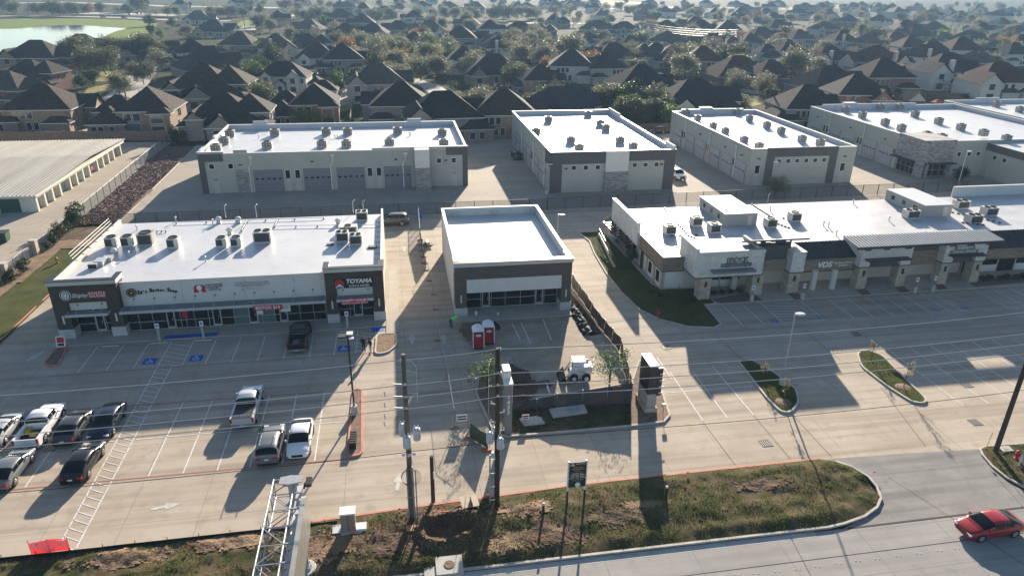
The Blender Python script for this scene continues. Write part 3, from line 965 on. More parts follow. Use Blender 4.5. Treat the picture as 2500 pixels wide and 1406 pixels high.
# clinic side
for xx in (36.6, 39.05, 49.9, 52.3, 54.75, 57.1, 59.6, 69.6, 72.0, 74.4):
    seg('stall_line', 'line_white', (xx, 69.2), (xx, 63.9))
for x0, x1 in ((41.3, 46.3), (62.0, 66.9)):
    for xx in (x0, x0 + 1.55 if x0 > 50 else x1, ):
        seg('stall_line', 'line_white', (xx, 69.2), (xx, 63.9))
    e = x0 + (5.0 if x0 < 50 else 2.4)
    for k in range(7):
        seg('hatch_line', 'line_white', (x0, 69.1 - k * .72), (e, 68.3 - k * .72), .07)
    seg('stall_line', 'line_white', (x0, 63.9), (e, 63.9), .08)
for xx in (48.95, 51.5, 53.95, 56.35, 59.0, 61.4, 63.8, 66.2):
    seg('stall_line', 'line_white', (xx, 57.0), (xx, 46.2))
seg('stall_line', 'line_white', (48.95, 51.6), (70, 51.6))
for a, b in (((1636, 908), (1716, 1026)), ((1692, 908), (1776, 1020)), ((1738, 893), (1840, 1013)), ((1604, 872), (1640, 925))):
    seg('stall_line', 'line_white', g(*a), g(*b))
seg('stall_line', 'line_white', g(1610, 960), g(1838, 942))
for a, b in (((1250, 790), (1270, 830)), ((1272, 787), (1295, 838)), ((1325, 778), (1346, 830))):
    seg('stall_line', 'line_white', g(*a), g(*b), .11, .014)
# asphalt-sealed joints that show as dark lines
for a, b in (((1745, 815), (1812, 878)), ((1965, 808), (2052, 880)), ((1716, 1030), (1795, 1135)), ((1840, 1013), (1930, 1120)), ((1935, 1012), (2030, 1115)), ((2150, 945), (2260, 1090)), ((1520, 690), (1395, 705)), ((1590, 775), (1460, 790)), ((1250, 868), (1285, 950))):
    seg('sealed_joint', 'joint_seal', g(*a), g(*b), .045, .009)
seg('sealed_joint', 'joint_seal', (29.5, 33.62), (60, 33.75), .14, .011, street)
for a, b in (((1930, 1310), (1980, 1406)), ((2170, 1165), (2520, 1390)), ((2420, 1150), (2500, 1240)), ((1660, 1406), (2500, 1300)), ((1130, 1403), (1145, 1420))):
    seg('sealed_joint', 'joint_seal', g(*a), g(*b), .04, .009, street)
for a, b in (((523, 490), (470, 525)), ((545, 500), (470, 527)), ((960, 465), (962, 503)), ((310, 470), (365, 505))):
    seg('sealed_joint', 'joint_seal', g(*a), g(*b), .05, .009, wlot)
# raised lane buttons in the street
for k, (px, py) in enumerate(((1793, 1401), (1840, 1399), (1893, 1394), (1942, 1389), (1990, 1382), (2041, 1374), (2089, 1368), (2136, 1363), (2187, 1356), (2237, 1350), (2288, 1343), (2331, 1338))):
    c_ = g(px, py)
    for d in ((0, 0), (.28, -.05)):
        o = ob('lane_button', MB().lathe([(.05, 0), (.045, .016), (.03, .024)], 8), 'button', street, (c_[0] + d[0], c_[1] + d[1], 0))
def flat(poly, z, m, name, parent=lot):
    return ob(name, sheet(poly, z), m, parent)
def arrow(c, ang, s, z=0.012):
    pts = [(-.35, -.5), (-.12, -.5) , (-.12, -1.3), (.12, -1.3), (.12, -.5), (.35, -.5), (0, .5)]
    ca, sa = cos(ang), sin(ang)
    flat([(c[0] + s * (x * ca - y * sa), c[1] + s * (x * sa + y * ca)) for x, y in pts], z, 'line_worn', 'lane_arrow')
arrow(g(75, 876), radians(158), 1.2)
arrow(g(425, 1232), radians(-80), 1.15)
arrow(g(987, 604), 0, 1.2)
arrow(g(1005, 822), 0, 1.2)
arrow(g(1083, 822), 0, 1.2)
arrow(g(975, 1165), radians(-8), 1.15)
def access_mark(c, s=0.62, plate=True):
    """blue square with the wheelchair symbol, laid on the paving"""
    if plate:
        flat([(c[0] - s, c[1] - s), (c[0] + s, c[1] - s), (c[0] + s, c[1] + s), (c[0] - s, c[1] + s)], .013, 'line_blue', 'access_panel')
    m = 'line_white' if plate else 'line_blue'
    mb = MB()
    def arc(cx, cy, r0, r1, a0, a1, n=10):
        for i in range(n):
            t0, t1 = a0 + (a1 - a0) * i / n, a0 + (a1 - a0) * (i + 1) / n
            mb.face([(c[0] + s * (cx + r * cos(t)), c[1] + s * (cy + r * sin(t)), .018) for r, t in ((r0, t0), (r1, t0), (r1, t1), (r0, t1))])
    arc(-.05, -.25, .33, .47, radians(110), radians(385))
    arc(-.1, .62, 0.0, .14, 0, 2 * pi, 8)
    def bar(a, b, w=.12):
        d = strip([(c[0] + s * a[0], c[1] + s * a[1]), (c[0] + s * b[0], c[1] + s * b[1])], w * s, .018, .018)
        for f in d.f: mb.face([d.v[i] for i in f])
    bar((-.1, .42), (-.06, -.1), .15); bar((-.06, -.02), (.38, -.02)); bar((.36, 0), (.52, -.52)); bar((-.08, .22), (.25, .2), .1)
    ob('access_symbol', mb, m, lot)
access_mark(g(366, 882)); access_mark(g(479, 874)); access_mark(g(840, 851))
access_mark(g(1890, 784), .7, False); access_mark(g(2003, 774), .7, False); access_mark(g(2283, 756), .7, False); access_mark(g(2355, 751), .7, False)
flat([(-24.6, 69.1), (-19.2, 69.1), (-19.0, 69.9), (-24.2, 69.9)], .107, 'line_blue', 'access_ramp_paint')
flat([(-3.4, 68.0), (-2.1, 68.0), (-2.1, 69.0), (-3.4, 69.0)], .012, 'line_blue', 'access_ramp_paint')
# drains
def drain(px, py, s=.45):
    c_ = g(px, py)
    t = thing('storm_drain', c_, 'square iron storm drain grate set in the ' + ('street side concrete' if py > 1000 else 'shaded lot paving'), 'drain', 'storm drains in the paving')
    bx('frame', 'joint_seal', c_[0] - s, c_[1] - s, 0.0, c_[0] + s, c_[1] + s, .014, t)
    for k in range(5):
        x = c_[0] - s * .8 + k * s * .4
        bx('bar', 'ac_grey', x - .03, c_[1] - s * .85, .014, x + .03, c_[1] + s * .85, .024, t)
for p in ((1627, 848), (2091, 815), (1870, 1082), (2381, 1031), (2360, 940), (644, 1048), (125, 1094)):
    drain(*p)
# ------------------------------------------------------------------ commercial buildings
ACM = {}
def ac_unit(loc, w, d, h, label, group, body='ac_body', fans=1, side='W', rz=0.0, holes=False):
    """packaged rooftop unit: curb, casing, coil grille, fan ring(s), service panel"""
    key = (round(w, 2), round(d, 2), round(h, 2), body, fans, side, holes)
    t = thing('rooftop_air_conditioner', loc, label, 'air conditioner', group, rz)
    if key not in ACM:
        P = []
        P.append(('curb', MB().box(-w * .46, -d * .46, 0, w * .46, d * .46, .12).mesh('curb', 'membrane')))
        P.append(('casing', MB().box(-w / 2, -d / 2, .12, w / 2, d / 2, h).box(-w / 2 - .03, -d / 2 - .03, h, w / 2 + .03, d / 2 + .03, h + .05).mesh('casing', body)))
        gm = MB()
        if side == 'W': gm.box(-w * .46, -d / 2 - .015, .25, w * .12, -d / 2, h - .08)
        else: gm.box(-w * .42, -d / 2 - .015, .22, w * .42, -d / 2, h - .08)
        P.append(('coil_grille', gm.mesh('coil_grille', 'ac_port' if holes else 'ac_grille')))
        if holes:
            hm = MB()
            for i in range(3):
                for j in range(2):
                    x = -w * .3 + i * w * .3; z = .35 + j * .35
                    hm.box(x - .09, -d / 2 - .022, z, x + .09, -d / 2 - .016, z + .1)
            P.append(('access_port', hm.mesh('access_port', 'frame_white')))
        for k in range(fans):
            cx = (k - (fans - 1) / 2) * w * .48
            P.append(('fan_ring', MB().lathe([(.40 * min(w / fans, d), 0), (.40 * min(w / fans, d), .10), (.34 * min(w / fans, d), .10), (.33 * min(w / fans, d), .02)], 16, (cx, 0, h + .05)).mesh('fan_ring', 'ac_fan')))
        P.append(('service_panel', MB().box(w / 2, -d * .35, .2, w / 2 + .02, d * .35, h - .1).mesh('service_panel', body)))
        ACM[key] = P
    for n, me in ACM[key]:
        o = bpy.data.objects.new(n, me)
        if n == 'access_port': o['kind'] = 'stuff'
        link(o, t)
    return t
def vent(loc, label, kind=0, group=None):
    t = thing('roof_vent', loc, label, 'vent', group)
    if kind == 0:
        ob('pipe', MB().tube((0, 0, 0), (0, 0, .55), .07), 'metal_light', t)
        ob('cap', MB().lathe([(.14, .55), (.14, .62), (.02, .72)], 10), 'metal_light', t)
    elif kind == 1:
        ob('base', MB().box(-.25, -.25, 0, .25, .25, .3), 'metal_light', t)
        ob('hood', MB().lathe([(.2, .3), (.36, .45), (.36, .6), (.28, .78), (.1, .84)], 12), 'ac_body', t)
    else:
        ob('mast', MB().tube((0, 0, 0), (0, 0, 1.6), .04), 'metal_light', t)
        ob('arm', MB().tube((0, 0, 1.5), (.25, 0, 1.75), .03), 'metal_light', t)
    return t
def storefront(t, Y, xs, z0, z1, bar, doors=(), teal=()):
    """row of glazing bays: each bay a pane with its frame bars; door bays get a heavy leaf frame"""
    for i in range(len(xs) - 1):
        a, b = xs[i], xs[i + 1]
        m = 'glass_teal' if i in teal else 'glass_dark'
        p = bx('pane', m, a + .02, Y, z0, b - .02, Y + .05, z1, t)
        w = .09 if i in doors else .04
        bx('mullion', 'frame_light', a - w / 2, Y - .06, z0, a + w / 2, Y - .002, z1, t)
        if i in doors:
            bx('mullion', 'frame_light', b - w / 2 - .05, Y - .062, z0, b + w / 2 - .05, Y - .003, z1 - .01, t)
            bx('door_rail', 'frame_light', a + .05, Y - .055, z0, b - .1, Y - .003, z0 + .24, t)
            bx('door_handle', 'metal_light', b - .25, Y - .11, z0 + .9, b - .21, Y - .065, z0 + 1.25, t)
        else:
            bx('transom_bar', 'frame_light', a + .02, Y - .05, bar, b - .02, Y - .004, bar + .05, t)
            bx('sill_bar', 'frame_light', a + .02, Y - .05, z0, b - .02, Y - .004, z0 + .05, t)
    bx('mullion', 'frame_light', xs[-1] - .03, Y - .06, z0, xs[-1] + .03, Y - .002, z1, t)
    bx('head_bar', 'frame_light', xs[0], Y - .07, z1 - .05, xs[-1], Y - .062, z1, t)

# ---- the strip of shops ------------------------------------------------
XL, XR, YB, DK = -34.6, -1.9, 91.6, 5.42
sh = thing('shop_building', (-18.2, 81, 0), 'long white roofed strip of shops with dark brick end towers', 'building')
bx('rear_wall', 'stucco_tan', XL, 72.0, 0, XR, YB, DK, sh)
wob('roof', sheet([(XL + .2, 71.7), (XR - .2, 71.7), (XR - .2, YB - .1), (XL + .2, YB - .1)], DK + .03), 'membrane', sh)
bx('front_wall', 'stucco_white', -28.3, 71.38, 2.75, -7.95, 71.6, 5.62, sh)
bx('parapet_cap', 'frame_light', -28.3, 71.34, 5.62, -7.95, 71.66, 5.66, sh)
for x in (-22.4, -16.2, -11.2):
    bx('control_joint', 'canopy_metal', x - .012, 71.372, 3.2, x + .012, 71.379, 5.6, sh)
bx('side_parapet', 'stucco_tan', XL, 72.5, DK, XL + .22, YB, 5.92, sh)
bx('side_parapet', 'stucco_tan', XR - .2, 72.5, DK, XR, YB, 6.15, sh)
bx('parapet_cap', 'frame_white', XR - .23, 72.5, 6.15, XR + .03, YB, 6.2, sh)
bx('parapet_cap', 'frame_white', XL - .03, 72.5, 5.92, XL + .25, YB, 5.97, sh)
for k in range(8):
    y = 75 + k * 1.9
    bx('parapet_brace', 'frame_light', XR - .9, y - .03, DK + .04, XR - .2, y + .03, DK + .1, sh)
rail = thing('roof_railing', (XL, 83.3, 5.97), 'slim white three bar railing along the shop roof edge', 'railing')
for k in range(3):
    wob('rail', MB().tube((XL - .12 - k * .10, 77.3, 6.25 + k * .3), (XL - .12 - k * .10, 89.4, 6.25 + k * .3), .035), 'frame_white', rail)
for k in range(7):
    y = 77.6 + k * 1.93
    wob('post', MB().tube((XL - .05, y, 5.97), (XL - .33, y, 6.9), .03).tube((XL, y, 5.97), (XL + .3, y, 6.0), .03), 'canopy_metal', rail)
def tower(t, x0, x1, yf, yb, top, opening, panel, canopy, piers, name_sign=None):
    """dark brick end tower with pale cornice, recessed white panel over a flat canopy"""
    o0, o1 = opening
    for a, b in ((x0, o0), (o1, x1)):
        bx('brick_pier', 'brick_dark', a, yf, 1.1, b, yb, panel[0], t)
        bx('stone_base', 'block_base', a - .07, yf - .09, 0.0, b + .07, yb, 1.1, t)
    bx('brick_head', 'brick_dark', x0, yf, panel[0], x1, yb, top - .47, t) if panel[1] is None else None
    if panel[1] is not None:
        for a, b in ((x0, o0), (o1, x1)):
            bx('brick_pier', 'brick_dark', a, yf, panel[0], b, yb, panel[1], t)
        bx('brick_head', 'brick_dark', x0, yf, panel[1], x1, yb, 5.40, t)
        bx('brick_head', 'brick_dark', x0, yf, 5.40, x1, yf + .35, top - .47, t)
        for a in (x0, x1 - .35):
            bx('brick_return', 'brick_dark', a, yf + .35, 5.40, a + .35, yb, top - .47, t)
        bx('recess_panel', 'stucco_white', o0 + .01, yf + .3, panel[0], o1 - .01, yb - .2, panel[1], t)
    bx('cornice', 'frame_light', x0 - .1, yf - .12, top - .47, x1 + .1, yf + .4, top - .05, t)
    for a in (x0 - .1, x1 - .4):
        bx('cornice', 'frame_light', a, yf + .4, top - .47, a + .5, yb + .05, top - .05, t)
    for a in ((x0 - .14, yf - .16, x1 + .14, yf + .44), (x0 - .14, yf + .44, x0 + .44, yb + .09), (x1 - .44, yf + .44, x1 + .14, yb + .09)):
        bx('coping', 'black_paint', a[0], a[1], top - .05, a[2], a[3], top + .02, t)
    bx('tower_roof', 'membrane', x0 + .36, yf + .36, 5.40, x1 - .36, yb - .01, 5.45, t)
    for a, b in ((x0, o0), (o1, x1)):
        c_ = (a + b) / 2
        bx('wall_light', 'frame_white', c_ - .07, yf - .1, 1.75, c_ + .07, yf - .001, 2.65, t)
tower(sh, -34.6, -28.3, 70.6, 72.4, 6.4, (-33.2, -29.55), (3.05, 4.0), None, None)
tower(sh, -7.95, -1.9, 70.6, 72.4, 6.4, (-6.85, -3.05), (3.05, 4.05), None, None)
def canopy(t, x0, x1, y0, y1, z, rods, zr):
    for k in range(7):
        y = y0 + .12 + (y1 - y0 - .15) * k / 7
        bx('canopy_slat', 'canopy_metal', x0 + .05, y, z, x1 - .05, y + (y1 - y0) / 7 * .78, z + .05, t)
    bx('canopy_fascia', 'metal_light', x0, y0, z - .12, x1, y0 + .08, z + .16, t)
    for a in (x0, x1 - .06):
        bx('canopy_side', 'metal_light', a, y0 + .08, z - .1, a + .06, y1, z + .12, t)
    for r in rods:
        wob('tie_rod', MB().tube((r, y0 + .4, z + .05), (r, y1 - .02, zr), .022, n=6), 'metal_light', t)
        wob('rod_anchor', MB().tube((r, y1 - .03, zr), (r, y1, zr), .11, n=10), 'canopy_metal', t)
canopy(sh, -33.3, -29.3, 69.65, 70.88, 2.95, (-32.4, -30.1), 3.65)
canopy(sh, -6.85, -3.0, 69.65, 70.88, 3.0, (-6.2, -3.6), 3.7)
canopy(sh, -28.25, -8.0, 69.7, 71.36, 2.95, [-27.2 + k * 1.98 for k in range(10)], 3.75)
storefront(sh, 71.9, [-33.2, -31.55, -31.45, -30.65, -30.5, -29.55], .1, 2.9, 1.0, doors=(2,))
storefront(sh, 71.55, [fy(px, 790, 71.5)[0] for px in (309, 342, 376, 411, 430, 444, 457, 478, 513, 524, 543, 575, 612, 632, 644, 674, 687, 705, 736, 770, 799)], .1, 2.75, 1.0, doors=(3, 9, 12, 16), teal=(11, 13, 14))
storefront(sh, 71.9, [-6.85, -5.7, -5.25, -4.35, -3.05], .1, 2.9, 1.0, doors=(2,))
bx('door_poster', 'sign_white', -15.35, 71.42, 1.2, -14.75, 71.435, 2.3, sh)
bx('door_poster', 'sign_red', -22.9, 71.43, 1.3, -22.3, 71.44, 2.4, sh)
# shop signs
def disc(mb, c, r, y0, y1, n=24):
    return mb.tube((c[0], y1, c[1]), (c[0], y0, c[1]), r, n=n)
def ring(mb, c, r0, r1, y, n=28):
    for i in range(n):
        a, b = 2 * pi * i / n, 2 * pi * (i + 1) / n
        mb.face([(c[0] + r * cos(q), y, c[1] + r * sin(q)) for r, q in ((r0, a), (r1, a), (r1, b), (r0, b))])
    return mb
YF = 70.6
s1 = thing('shop_sign', (-31.4, YF, 4.8), 'white script and maroon doughnut shop sign on dark brick tower', 'sign')
ob('emblem', disc(MB(), (-1.75, .05), .52, -.1, -.0), 'sign_white', s1)
ob('emblem_ring', ring(ring(MB(), (-1.75, .05), .36, .47, -.105), (-1.75, .05), .16, .24, -.105), 'sign_black', s1)
text(s1, 'Shipley', .62, (-.45, -.07, .0), 'sign_white', italic=.35, ext=.04, xs=.85)
ob('backing', MB().box(.32, -.05, -.32, 2.0, -.0, .38), 'sign_red', s1)
text(s1, 'DO-NUTS &\nKOLACHES', .36, (1.18, -.07, .02), 'sign_white', xs=.82)
s2 = thing('shop_sign', (-24.84, 71.37, 4.5), 'black arched barber shop letters with round gold emblem', 'sign')
ob('emblem', disc(MB(), (-2.45, -.02), .48, -.1, 0), 'sign_black', s2)
ob('emblem_ring', ring(disc(MB(), (-2.45, -.02), .14, -.115, -.1), (-2.45, -.02), .33, .39, -.106), 'sign_gold', s2)
bs = "Ed's Barber Shop"
for i, ch in enumerate(bs):
    if ch == ' ': continue
    u = (i - 7.5) / 7.5
    text(s2, ch, .56 if ch in 'EBS' else .44, (.05 + u * 1.8, -.05, .12 - .22 * u * u + (.05 if ch in 'EBS' else 0)), 'sign_black', xs=.8, ext=.05, ry=radians(9) * u, bold=.012)
s3 = thing('shop_sign', (-19.56, 71.37, 4.55), 'white pizza shop letters beside a red emblem', 'sign')
ob('emblem', MB().prism([(-1.75, -.45), (-1.3, -.45), (-1.2, -.2), (-1.0, -.2), (-.9, -.45), (-.5, -.45), (-.6, .25), (-.85, .42), (-1.4, .42), (-1.65, .25)], -.1, 0), 'sign_red', s3).rotation_euler = (pi / 2, 0, 0)
ob('emblem_ring', disc(MB(), (-1.12, .12), .27, -.0, .125), 'sign_white', s3).location = (0, -.0, 0)
s3.children[-1].location = (0, -.125 + .0, 0)
text(s3, "MARCO'S\nPIZZA.", .42, (.3, -.02, .05), 'sign_slate', xs=.95, ext=.02, bold=.05)
text(s3, "MARCO'S\nPIZZA.", .42, (.3, -.06, .05), 'sign_white', xs=.95, ext=.03, bold=.0)
s4 = thing('shop_sign', (-15.45, 71.37, 4.5), 'two line white med spa letters on the pale stucco wall', 'sign')
text(s4, 'THE PERFECT IMAGE', .40, (0, -.02, .34), 'ac_grey', xs=.92, ext=.015, bold=.04)
text(s4, 'MED SPA', .58, (-.05, -.02, -.22), 'ac_grey', ext=.015, bold=.045)
text(s4, 'THE PERFECT IMAGE', .40, (0, -.05, .34), 'sign_white', xs=.92, ext=.05)
text(s4, 'MED SPA', .58, (-.05, -.05, -.22), 'sign_white', ext=.05, bold=.008)
ob('letter_rail', MB().box(-1.9, -.012, .1, 1.9, -.002, .13), 'canopy_metal', s4)  # thin dark bar below the upper line of letters
s5 = thing('shop_sign', (-4.85, YF, 4.62), 'bold white sushi restaurant letters with red sun emblem', 'sign')
ob('backing', MB().box(-2.15, -.04, -.5, 1.85, -.0, .52), 'sign_black', s5)
ob('emblem', disc(MB(), (-1.62, -.02), .5, -.09, -.041), 'sign_red', s5)
mb = MB()
mb.face([(-2.1, -.1, -.48), (-1.14, -.1, -.48), (-1.5, -.1, -.12), (-1.62, -.1, -.02), (-1.75, -.1, -.14)])
ob('mountain', mb, 'sign_white', s5)
mb = MB()
mb.face([(-2.0, -.104, -.48), (-1.25, -.104, -.48), (-1.5, -.104, -.27), (-1.6, -.104, -.34), (-1.7, -.104, -.24)])
ob('mountain_shade', mb, 'sign_blue', s5)
text(s5, 'TOYAMA', .66, (.4, -.07, .2), 'sign_white', italic=.2, ext=.03, bold=.022, xs=.98)
text(s5, 'SUSHI & RAMEN', .34, (.42, -.07, -.32), 'sign_white', ext=.02, xs=.9)
def banner(loc, w, h, body, sub, label, m='sign_red', s=.4, s2=.2):
    t = thing('banner', loc, label, 'banner')
    ob('cloth', MB().box(-w / 2, -.015, -h / 2, w / 2, .0, h / 2), m, t)
    text(t, body, s, (0, -.03, h * .12 if sub else 0), 'sign_white', ext=.008, bold=.008)
    if sub: text(t, sub, s2, (0, -.03, -h * .3), 'sign_white', ext=.006)
    return t
banner((-4.98, 69.6, 2.95), 2.6, .72, 'HAPPY HOUR', 'MONDAY-THURSDAY 2PM-5PM', 'red happy hour banner hung on the restaurant canopy')
banner((-13.85, 69.66, 2.72), 2.9, .55, 'BOTOX $10', None, 'red price banner hung on the long shop canopy', s=.46)
t = thing('poster', (-12.4, 71.42, 1.95), 'white price poster taped inside the shop window', 'poster')
ob('sheet', MB().box(-.52, -.015, -.62, .52, 0, .62), 'sign_white', t)
text(t, '$275', .34, (0, -.025, -.1), 'sign_slate', ext=.005)
text(t, 'WEIGHT LOSS', .12, (0, -.025, .35), 'sign_teal', ext=.005)
t = thing('sandwich_board', (-33.9, 69.0, .1), 'small framed poster board standing on the shop walk', 'sign board')
ob('board', MB().loft([[(-.42, -.25, 0), (.42, -.25, 0), (.42, -.2, 0), (-.42, -.2, 0)], [(-.42, 0, 1.05), (.42, 0, 1.05), (.42, .05, 1.05), (-.42, .05, 1.05)]]), 'sign_white', t)
ob('print', MB().face([(-.34, -.155, .42), (.34, -.155, .42), (.34, -.02, .98), (-.34, -.02, .98)]), 'sign_red', t).location = (0, -.012, 0)
ob('lower_print', MB().face([(-.3, -.232, .1), (.3, -.232, .1), (.3, -.17, .36), (-.3, -.17, .36)]), 'sign_slate', t).location = (0, -.012, 0)
ob('back_leg', MB().loft([[(-.42, .4, 0), (.42, .4, 0), (.42, .44, 0), (-.42, .44, 0)], [(-.42, .05, 1.03), (.42, .05, 1.03), (.42, .09, 1.03), (-.42, .09, 1.03)]]), 'sign_white', t)
# access sign posts on the shop walk
def access_post(px, py, label, base=True, blk=False):
    c_ = g(px, py)
    t = thing('access_sign_post', (c_[0], c_[1], 0), label, 'sign post', 'accessible parking signs')
    if blk:
        ob('concrete_base', MB().tube((0, 0, 0), (0, 0, .8), .24, n=12), 'pad_concrete', t)
    else:
        ob('bollard', MB().tube((0, 0, 0), (0, 0, 1.35), .13, n=12), 'pad_concrete', t)
    ob('post', MB().tube((0, 0, .7), (0, 0, 1.9), .03), 'canopy_metal', t)
    ob('plate', MB().box(-.19, -.05, 1.45, .19, -.03, 2.0), 'sign_white', t)
    ob('plate_mark', MB().box(-.11, -.056, 1.6, .11, -.051, 1.85), 'sign_blue', t)
for px, py, l in ((391, 832, 'beside the hatched aisle near the barber shop'), (498, 826, 'before the pizza shop windows'), (849, 801, 'before the restaurant door')):
    access_post(px, py, 'blue and white access sign on concrete bollard ' + l)
for px, py, l in ((1834, 735, 'by the grass bed of the stone clinic'), (1958, 730, 'beside the narrow white stone pier'), (2232, 714, 'between two clinic porches'), (2276, 711, 'beside the eyecare porch')):
    access_post(px, py, 'blue white access sign on round concrete foot ' + l, blk=True)
# rooftop plant of the shops
LR = 'air conditioners on the shop roof'
for (px, py), w, d, h, lab in (((272, 607), 1.25, 1.3, 1.15, 'dark grilled roof unit, first of the three in a row by the railing'), ((311, 605), 1.25, 1.3, 1.15, 'dark grilled roof unit, middle one of the row by the railing'), ((423, 609), 1.25, 1.3, 1.15, 'lone roof unit with dark coil in the open shop roof'), ((541, 606), 1.15, 1.2, 1.05, 'dark grilled roof unit, one of a pair before the plain box unit'), ((577, 605), 1.15, 1.2, 1.05, 'dark grilled roof unit beside the plain pale box unit')):
    c_ = g(px, py, DK)
    ac_unit((c_[0], c_[1] + d / 2, DK + .03), w, d, h, lab, LR)
c_ = g(355, 602, DK); ac_unit((c_[0], c_[1] + .9, DK + .03), 1.6, 1.7, 1.35, 'large plain grey roof unit by the pipe rack', LR, 'ac_grey', side='N')
c_ = g(641, 596, DK); ac_unit((c_[0], c_[1] + .8, DK + .03), 2.0, 1.5, 1.35, 'wide plain cream roof unit on the shop roof', LR, 'ac_body', side='N', fans=2)
for (px, py), lab in (((836, 593), 'two fan roof unit behind its twin near the restaurant parapet'), ((869, 600), 'two fan roof unit nearest the restaurant parapet'), ((884, 541), 'small two fan roof unit by the roof ladder')):
    c_ = g(px, py, DK); ac_unit((c_[0], c_[1] + .6, DK + .03), 1.45, 1.2, 1.15, lab, LR, 'ac_body', fans=2, side='N')
c_ = g(850, 571, DK); ac_unit((c_[0], c_[1] + .6, DK + .03), 2.2, 1.0, .8, 'low pale roof unit behind the twin fan units', LR, 'ac_body', side='N')
for i, (px, py, k) in enumerate(((826, 549, 1), (562, 572, 1), (280, 624, 1), (502, 640, 0), (316, 628, 0), (335, 563, 0), (520, 548, 0), (627, 531, 2), (552, 532, 2), (863, 520, 2), (888, 520, 2), (430, 542, 0), (535, 545, 1), (583, 545, 1))):
    c_ = g(px, py, DK)
    vent((c_[0], c_[1], DK + .03), ('thin vent pipe on the shop roof', 'round hooded exhaust fan on the shop roof', 'tall bent flue pipe near the back of the shop roof')[k], k, 'vents on the shop roof')
t = thing('roof_pipe_run', (-20, 90, DK), 'pale gas pipe run on short stands across the shop roof', 'pipe')
for pl in ([(430, 543), (790, 531)], [(670, 552), (930, 548)], [(670, 552), (680, 532)], [(590, 562), (605, 536)], [(350, 566), (405, 563)]):
    q = [(*g(a, b, DK + .25), DK + .25) for a, b in pl]
    wob('pipe', MB().path(q, .04), 'metal_light', t)
    n = 6
    for k in range(n):
        s_ = [q[0][i] + (q[1][i] - q[0][i]) * k / (n - 1) for i in range(3)]
        bx('pipe_stand', 'canopy_metal', s_[0] - .08, s_[1] - .08, DK + .03, s_[0] + .08, s_[1] + .08, DK + .22, t)
t = thing('exhaust_duct', (*g(228, 655, DK), DK + .03), 'bent square metal exhaust duct by the shop roof edge', 'duct')
ob('duct', MB().box(-.4, -.3, 0, .5, .3, .55).box(.0, .3, .0, .9, 1.6, .6).box(.4, 1.6, 0, 1.3, 2.5, .5), 'metal_light', t)
ob('mouth', MB().box(-.41, -.25, .06, -.402, .25, .5).box(-.35, -.31, .06, .45, -.302, .5), 'ac_fan', t)
bx('roof_hatch', 'ac_grille', -3.6, 78.6, DK + .04, -2.6, 79.2, DK + .2, sh)
bx('roof_hatch', 'ac_grille', -8.4, 80.2, DK + .04, -7.6, 80.7, DK + .15, sh)
# dark gabled bin shelter behind the shops
t = thing('bin_shelter', (-31, 96.5, 0), 'low dark gabled bin shelter behind the strip of shops', 'shelter')
bx('wall', 'stucco_tan', -33.6, 94.5, 0, -27.2, 98.5, 2.6, t)
wob('roof', MB().loft([[(-34.1, 94.2, 2.6), (-26.7, 94.2, 2.6), (-26.7, 94.2, 2.75), (-34.1, 94.2, 2.75)], [(-34.1, 96.5, 3.7), (-26.7, 96.5, 3.7), (-26.7, 96.5, 3.85), (-34.1, 96.5, 3.85)], [(-34.1, 98.8, 2.6), (-26.7, 98.8, 2.6), (-26.7, 98.8, 2.75), (-34.1, 98.8, 2.75)]]), 'seam_dark', t)

# ---- the empty shop in the middle ---------------------------------------
CX0, CX1, CY0, CY1 = 5.75, 18.72, 70.3, 90.4
ct = thing('vacant_shop', (12.2, 80, 0), 'square vacant shop with brown brick front and glaring white roof', 'building')
bx('side_wall', 'stucco_white', CX0, 72.3, 0, CX0 + .3, CY1, 6.25, ct)
bx('side_wall', 'stucco_white', CX1 - .3, 72.3, 0, CX1, CY1, 6.25, ct)
bx('rear_wall', 'stucco_white', CX0 + .3, CY1 - .3, 0, CX1 - .3, CY1, 6.25, ct)
wob('roof', sheet([(CX0 + .3, 71.2), (CX1 - .3, 71.2), (CX1 - .3, CY1 - .3), (CX0 + .3, CY1 - .3)], 5.25), 'membrane', ct)
for a in ((CX0 - .04, 72.32, CX0 + .34, CY1 + .04), (CX1 - .34, 72.32, CX1 + .04, CY1 + .04), (CX0 + .34, CY1 - .34, CX1 - .34, CY1 + .04)):
    bx('parapet_cap', 'frame_white', a[0], a[1], 6.25, a[2], a[3], 6.31, ct)
masonry('brick_front', (0.105, 0.085, 0.072), (0.135, 0.11, 0.094), (0.14, 0.125, 0.11), 0.4, 0.1)
for a, b in ((CX0, 7.0), (17.58, CX1)):
    bx('brick_pier', 'brick_front', a, CY0, 1.05, b, 72.3, 4.4, ct)
    bx('stone_base', 'block_base', a - .06, CY0 - .08, .12, b + .06, 72.3, 1.05, ct)
    c_ = (a + b) / 2
    bx('wall_light', 'frame_white', c_ - .06, CY0 - .1, 1.72, c_ + .06, CY0 - .001, 2.62, ct)
bx('brick_head', 'brick_front', CX0, CY0, 4.4, CX1, 71.2, 5.9, ct)
bx('sign_panel', 'stucco_white', 7.01, CY0 - .06, 2.83, 17.57, 71.0, 4.39, ct)
bx('cornice', 'frame_light', CX0 - .1, CY0 - .12, 5.9, CX1 + .1, 71.0, 6.33, ct)
bx('coping', 'black_paint', CX0 - .14, CY0 - .16, 6.33, CX1 + .14, 70.75, 6.38, ct)
for a, b in ((CX0 - .1, CX0 + .5), (CX1 - .5, CX1 + .1)):
    bx('cornice', 'frame_light', a, 71.0, 5.9, b, 72.6, 6.36, ct)
bx('ceiling', 'stucco_white', 7.0, 71.0, 2.84, 17.58, 72.3, 3.0, ct)
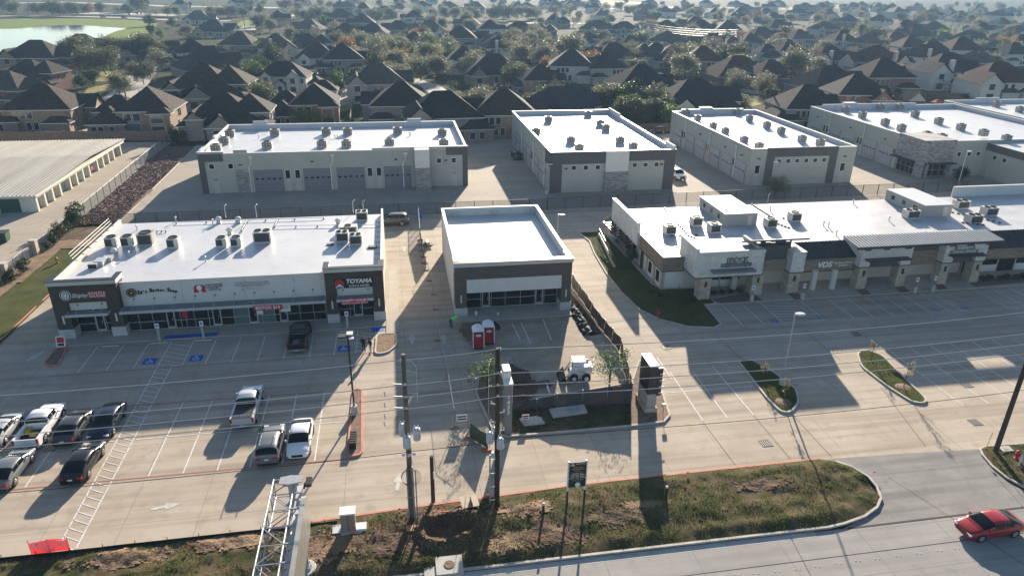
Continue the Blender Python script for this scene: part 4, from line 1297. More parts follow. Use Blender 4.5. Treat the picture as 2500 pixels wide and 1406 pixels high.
storefront(ct, 72.2, [7.02, 8.75, 8.95, 9.75, 9.95, 11.55, 13.3, 14.95, 15.1, 15.9, 16.05, 17.55], .13, 2.84, 1.15, doors=(2, 8))
for k in range(3):
    x = 7.2 + k * 5.2
    for q in (0, .75):
        vent((x + q, CY1 - .75, 5.25), 'short white flood light stub inside the vacant shop parapet', 0, 'stubs inside the rear parapet')
t = thing('paint_bucket', (8.0, 70.3, .12), 'white paint bucket on the vacant shop walk', 'bucket')
ob('pail', MB().lathe([(.14, 0), (.17, .38), (.18, .4)], 12), 'sign_white', t)
ob('handle', MB().path([(-.18, 0, .38), (-.1, 0, .52), (.1, 0, .52), (.18, 0, .38)], .01), 'metal_light', t)
t = thing('paint_bucket', (10.4, 70.0, .12), 'small white pail by the vacant shop window', 'bucket')
ob('pail', MB().lathe([(.1, 0), (.13, .25), (.14, .27)], 12), 'sign_white', t)
ob('handle', MB().path([(-.14, 0, .26), (0, 0, .38), (.14, 0, .26)], .01), 'metal_light', t)

# ---- the clinic building on the other side --------------------------------
RX0, RX1, RY0, RY1, RD = 30.9, 112.0, 74.3, 94.0, 4.0
rc = thing('clinic_building', (60, 82, 0), 'long brick and white stone clinic with patchy white roof', 'building')
bx('core_wall', 'stucco_tan', RX0 + .1, RY0 + .1, 0, RX1, RY1, RD, rc)
wob('roof', sheet([(RX0 + .3, RY0 + .3), (RX1, RY0 + .3), (RX1, RY1 - .1), (RX0 + .3, RY1 - .1)], RD + .03), 'membrane_old', rc)
bx('brick_band', 'brick_mixed', RX0, RY0, 2.45, 33.7, RY0 + .32, 4.22, rc)
bx('brick_band', 'brick_mixed', RX0, RY0 + .32, 2.45, RX0 + .32, 82.6, 4.22, rc)
bx('parapet_cap', 'frame_white', RX0 - .04, RY0 - .04, 4.22, 33.7, RY0 + .36, 4.27, rc)
bx('parapet_cap', 'frame_white', RX0 - .04, RY0 + .36, 4.22, RX0 + .36, 82.6, 4.27, rc)
bx('belt_trim', 'seam_dark', RX0 - .05, RY0 - .06, 2.36, 33.7, RY0 + .2, 2.45, rc)
bx('belt_trim', 'seam_dark', RX0 - .06, RY0 + .2, 2.36, RX0 + .2, 82.6, 2.45, rc)
bx('stucco_panel', 'stucco_white', RX0 + .4, RY0 + .02, .3, 33.7, RY0 + .11, 2.36, rc)
bx('stone_corner', 'stone_tan', RX0 - .02, RY0 - .02, 0, RX0 + .42, RY0 + .4, 2.36, rc)
for y in (75.6, 78.3):
    bx('wall_panel', 'stucco_white', RX0 + .02, y - .9, .3, RX0 + .1, y + .9, 2.36, rc)
    w_ = bx('window', 'glass_dark', RX0 - .02, y - .5, .7, RX0 + .02, y + .5, 2.1, rc)
    bx('stone_pilaster', 'stone_tan', RX0 - .1, y + .95, 0, RX0 + .1, y + 1.45, 2.36, rc)
bx('side_door', 'seam_dark', RX0 - .02, 81.0, 0, RX0 + .05, 81.9, 2.2, rc)
bx('raised_parapet', 'stone_white', RX0 - .45, 82.6, 2.7, RX0 - .05, 93.8, 5.75, rc)
bx('parapet_cap', 'frame_white', RX0 - .5, 82.55, 5.75, RX0, 93.85, 5.82, rc)
for k in range(9):
    y = 83.3 + k * 1.15
    bx('pergola_slat', 'seam_dark', RX0 - 1.7, y, 2.5, RX0 - .46, y + .3, 2.62, rc)
bx('pergola_beam', 'seam_dark', RX0 - 1.8, 83.0, 2.3, RX0 - 1.62, 93.4, 2.5, rc)
for y in (84.5, 87.5, 90.5):
    bx('window', 'glass_dark', RX0 + .06, y - .9, .5, RX0 + .1, y + .9, 2.2, rc)
    bx('stone_pilaster', 'stone_tan', RX0 - .12, y - 1.55, 0, RX0 + .1, y - 1.05, 2.5, rc)
def pier(t, x0, x1, y0, y1, h):
    bx('stone_pier', 'stone_tan', x0, y0, 0, x1, y1, h, t)
    bx('wall_light', 'seam_dark', (x0 + x1) / 2 - .12, y0 - .1, h * .62, (x0 + x1) / 2 + .12, y0 - .001, h * .86, t)
def clinic_block(x0, x1, y0, y1, z0, z1, split=False):
    """white stone portal block above tan piers"""
    bx('stone_block', 'stone_white', x0, y0, z0 if not split else z0 + .95, x1, y1, z1, rc)
    if split:
        bx('stone_block', 'stone_white', x0, y0, z0, x0 + 1.35, y1, z0 + .95, rc)
        bx('stone_block', 'stone_white', x1 - 1.35, y0, z0, x1, y1, z0 + .95, rc)
        bx('dark_soffit', 'tilt_dark', x0 + 1.36, y0 + .5, z0 - .3, x1 - 1.36, y1, z0 + .95, rc)
        bx('eyebrow_canopy', 'seam_dark', x0 + .5, y0 - .9, z0 + .95, x1 - .6, y0 + .01, z0 + 1.1, rc)
    bx('belt_trim', 'seam_dark', x0 - .04, y0 - .04, z0 - .1, x0 + 1.4, y1, z0, rc)
    bx('belt_trim', 'seam_dark', x1 - 1.4, y0 - .04, z0 - .1, x1 + .04, y1, z0, rc)
clinic_block(33.6, 41.9, 70.9, 76.0, 2.85, 5.62)
for a in ((33.55, 70.85, 41.95, 71.2), (33.55, 71.2, 33.95, 76), (41.55, 71.2, 41.95, 76)):
    bx('parapet_cap', 'stone_white', *a[:2], 5.62, *a[2:], 6.3 if a[0] < 40 and a[2] < 35 else 5.98, rc)
bx('tower_roof', 'membrane_old', 33.96, 71.21, 5.62, 41.54, 76, 5.66, rc)
bx('belt_trim', 'seam_dark', 35.0, 70.86, 2.75, 40.5, 71.4, 2.85, rc)
e0, e1 = fy(1742, 657, 70.2), fy(1846, 652, 70.2)
bx('eyebrow_canopy', 'canopy_metal', e0[0], 69.9, 3.62, e1[0], 70.89, 3.85, rc)
pier(rc, 34.3, 35.65, 70.8, 72.2, 2.75)
pier(rc, 41.0, 42.45, 71.2, 72.6, 2.75)
pier(rc, 45.6, 47.05, 71.1, 72.6, 2.75)
for x0, x1, y in ((35.7, 41.0, 74.2), (42.4, 45.6, 75.5), (47.1, 54.7, 74.6), (56.0, 60.0, 75.3), (61.4, 65.8, 75.0), (67.0, 70.3, 75.3), (71.6, 90, 74.2)):
    n = max(1, round((x1 - x0) / 2.6))
    for k in range(n):
        a, b = x0 + (x1 - x0) * k / n, x0 + (x1 - x0) * (k + 1) / n
        lo = 1.05 if (k % 2 and x0 in (47.1, 71.6)) or x0 == 35.7 else .12
        w_ = bx('window', 'glass_dark', a + .15, y - .06, lo, b - .15, y + .2, 2.4, rc)
        bx('window_frame', 'seam_dark', (a + b) / 2 - .03, y - .09, lo, (a + b) / 2 + .03, y - .061, 2.4, rc)
        if lo > 1:
            bx('sill_panel', 'stucco_white', a + .1, y - .08, .12, b - .1, y + .1, lo - .02, rc)
    bx('recess_wall', 'stone_tan', x0, y, .1, x1, y + .3, 2.75, rc)
for px, py in ((1988, 712), (2036, 710), (1795, 712), (2455, 655), (2400, 660)):
    c_ = g(px, py)
    wob('round_column', MB().tube((c_[0], c_[1] + .6, 0), (c_[0], c_[1] + .6, 2.6), .38, n=16), 'stucco_tan', rc)
# dark louvred tower
bx('brick_fascia', 'brick_mixed', 41.9, 72.0, 2.75, 45.6, 72.6, 4.2, rc)
bx('dark_siding', 'tilt_dark', 41.96, 72.3, 4.2, 45.9, 73.4, 5.82, rc)
for k in range(4):
    for q in range(6):
        x = 42.0 + q * .65
        if (k + q) % 4: bx('louvre_slat', 'tilt_dark', x, 72.35, 5.85 + k * .15, x + .6, 72.5, 5.95 + k * .15, rc)
for x in (41.98, 43.9, 45.75):
    for y in (72.32,):
        bx('louvre_post', 'tilt_dark', x, y, 5.82, x + .15, y + .15, 6.45, rc)
wob('tower_roof', MB().loft([[(40.4, 71.0, 6.92), (47.3, 71.0, 6.92), (47.3, 71.0, 7.12), (40.4, 71.0, 7.12)], [(40.4, 74.0, 5.78), (47.3, 74.0, 5.78), (47.3, 74.0, 5.96), (40.4, 74.0, 5.96)]]), 'seam_dark', rc)
bx('stone_block', 'stone_white', 45.55, 71.0, 2.85, 47.25, 75.2, 5.35, rc)
bx('parapet_cap', 'frame_white', 45.5, 70.95, 5.35, 47.3, 75.25, 5.42, rc)
bx('belt_trim', 'seam_dark', 45.5, 70.95, 2.75, 47.3, 73, 2.85, rc)
# brick fascias with dark standing seam roofs
def seam_roof(x0, x1, y0, z0, y1, z1, m, step, name='seam_roof'):
    r = wob(name, MB().loft([[(x0, y0, z0 - .1), (x1, y0, z0 - .1), (x1, y0, z0), (x0, y0, z0)], [(x0, y1, z1 - .1), (x1, y1, z1 - .1), (x1, y1, z1), (x0, y1, z1)]]), m, rc)
    l = hypot(y1 - y0, z1 - z0)
    key = ('rib', m, round(l, 2))
    if key not in UNIT:
        UNIT[key] = MB().box(-.025, 0, 0, .025, l, .07).mesh('seam', m)
    n = int((x1 - x0) / step)
    for k in range(n + 1):
        o = bpy.data.objects.new('seam', UNIT[key])
        o.location = (x0 + .03 + k * (x1 - x0 - .06) / n - rc.location.x, y0 - rc.location.y, z0)
        o.rotation_euler = (atan2(z1 - z0, y1 - y0), 0, 0)
        link(o, r)
    return r
bx('brick_fascia', 'brick_mixed', 47.25, 72.0, 2.45, 54.6, 72.5, 4.12, rc)
bx('belt_trim', 'seam_dark', 47.25, 71.95, 2.35, 54.6, 72.5, 2.45, rc)
seam_roof(47.3, 54.7, 71.8, 4.14, 74.6, 5.25, 'seam_dark', .45)
bx('brick_fascia', 'brick_mixed', 61.4, 72.0, 2.5, 65.7, 72.5, 4.4, rc)
bx('dark_siding', 'tilt_dark', 61.4, 72.1, 4.4, 65.7, 72.5, 5.5, rc)
bx('brick_fascia', 'brick_mixed', 71.7, 72.4, 2.6, 110, 72.9, 4.1, rc)
bx('belt_trim', 'seam_dark', 71.7, 72.35, 2.5, 110, 72.9, 2.6, rc)
seam_roof(71.8, 110, 72.2, 4.12, 75.0, 5.4, 'seam_dark', .45)
clinic_block(54.5, 61.3, 71.0, 75.0, 3.05, 5.75, True)
clinic_block(65.75, 71.6, 71.0, 75.0, 3.05, 5.75, True)
for a, b in ((54.75, 56.0), (60.0, 61.25), (65.85, 67.05), (70.35, 71.55)):
    pier(rc, a, b, 71.1, 72.4, 2.95)
seam_roof(52.9, 72.3, 69.85, 6.12, 72.9, 6.42, 'seam_light', .43, 'canopy_roof')
bx('canopy_edge', 'seam_dark', 52.8, 69.7, 5.84, 72.4, 69.84, 6.08, rc)
for x in (54.9, 57.3, 60.2, 66.2, 68.6, 71.2):
    wob('bracket', MB().tube((x, 70.98, 5.2), (x, 70.1, 5.6), .08, n=6), 'seam_dark', rc)
# roof rooms
for pts, zt in ((((1777, 523), (1852, 519), (1782, 478), (1705, 480)), 5.72), (((2266, 502), (2328, 498), (2226, 460), (2161, 463)), 5.72)):
    q = [g(*p, zt) for p in pts]
    x0, x1 = (q[0][0] + q[3][0]) / 2, (q[1][0] + q[2][0]) / 2
    y0, y1 = min(q[0][1], q[1][1]), min(max(q[2][1], q[3][1]), RY1 - .2)
    bx('roof_room', 'tilt_grey', x0, y0, RD + .03, x1, y1, zt - .06, rc)
    bx('roof_room_top', 'membrane', x0 - .08, y0 - .08, zt - .06, x1 + .08, y1 + .08, zt + .03, rc)
    bx('roof_room_door', 'stucco_tan', x1 - 1.4, y0 - .03, RD + .04, x1 - .7, y0, RD + 1.4, rc)
    for k in range(3):
        y = y0 + 1.6 + k * 2.4
        bx('window', 'glass_house', x0 - .03, y, RD + .6, x0, y + .7, RD + 1.2, rc)
AR = 'air conditioners on the clinic roof'
for (px, py), fans, lab in (((1638, 575), 1, 'cream roof unit standing alone behind the brick corner'), ((1703, 554), 1, 'cream roof unit close beside the first roof room'), ((1747, 571), 1, 'cream roof unit before the first roof room'), ((1885, 558), 1, 'cream roof unit at the end of the black pipe blocks'), ((1944, 543), 1, 'cream roof unit with dark coil in mid roof'), ((2230, 536), 2, 'weathered roof unit before the second roof room'), ((2352, 512), 2, 'large weathered roof unit near the rear parapet'), ((2421, 529), 2, 'grey weathered roof unit beyond the pipe blocks'), ((2383, 548), 2, 'pale roof unit beside the second roof room door'), ((1692, 612), 0, 'small condenser on blocks behind the white portal')):
    c_ = g(px, py, RD)
    s_ = 1.0 if fans == 1 else 1.35
    ac_unit((c_[0], c_[1] + .7, RD + .03), (1.45 * s_) if fans else .8, 1.3 if fans else .5, 1.15 if fans else .85, lab, AR, 'ac_body', max(1, fans), side='N' if fans else 'W')
mbk = unit_box('black_paint')
t = thing('pipe_support_row', (*g(1700, 580, RD), RD), 'row of small black pipe support blocks across the clinic roof', 'pipe supports')
for (a, b, n) in (((1623, 510), (1680, 575), 14), ((1680, 575), (1750, 605), 10), ((1835, 500), (1882, 530), 10), ((1895, 535), (1930, 533), 3), ((1900, 548), (1925, 557), 4), ((2325, 520), (2440, 545), 9), ((2350, 545), (2400, 550), 5), ((1640, 577), (1700, 575), 4)):
    A, B = g(*a, RD), g(*b, RD)
    for k in range(n):
        x, y = A[0] + (B[0] - A[0]) * k / (n - 1), A[1] + (B[1] - A[1]) * k / (n - 1)
        bx('block', 'black_paint', x - .14, y - .12, RD + .031, x + .14, y + .12, RD + .16, t)
for px, py, k in ((2010, 552, 0), (2022, 555, 0), (2041, 575, 0), (2083, 498, 0), (1690, 518, 0), (1702, 515, 0), (1880, 515, 0), (2310, 540, 0), (2170, 540, 0), (1873, 500, 2)):
    c_ = g(px, py, RD)
    vent((c_[0], c_[1], RD + .03), 'short vent pipe standing on the patchy clinic roof' if k == 0 else 'thin antenna mast at the back of the clinic roof', k, 'vents on the clinic roof' if k == 0 else None)
bx('rear_parapet', 'stucco_white', 85.5, RY1 - .1, RD, RX1, RY1 + .3, 5.6, rc)
# clinic signs
s6 = thing('clinic_sign', (*(lambda q: (q[0], 70.9, q[1]))(fy(1798, 641, 70.9)),), 'grey serif orthodontics letters on the white stone portal', 'sign')
for off, m, y in ((0, 'dark_metal', -.02), (.0, 'metal_light', -.07)):
    text(s6, 'BROCK', .82, (.1, y, .28), m, ext=.03, bold=.06 if m == 'dark_metal' else -.008, xs=.95)
    text(s6, 'ORTHODONTICS', .5, (0, y, -.32), m, ext=.03, bold=.06 if m == 'dark_metal' else -.008, xs=.95)
s7 = thing('clinic_sign', (*(lambda q: (q[0], 72.0, q[1]))(fy(2037, 645, 72)),), 'white veterinary dentistry letters on the brick fascia', 'sign')
text(s7, 'VDS', .95, (-1.35, -.06, 0), 'sign_white', italic=.2, ext=.04, bold=.03, xs=1.1)
text(s7, 'Veterinary Dentistry\n— Specialists —', .4, (1.15, -.06, .02), 'sign_white', italic=.2, ext=.02, xs=.78)
s8 = thing('clinic_sign', (*(lambda q: (q[0], 71.0, q[1]))(fy(2355, 610, 71)),), 'pale eyecare letters on dark backing, white stone portal', 'sign')
ob('backing', MB().box(-1.45, -.05, .02, 1.35, 0, .5).box(-1.95, -.05, -.42, 1.95, 0, .0), 'canopy_metal', s8)
text(s8, 'INFINITY', .5, (0, -.07, .26), 'sign_white', ext=.02, xs=1.05)
text(s8, 'EYECARE + OPTICAL', .36, (0, -.07, -.21), 'sign_white', ext=.02, xs=.95)
# ------------------------------------------------------------------ warehouses behind
def overhead_door(t, axis, p, a, b, h, lites=5, m='roll_door'):
    """sectional door in a wall: axis 'y' = wall facing -Y at y=p, axis 'x' = wall facing -X at x=p"""
    if axis == 'y':
        d = bx('overhead_door', 'dark_metal', a, p - .05, 0, b, p - .001, h, t)
    else:
        d = bx('overhead_door', 'dark_metal', p - .05, a, 0, p - .001, b, h, t)
    n = 6
    ww = b - a
    for k in range(n):
        z0, z1 = h * k / n + .015, h * (k + 1) / n - .015
        o = bpy.data.objects.new('door_panel', unit_box(m))
        # the frame is a scaled unit box: place panels in its unit space
        link(o, d)
        if axis == 'y':
            o.location = (0, -1.0, z0 / h); o.scale = (.985, 1.0, (z1 - z0) / h)
        else:
            o.location = (-1.0, 0, z0 / h); o.scale = (1.0, .985, (z1 - z0) / h)
    for k in range(lites):
        u = (k + .5) / lites - .5
        o = bpy.data.objects.new('door_window', unit_box('glass_dark'))
        link(o, d)
        zz = (3.35 if n == 6 else 3) / n
        if axis == 'y':
            o.location = (u, -1.62, zz); o.scale = (.5 / ww, .4, .26 / h)
        else:
            o.location = (-1.62, u, zz); o.scale = (.4, .5 / ww, .26 / h)
    return d
def square_window(t, axis, p, a, b, z0, z1):
    if axis == 'y':
        w = bx('window_frame', 'frame_white', a - .08, p - .06, z0 - .08, b + .08, p - .001, z1 + .08, t)
        bx('pane', 'glass_dark', a, p - .075, z0, b, p - .061, z1, t)
    else:
        w = bx('window_frame', 'frame_white', p - .06, a - .08, z0 - .08, p - .001, b + .08, z1 + .08, t)
        bx('pane', 'glass_dark', p - .075, a, z0, p - .061, b, z1, t)
def man_door(t, axis, p, a, w=.95, h=2.1, glass=True):
    if axis == 'y':
        bx('door', 'white_paint' if 0 else 'door_paint', a, p - .05, 0.0, a + w, p - .001, h, t)
        bx('door_light', 'dark_metal', a + w / 2 - .1, p - .2, h + .2, a + w / 2 + .1, p - .001, h + .35, t)
        if glass: square_window(t, axis, p, a + .05, a + w - .05, h + .15, h + 1.6)
    else:
        bx('door', 'door_paint', p - .05, a, 0, p - .001, a + w, h, t)
        if glass: square_window(t, axis, p, a + .05, a + w - .05, h + .15, h + 1.6)
def downspout(t, axis, p, a, ztop, jog=-.5):
    if axis == 'y':
        bx('rain_head', 'metal_light', a - .35 - .0, p - .32, ztop - .3, a + .35, p - .001, ztop + .15, t)
        wob('downspout', MB().path([(a, p - .16, ztop - .3), (a, p - .16, ztop - 1.0), (a + jog, p - .16, ztop - 1.9), (a + jog, p - .16, 0)], .09), 'frame_white', t)
    else:
        bx('rain_head', 'metal_light', p - .32, a - .3, ztop - .3, p - .001, a + .3, ztop + .15, t)
        wob('downspout', MB().path([(p - .16, a, ztop - .3), (p - .16, a, 0)], .09), 'frame_white', t)
def wall_pack(t, axis, p, a, z):
    if axis == 'y': bx('wall_lamp', 'dark_metal', a - .25, p - .3, z, a + .25, p - .001, z + .18, t)
    else: bx('wall_lamp', 'dark_metal', p - .3, a - .25, z, p - .001, a + .25, z + .18, t)
def shell(t, x0, x1, y0, y1, deck, top, caps=True, wallm='tilt_grey'):
    """tilt-up box: four parapet walls round a white membrane deck"""
    th = .3
    bx('front_wall', wallm, x0, y0, 0, x1, y0 + th, top, t)
    bx('rear_wall', wallm, x0, y1 - th, 0, x1, y1, top, t)
    bx('side_wall', wallm, x0, y0 + th, 0, x0 + th, y1 - th, top, t)
    bx('side_wall', wallm, x1 - th, y0 + th, 0, x1, y1 - th, top, t)
    # membrane lining of the parapet and the deck
    wob('roof', sheet([(x0 + th, y0 + th), (x1 - th, y0 + th), (x1 - th, y1 - th), (x0 + th, y1 - th)], deck), 'membrane', t)
    bx('parapet_lining', 'membrane', x0 + th, y1 - th - .05, deck, x1 - th, y1 - th - .002, top - .02, t)
    bx('parapet_lining', 'membrane', x0 + th + .002, y0 + th, deck, x0 + th + .05, y1 - th - .06, top - .02, t)
    bx('parapet_lining', 'membrane', x1 - th - .05, y0 + th, deck, x1 - th - .002, y1 - th - .06, top - .02, t)
    for a in ((x0 - .05, y0 - .05, x1 + .05, y0 + th + .05), (x0 - .05, y1 - th - .08, x1 + .05, y1 + .05), (x0 - .05, y0 + th + .05, x0 + th + .06, y1 - th - .08), (x1 - th - .06, y0 + th + .05, x1 + .05, y1 - th - .08)):
        bx('parapet_cap', 'frame_white', a[0], a[1], top, a[2], a[3], top + .08, t)
WA = 'rooftop units on the %s'
def units(pts, deck, lab, grp, w=1.7, d=1.3, h=1.15):
    for px, py in pts:
        c_ = g(px, py, deck)
        ac_unit((c_[0], c_[1] + d / 2, deck), w, d, h, lab, grp, 'ac_grey', 1, side='N', holes=True)
# --- first warehouse (long side to the camera)
w1 = thing('warehouse', (-10, 136, 0), 'long grey warehouse with four slate blue overhead doors', 'warehouse')
X0, X1, Y0, Y1 = -32.5, 12.8, 123.8, 149.5
shell(w1, X0, X1, Y0, Y1, 5.9, 6.75)
for a, b, z in ((-32.5, -28.3, 7.05), (-26.7, -24.5, 7.3), (-3.75, 12.8, 7.1)):
    bx('raised_parapet', 'tilt_grey', a, Y0 - .03, 6.83, b, Y0 + .36, z, w1)
    bx('parapet_cap', 'frame_white', a - .05, Y0 - .08, z, b + .05, Y0 + .41, z + .08, w1)
for a, b in ((-27.6, -24.9), (3.0, 5.8)):
    bx('raised_parapet', 'membrane', a, Y1 - .36, 6.83, b, Y1 + .03, 7.45, w1)
for a, b, z in ((125, 128, 7.15), (136, 138, 7.2)):
    bx('raised_parapet', 'membrane', X0 - .03, a, 6.83, X0 + .36, b, z, w1)
bx('dark_trim', 'tilt_dark', X0 - .02, Y0 - .05, 0, -31.5, Y0 - .001, 5.45, w1)
bx('dark_trim', 'tilt_dark', X0 - .02, Y0 - .051, 5.45, -28.5, Y0 - .001, 6.8, w1)
bx('dark_trim', 'tilt_dark', 11.9, Y0 - .05, 0, 12.82, Y0 - .001, 5.6, w1)
bx('dark_trim', 'tilt_dark', 9.0, Y0 - .051, 5.6, 12.82, Y0 - .001, 6.95, w1)
bx('stone_panel', 'ledge_stone', -26.8, Y0 - .22, 0, -24.55, Y0 - .001, 3.95, w1)
bx('pilaster', 'stucco_white', 3.45, 121.7, 3.95, 5.95, Y0 - .002, 7.1, w1)
bx('pilaster_stone', 'ledge_stone', 3.38, 121.62, 0, 6.02, Y0 - .002, 3.95, w1)
for a, b in ((-23.9, -19.1), (-15.65, -10.95), (-10.05, -5.3), (-1.9, 2.7)):
    overhead_door(w1, 'y', Y0, a, b, 3.85, 5, 'roll_door_slate')
for a, b in ((-30.85, -30.1), (-27.8, -27.05), (7.35, 8.1), (9.95, 10.7)):
    square_window(w1, 'y', Y0, a, b, 4.25, 5.05)
for a in (-18.7, -17.05, -4.8, -3.25):
    man_door(w1, 'y', Y0, a, .85)
for a in (-30.6, 9.9):
    man_door(w1, 'y', Y0, a, 1.0, glass=False)
for a in (-24.0, -10.5, 1.9):
    downspout(w1, 'y', Y0, a, 6.2)
for a, z in ((-25.8, 4.75), (-14, 5.0), (.2, 5.0), (8.9, 4.6)):
    wall_pack(w1, 'y', Y0, a, z)
units(((561, 335), (547, 353), (527, 371), (671, 333), (652, 364), (797, 330), (849, 330), (786, 361), (846, 361), (971, 328), (951, 357), (1084, 358), (1080, 332)), 5.9, 'grey roof unit with white ports on the long warehouse roof', WA % 'long warehouse')
for px, py in ((632, 338), (818, 336), (824, 336), (1000, 332), (1003, 332)):
    c_ = g(px, py, 5.9); vent((c_[0], c_[1], 5.9), 'thin twin flue on the long warehouse roof', 0, 'flues on the long warehouse')
# --- second warehouse (gable end to the camera)
w2 = thing('warehouse', (37.5, 138, 0), 'warehouse with glaring roof, dark frame and stone pilaster on its end', 'warehouse')
X0, X1, Y0, Y1 = 26.4, 49.0, 117.2, 158.0
shell(w2, X0, X1, Y0, Y1, 6.3, 7.1)
bx('dark_trim', 'tilt_dark', X0 - .02, Y0 - .05, 5.0, 36.2, Y0 - .001, 7.05, w2)
bx('dark_trim', 'tilt_dark', 40.3, Y0 - .05, 5.3, X1 + .02, Y0 - .001, 7.05, w2)
bx('dark_trim', 'tilt_dark', X0 - .02, Y0 - .051, 0, 28.5, Y0 - .001, 5.0, w2)
bx('dark_trim', 'tilt_dark', 47.0, Y0 - .051, 0, X1 + .02, Y0 - .001, 5.3, w2)
bx('dark_trim', 'tilt_dark', X0 - .05, Y0 + .0, 4.6, X0 - .001, 121.5, 7.05, w2)
bx('pilaster', 'stucco_white', 36.2, Y0 - .5, 3.6, 40.3, Y0 - .002, 7.1, w2)
bx('pilaster_stone', 'ledge_stone', 36.12, Y0 - .58, 0, 40.38, Y0 - .002, 3.6, w2)
for k in range(3):
    a = 30.2 + k * 2.15; square_window(w2, 'y', Y0, a, a + .75, 4.0, 4.7)
    a = 41.2 + k * 2.0; square_window(w2, 'y', Y0, a, a + .75, 4.2, 4.9)
wall_pack(w2, 'y', Y0, 29.2, 4.2); wall_pack(w2, 'y', Y0, 46.5, 4.5)
for k, y in enumerate((121.8, 127.2, 134.5, 139.8, 147, 152)):
    overhead_door(w2, 'x', X0, y, y + 4.2, 3.7, 4)
for y in (119.0, 120.3, 132.0, 133.3, 145):
    man_door(w2, 'x', X0, y, .85)
for y in (121.3, 131.6, 144.6): downspout(w2, 'x', X0, y, 6.2)
bx('raised_parapet', 'stucco_white', X1 - .4, 117.6, 7.18, X1 + .05, 121.5, 7.7, w2)
bx('raised_parapet', 'stucco_white', X1 - .4, 150, 7.18, X1 + .05, 158.0, 7.6, w2)
units(((1437, 286), (1467, 309), (1481, 320), (1516, 351), (1416, 370), (1548, 366), (1395, 351), (1310, 330), (1340, 300)), 6.3, 'roof unit standing in the glare on the middle warehouse', WA % 'middle warehouse', 1.5, 1.2, 1.15)
# --- third warehouse
w3 = thing('warehouse', (74, 137, 0), 'grey warehouse with dark portal frame round six small windows', 'warehouse')
X0, X1, Y0, Y1 = 63.6, 84.3, 117.6, 157.0
shell(w3, X0, X1, Y0, Y1, 5.95, 6.7)
a0, a1 = 66.6, 80.6
bx('dark_trim', 'tilt_dark', a0, Y0 - .08, 0, a0 + 1.6, Y0 - .001, 5.2, w3)
bx('dark_trim', 'tilt_dark', a1 - 1.5, Y0 - .08, 0, a1, Y0 - .001, 5.2, w3)
bx('dark_trim', 'tilt_dark', a0, Y0 - .081, 5.2, a1, Y0 - .001, 6.85, w3)
bx('parapet_cap', 'frame_white', a0 - .05, Y0 - .13, 6.85, a1 + .05, Y0 - .051, 6.93, w3)
for k in range(6):
    a = 68.8 + k * 1.78; square_window(w3, 'y', Y0, a, a + .75, 4.05, 4.75)
man_door(w3, 'y', Y0, 64.6, .95); man_door(w3, 'y', Y0, 81.6, .95)
wall_pack(w3, 'y', Y0, 65.1, 4.9); wall_pack(w3, 'y', Y0, 82.2, 4.9)
for y in (119.0, 124.6, 130.2, 137.2, 142.8, 150.0):
    overhead_door(w3, 'x', X0, y, y + 4.2, 3.7, 4)
for y in (123.5, 135.2, 136.1, 148.0, 149.0): man_door(w3, 'x', X0, y, .8)
for y in (123.3, 135.0, 147.6): downspout(w3, 'x', X0, y, 6.1)
for y in (121, 128, 140): wall_pack(w3, 'x', X0, y, 4.8)
for a, b, z in ((65.8, 70.6, 7.15), (73.4, 81, 7.15)):
    bx('raised_parapet', 'membrane', a, Y1 - .36, 6.78, b, Y1 + .03, z, w3)
bx('rear_bay', 'membrane', 70.6, Y1 - .2, 6.2, 73.4, Y1 + 1.4, 7.4, w3)
units(((1678, 282), (1705, 297), (1743, 316), (1773, 329), (1819, 351), (1856, 367), (1803, 281), (1832, 297), (1875, 314), (1910, 328), (1961, 349), (2006, 358)), 5.95, 'grey roof unit on the warehouse with the six window portal', WA % 'portal warehouse', 1.25, 1.2, 1.2)
# --- fourth warehouse with the stone entrance corner
w4 = thing('warehouse', (110, 138, 0), 'large grey warehouse with a pale ledgestone entrance corner', 'warehouse')
X0, X1, Y0, Y1 = 100.0, 150.0, 119.6, 160.0
shell(w4, X0, 139.0, Y0, Y1, 5.95, 6.8)
bx('wing_wall', 'tilt_grey', 113.4, 96, 0, 150, 119.55, 6.3, w4)
wob('wing_roof', sheet([(113.5, 96.2), (150, 96.2), (150, 119.5), (113.5, 119.5)], 6.34), 'membrane', w4)
bx('dark_trim', 'tilt_dark', 113.34, 96, 5.0, 113.399, 119.5, 6.32, w4)
bx('stone_corner', 'ledge_stone', X0 - .6, Y0 - .6, 2.9, 106.2, 126.5, 7.15, w4)
bx('stone_corner', 'ledge_stone', X0 - .6, Y0 - .6, 0, X0 + .3, 120.6, 2.9, w4)
bx('stone_corner', 'ledge_stone', X0 + .8, Y0 - .6, 0, X0 + 1.4, Y0 + .2, 2.9, w4)
bx('stone_corner', 'ledge_stone', 105.4, Y0 - .6, 0, 106.2, Y0 + .2, 2.9, w4)
storefront(w4, Y0 - .15, [101.4, 102.7, 104.1, 105.4], .1, 2.85, 1.3)
for k in range(4):
    a = 120.8 + k * 1.35
    bx('window', 'glass_dark', X0 - .1, a, .1, X0 - .02, a + 1.25, 2.6, w4)
    bx('window_bar', 'frame_light', X0 - .13, a, 1.3, X0 - .101, a + 1.25, 1.36, w4)
    bx('window_bar', 'frame_light', X0 - .14, a - .05, .1, X0 - .1, a + .02, 2.6, w4)
bx('entry_canopy', 'dark_metal', X0 - 1.9, 120.4, 2.75, X0 - .61, 126.3, 2.9, w4)
bx('entry_canopy', 'dark_metal', 100.9, Y0 - 1.8, 2.75, 106.4, Y0 - .61, 2.9, w4)
for y in (128, 133.4, 141, 146.4, 154):
    overhead_door(w4, 'x', X0, y, y + 4.2, 3.8, 4)
for y in (127.0, 138.2, 139.3, 151.2, 152.4): man_door(w4, 'x', X0, y, .8)
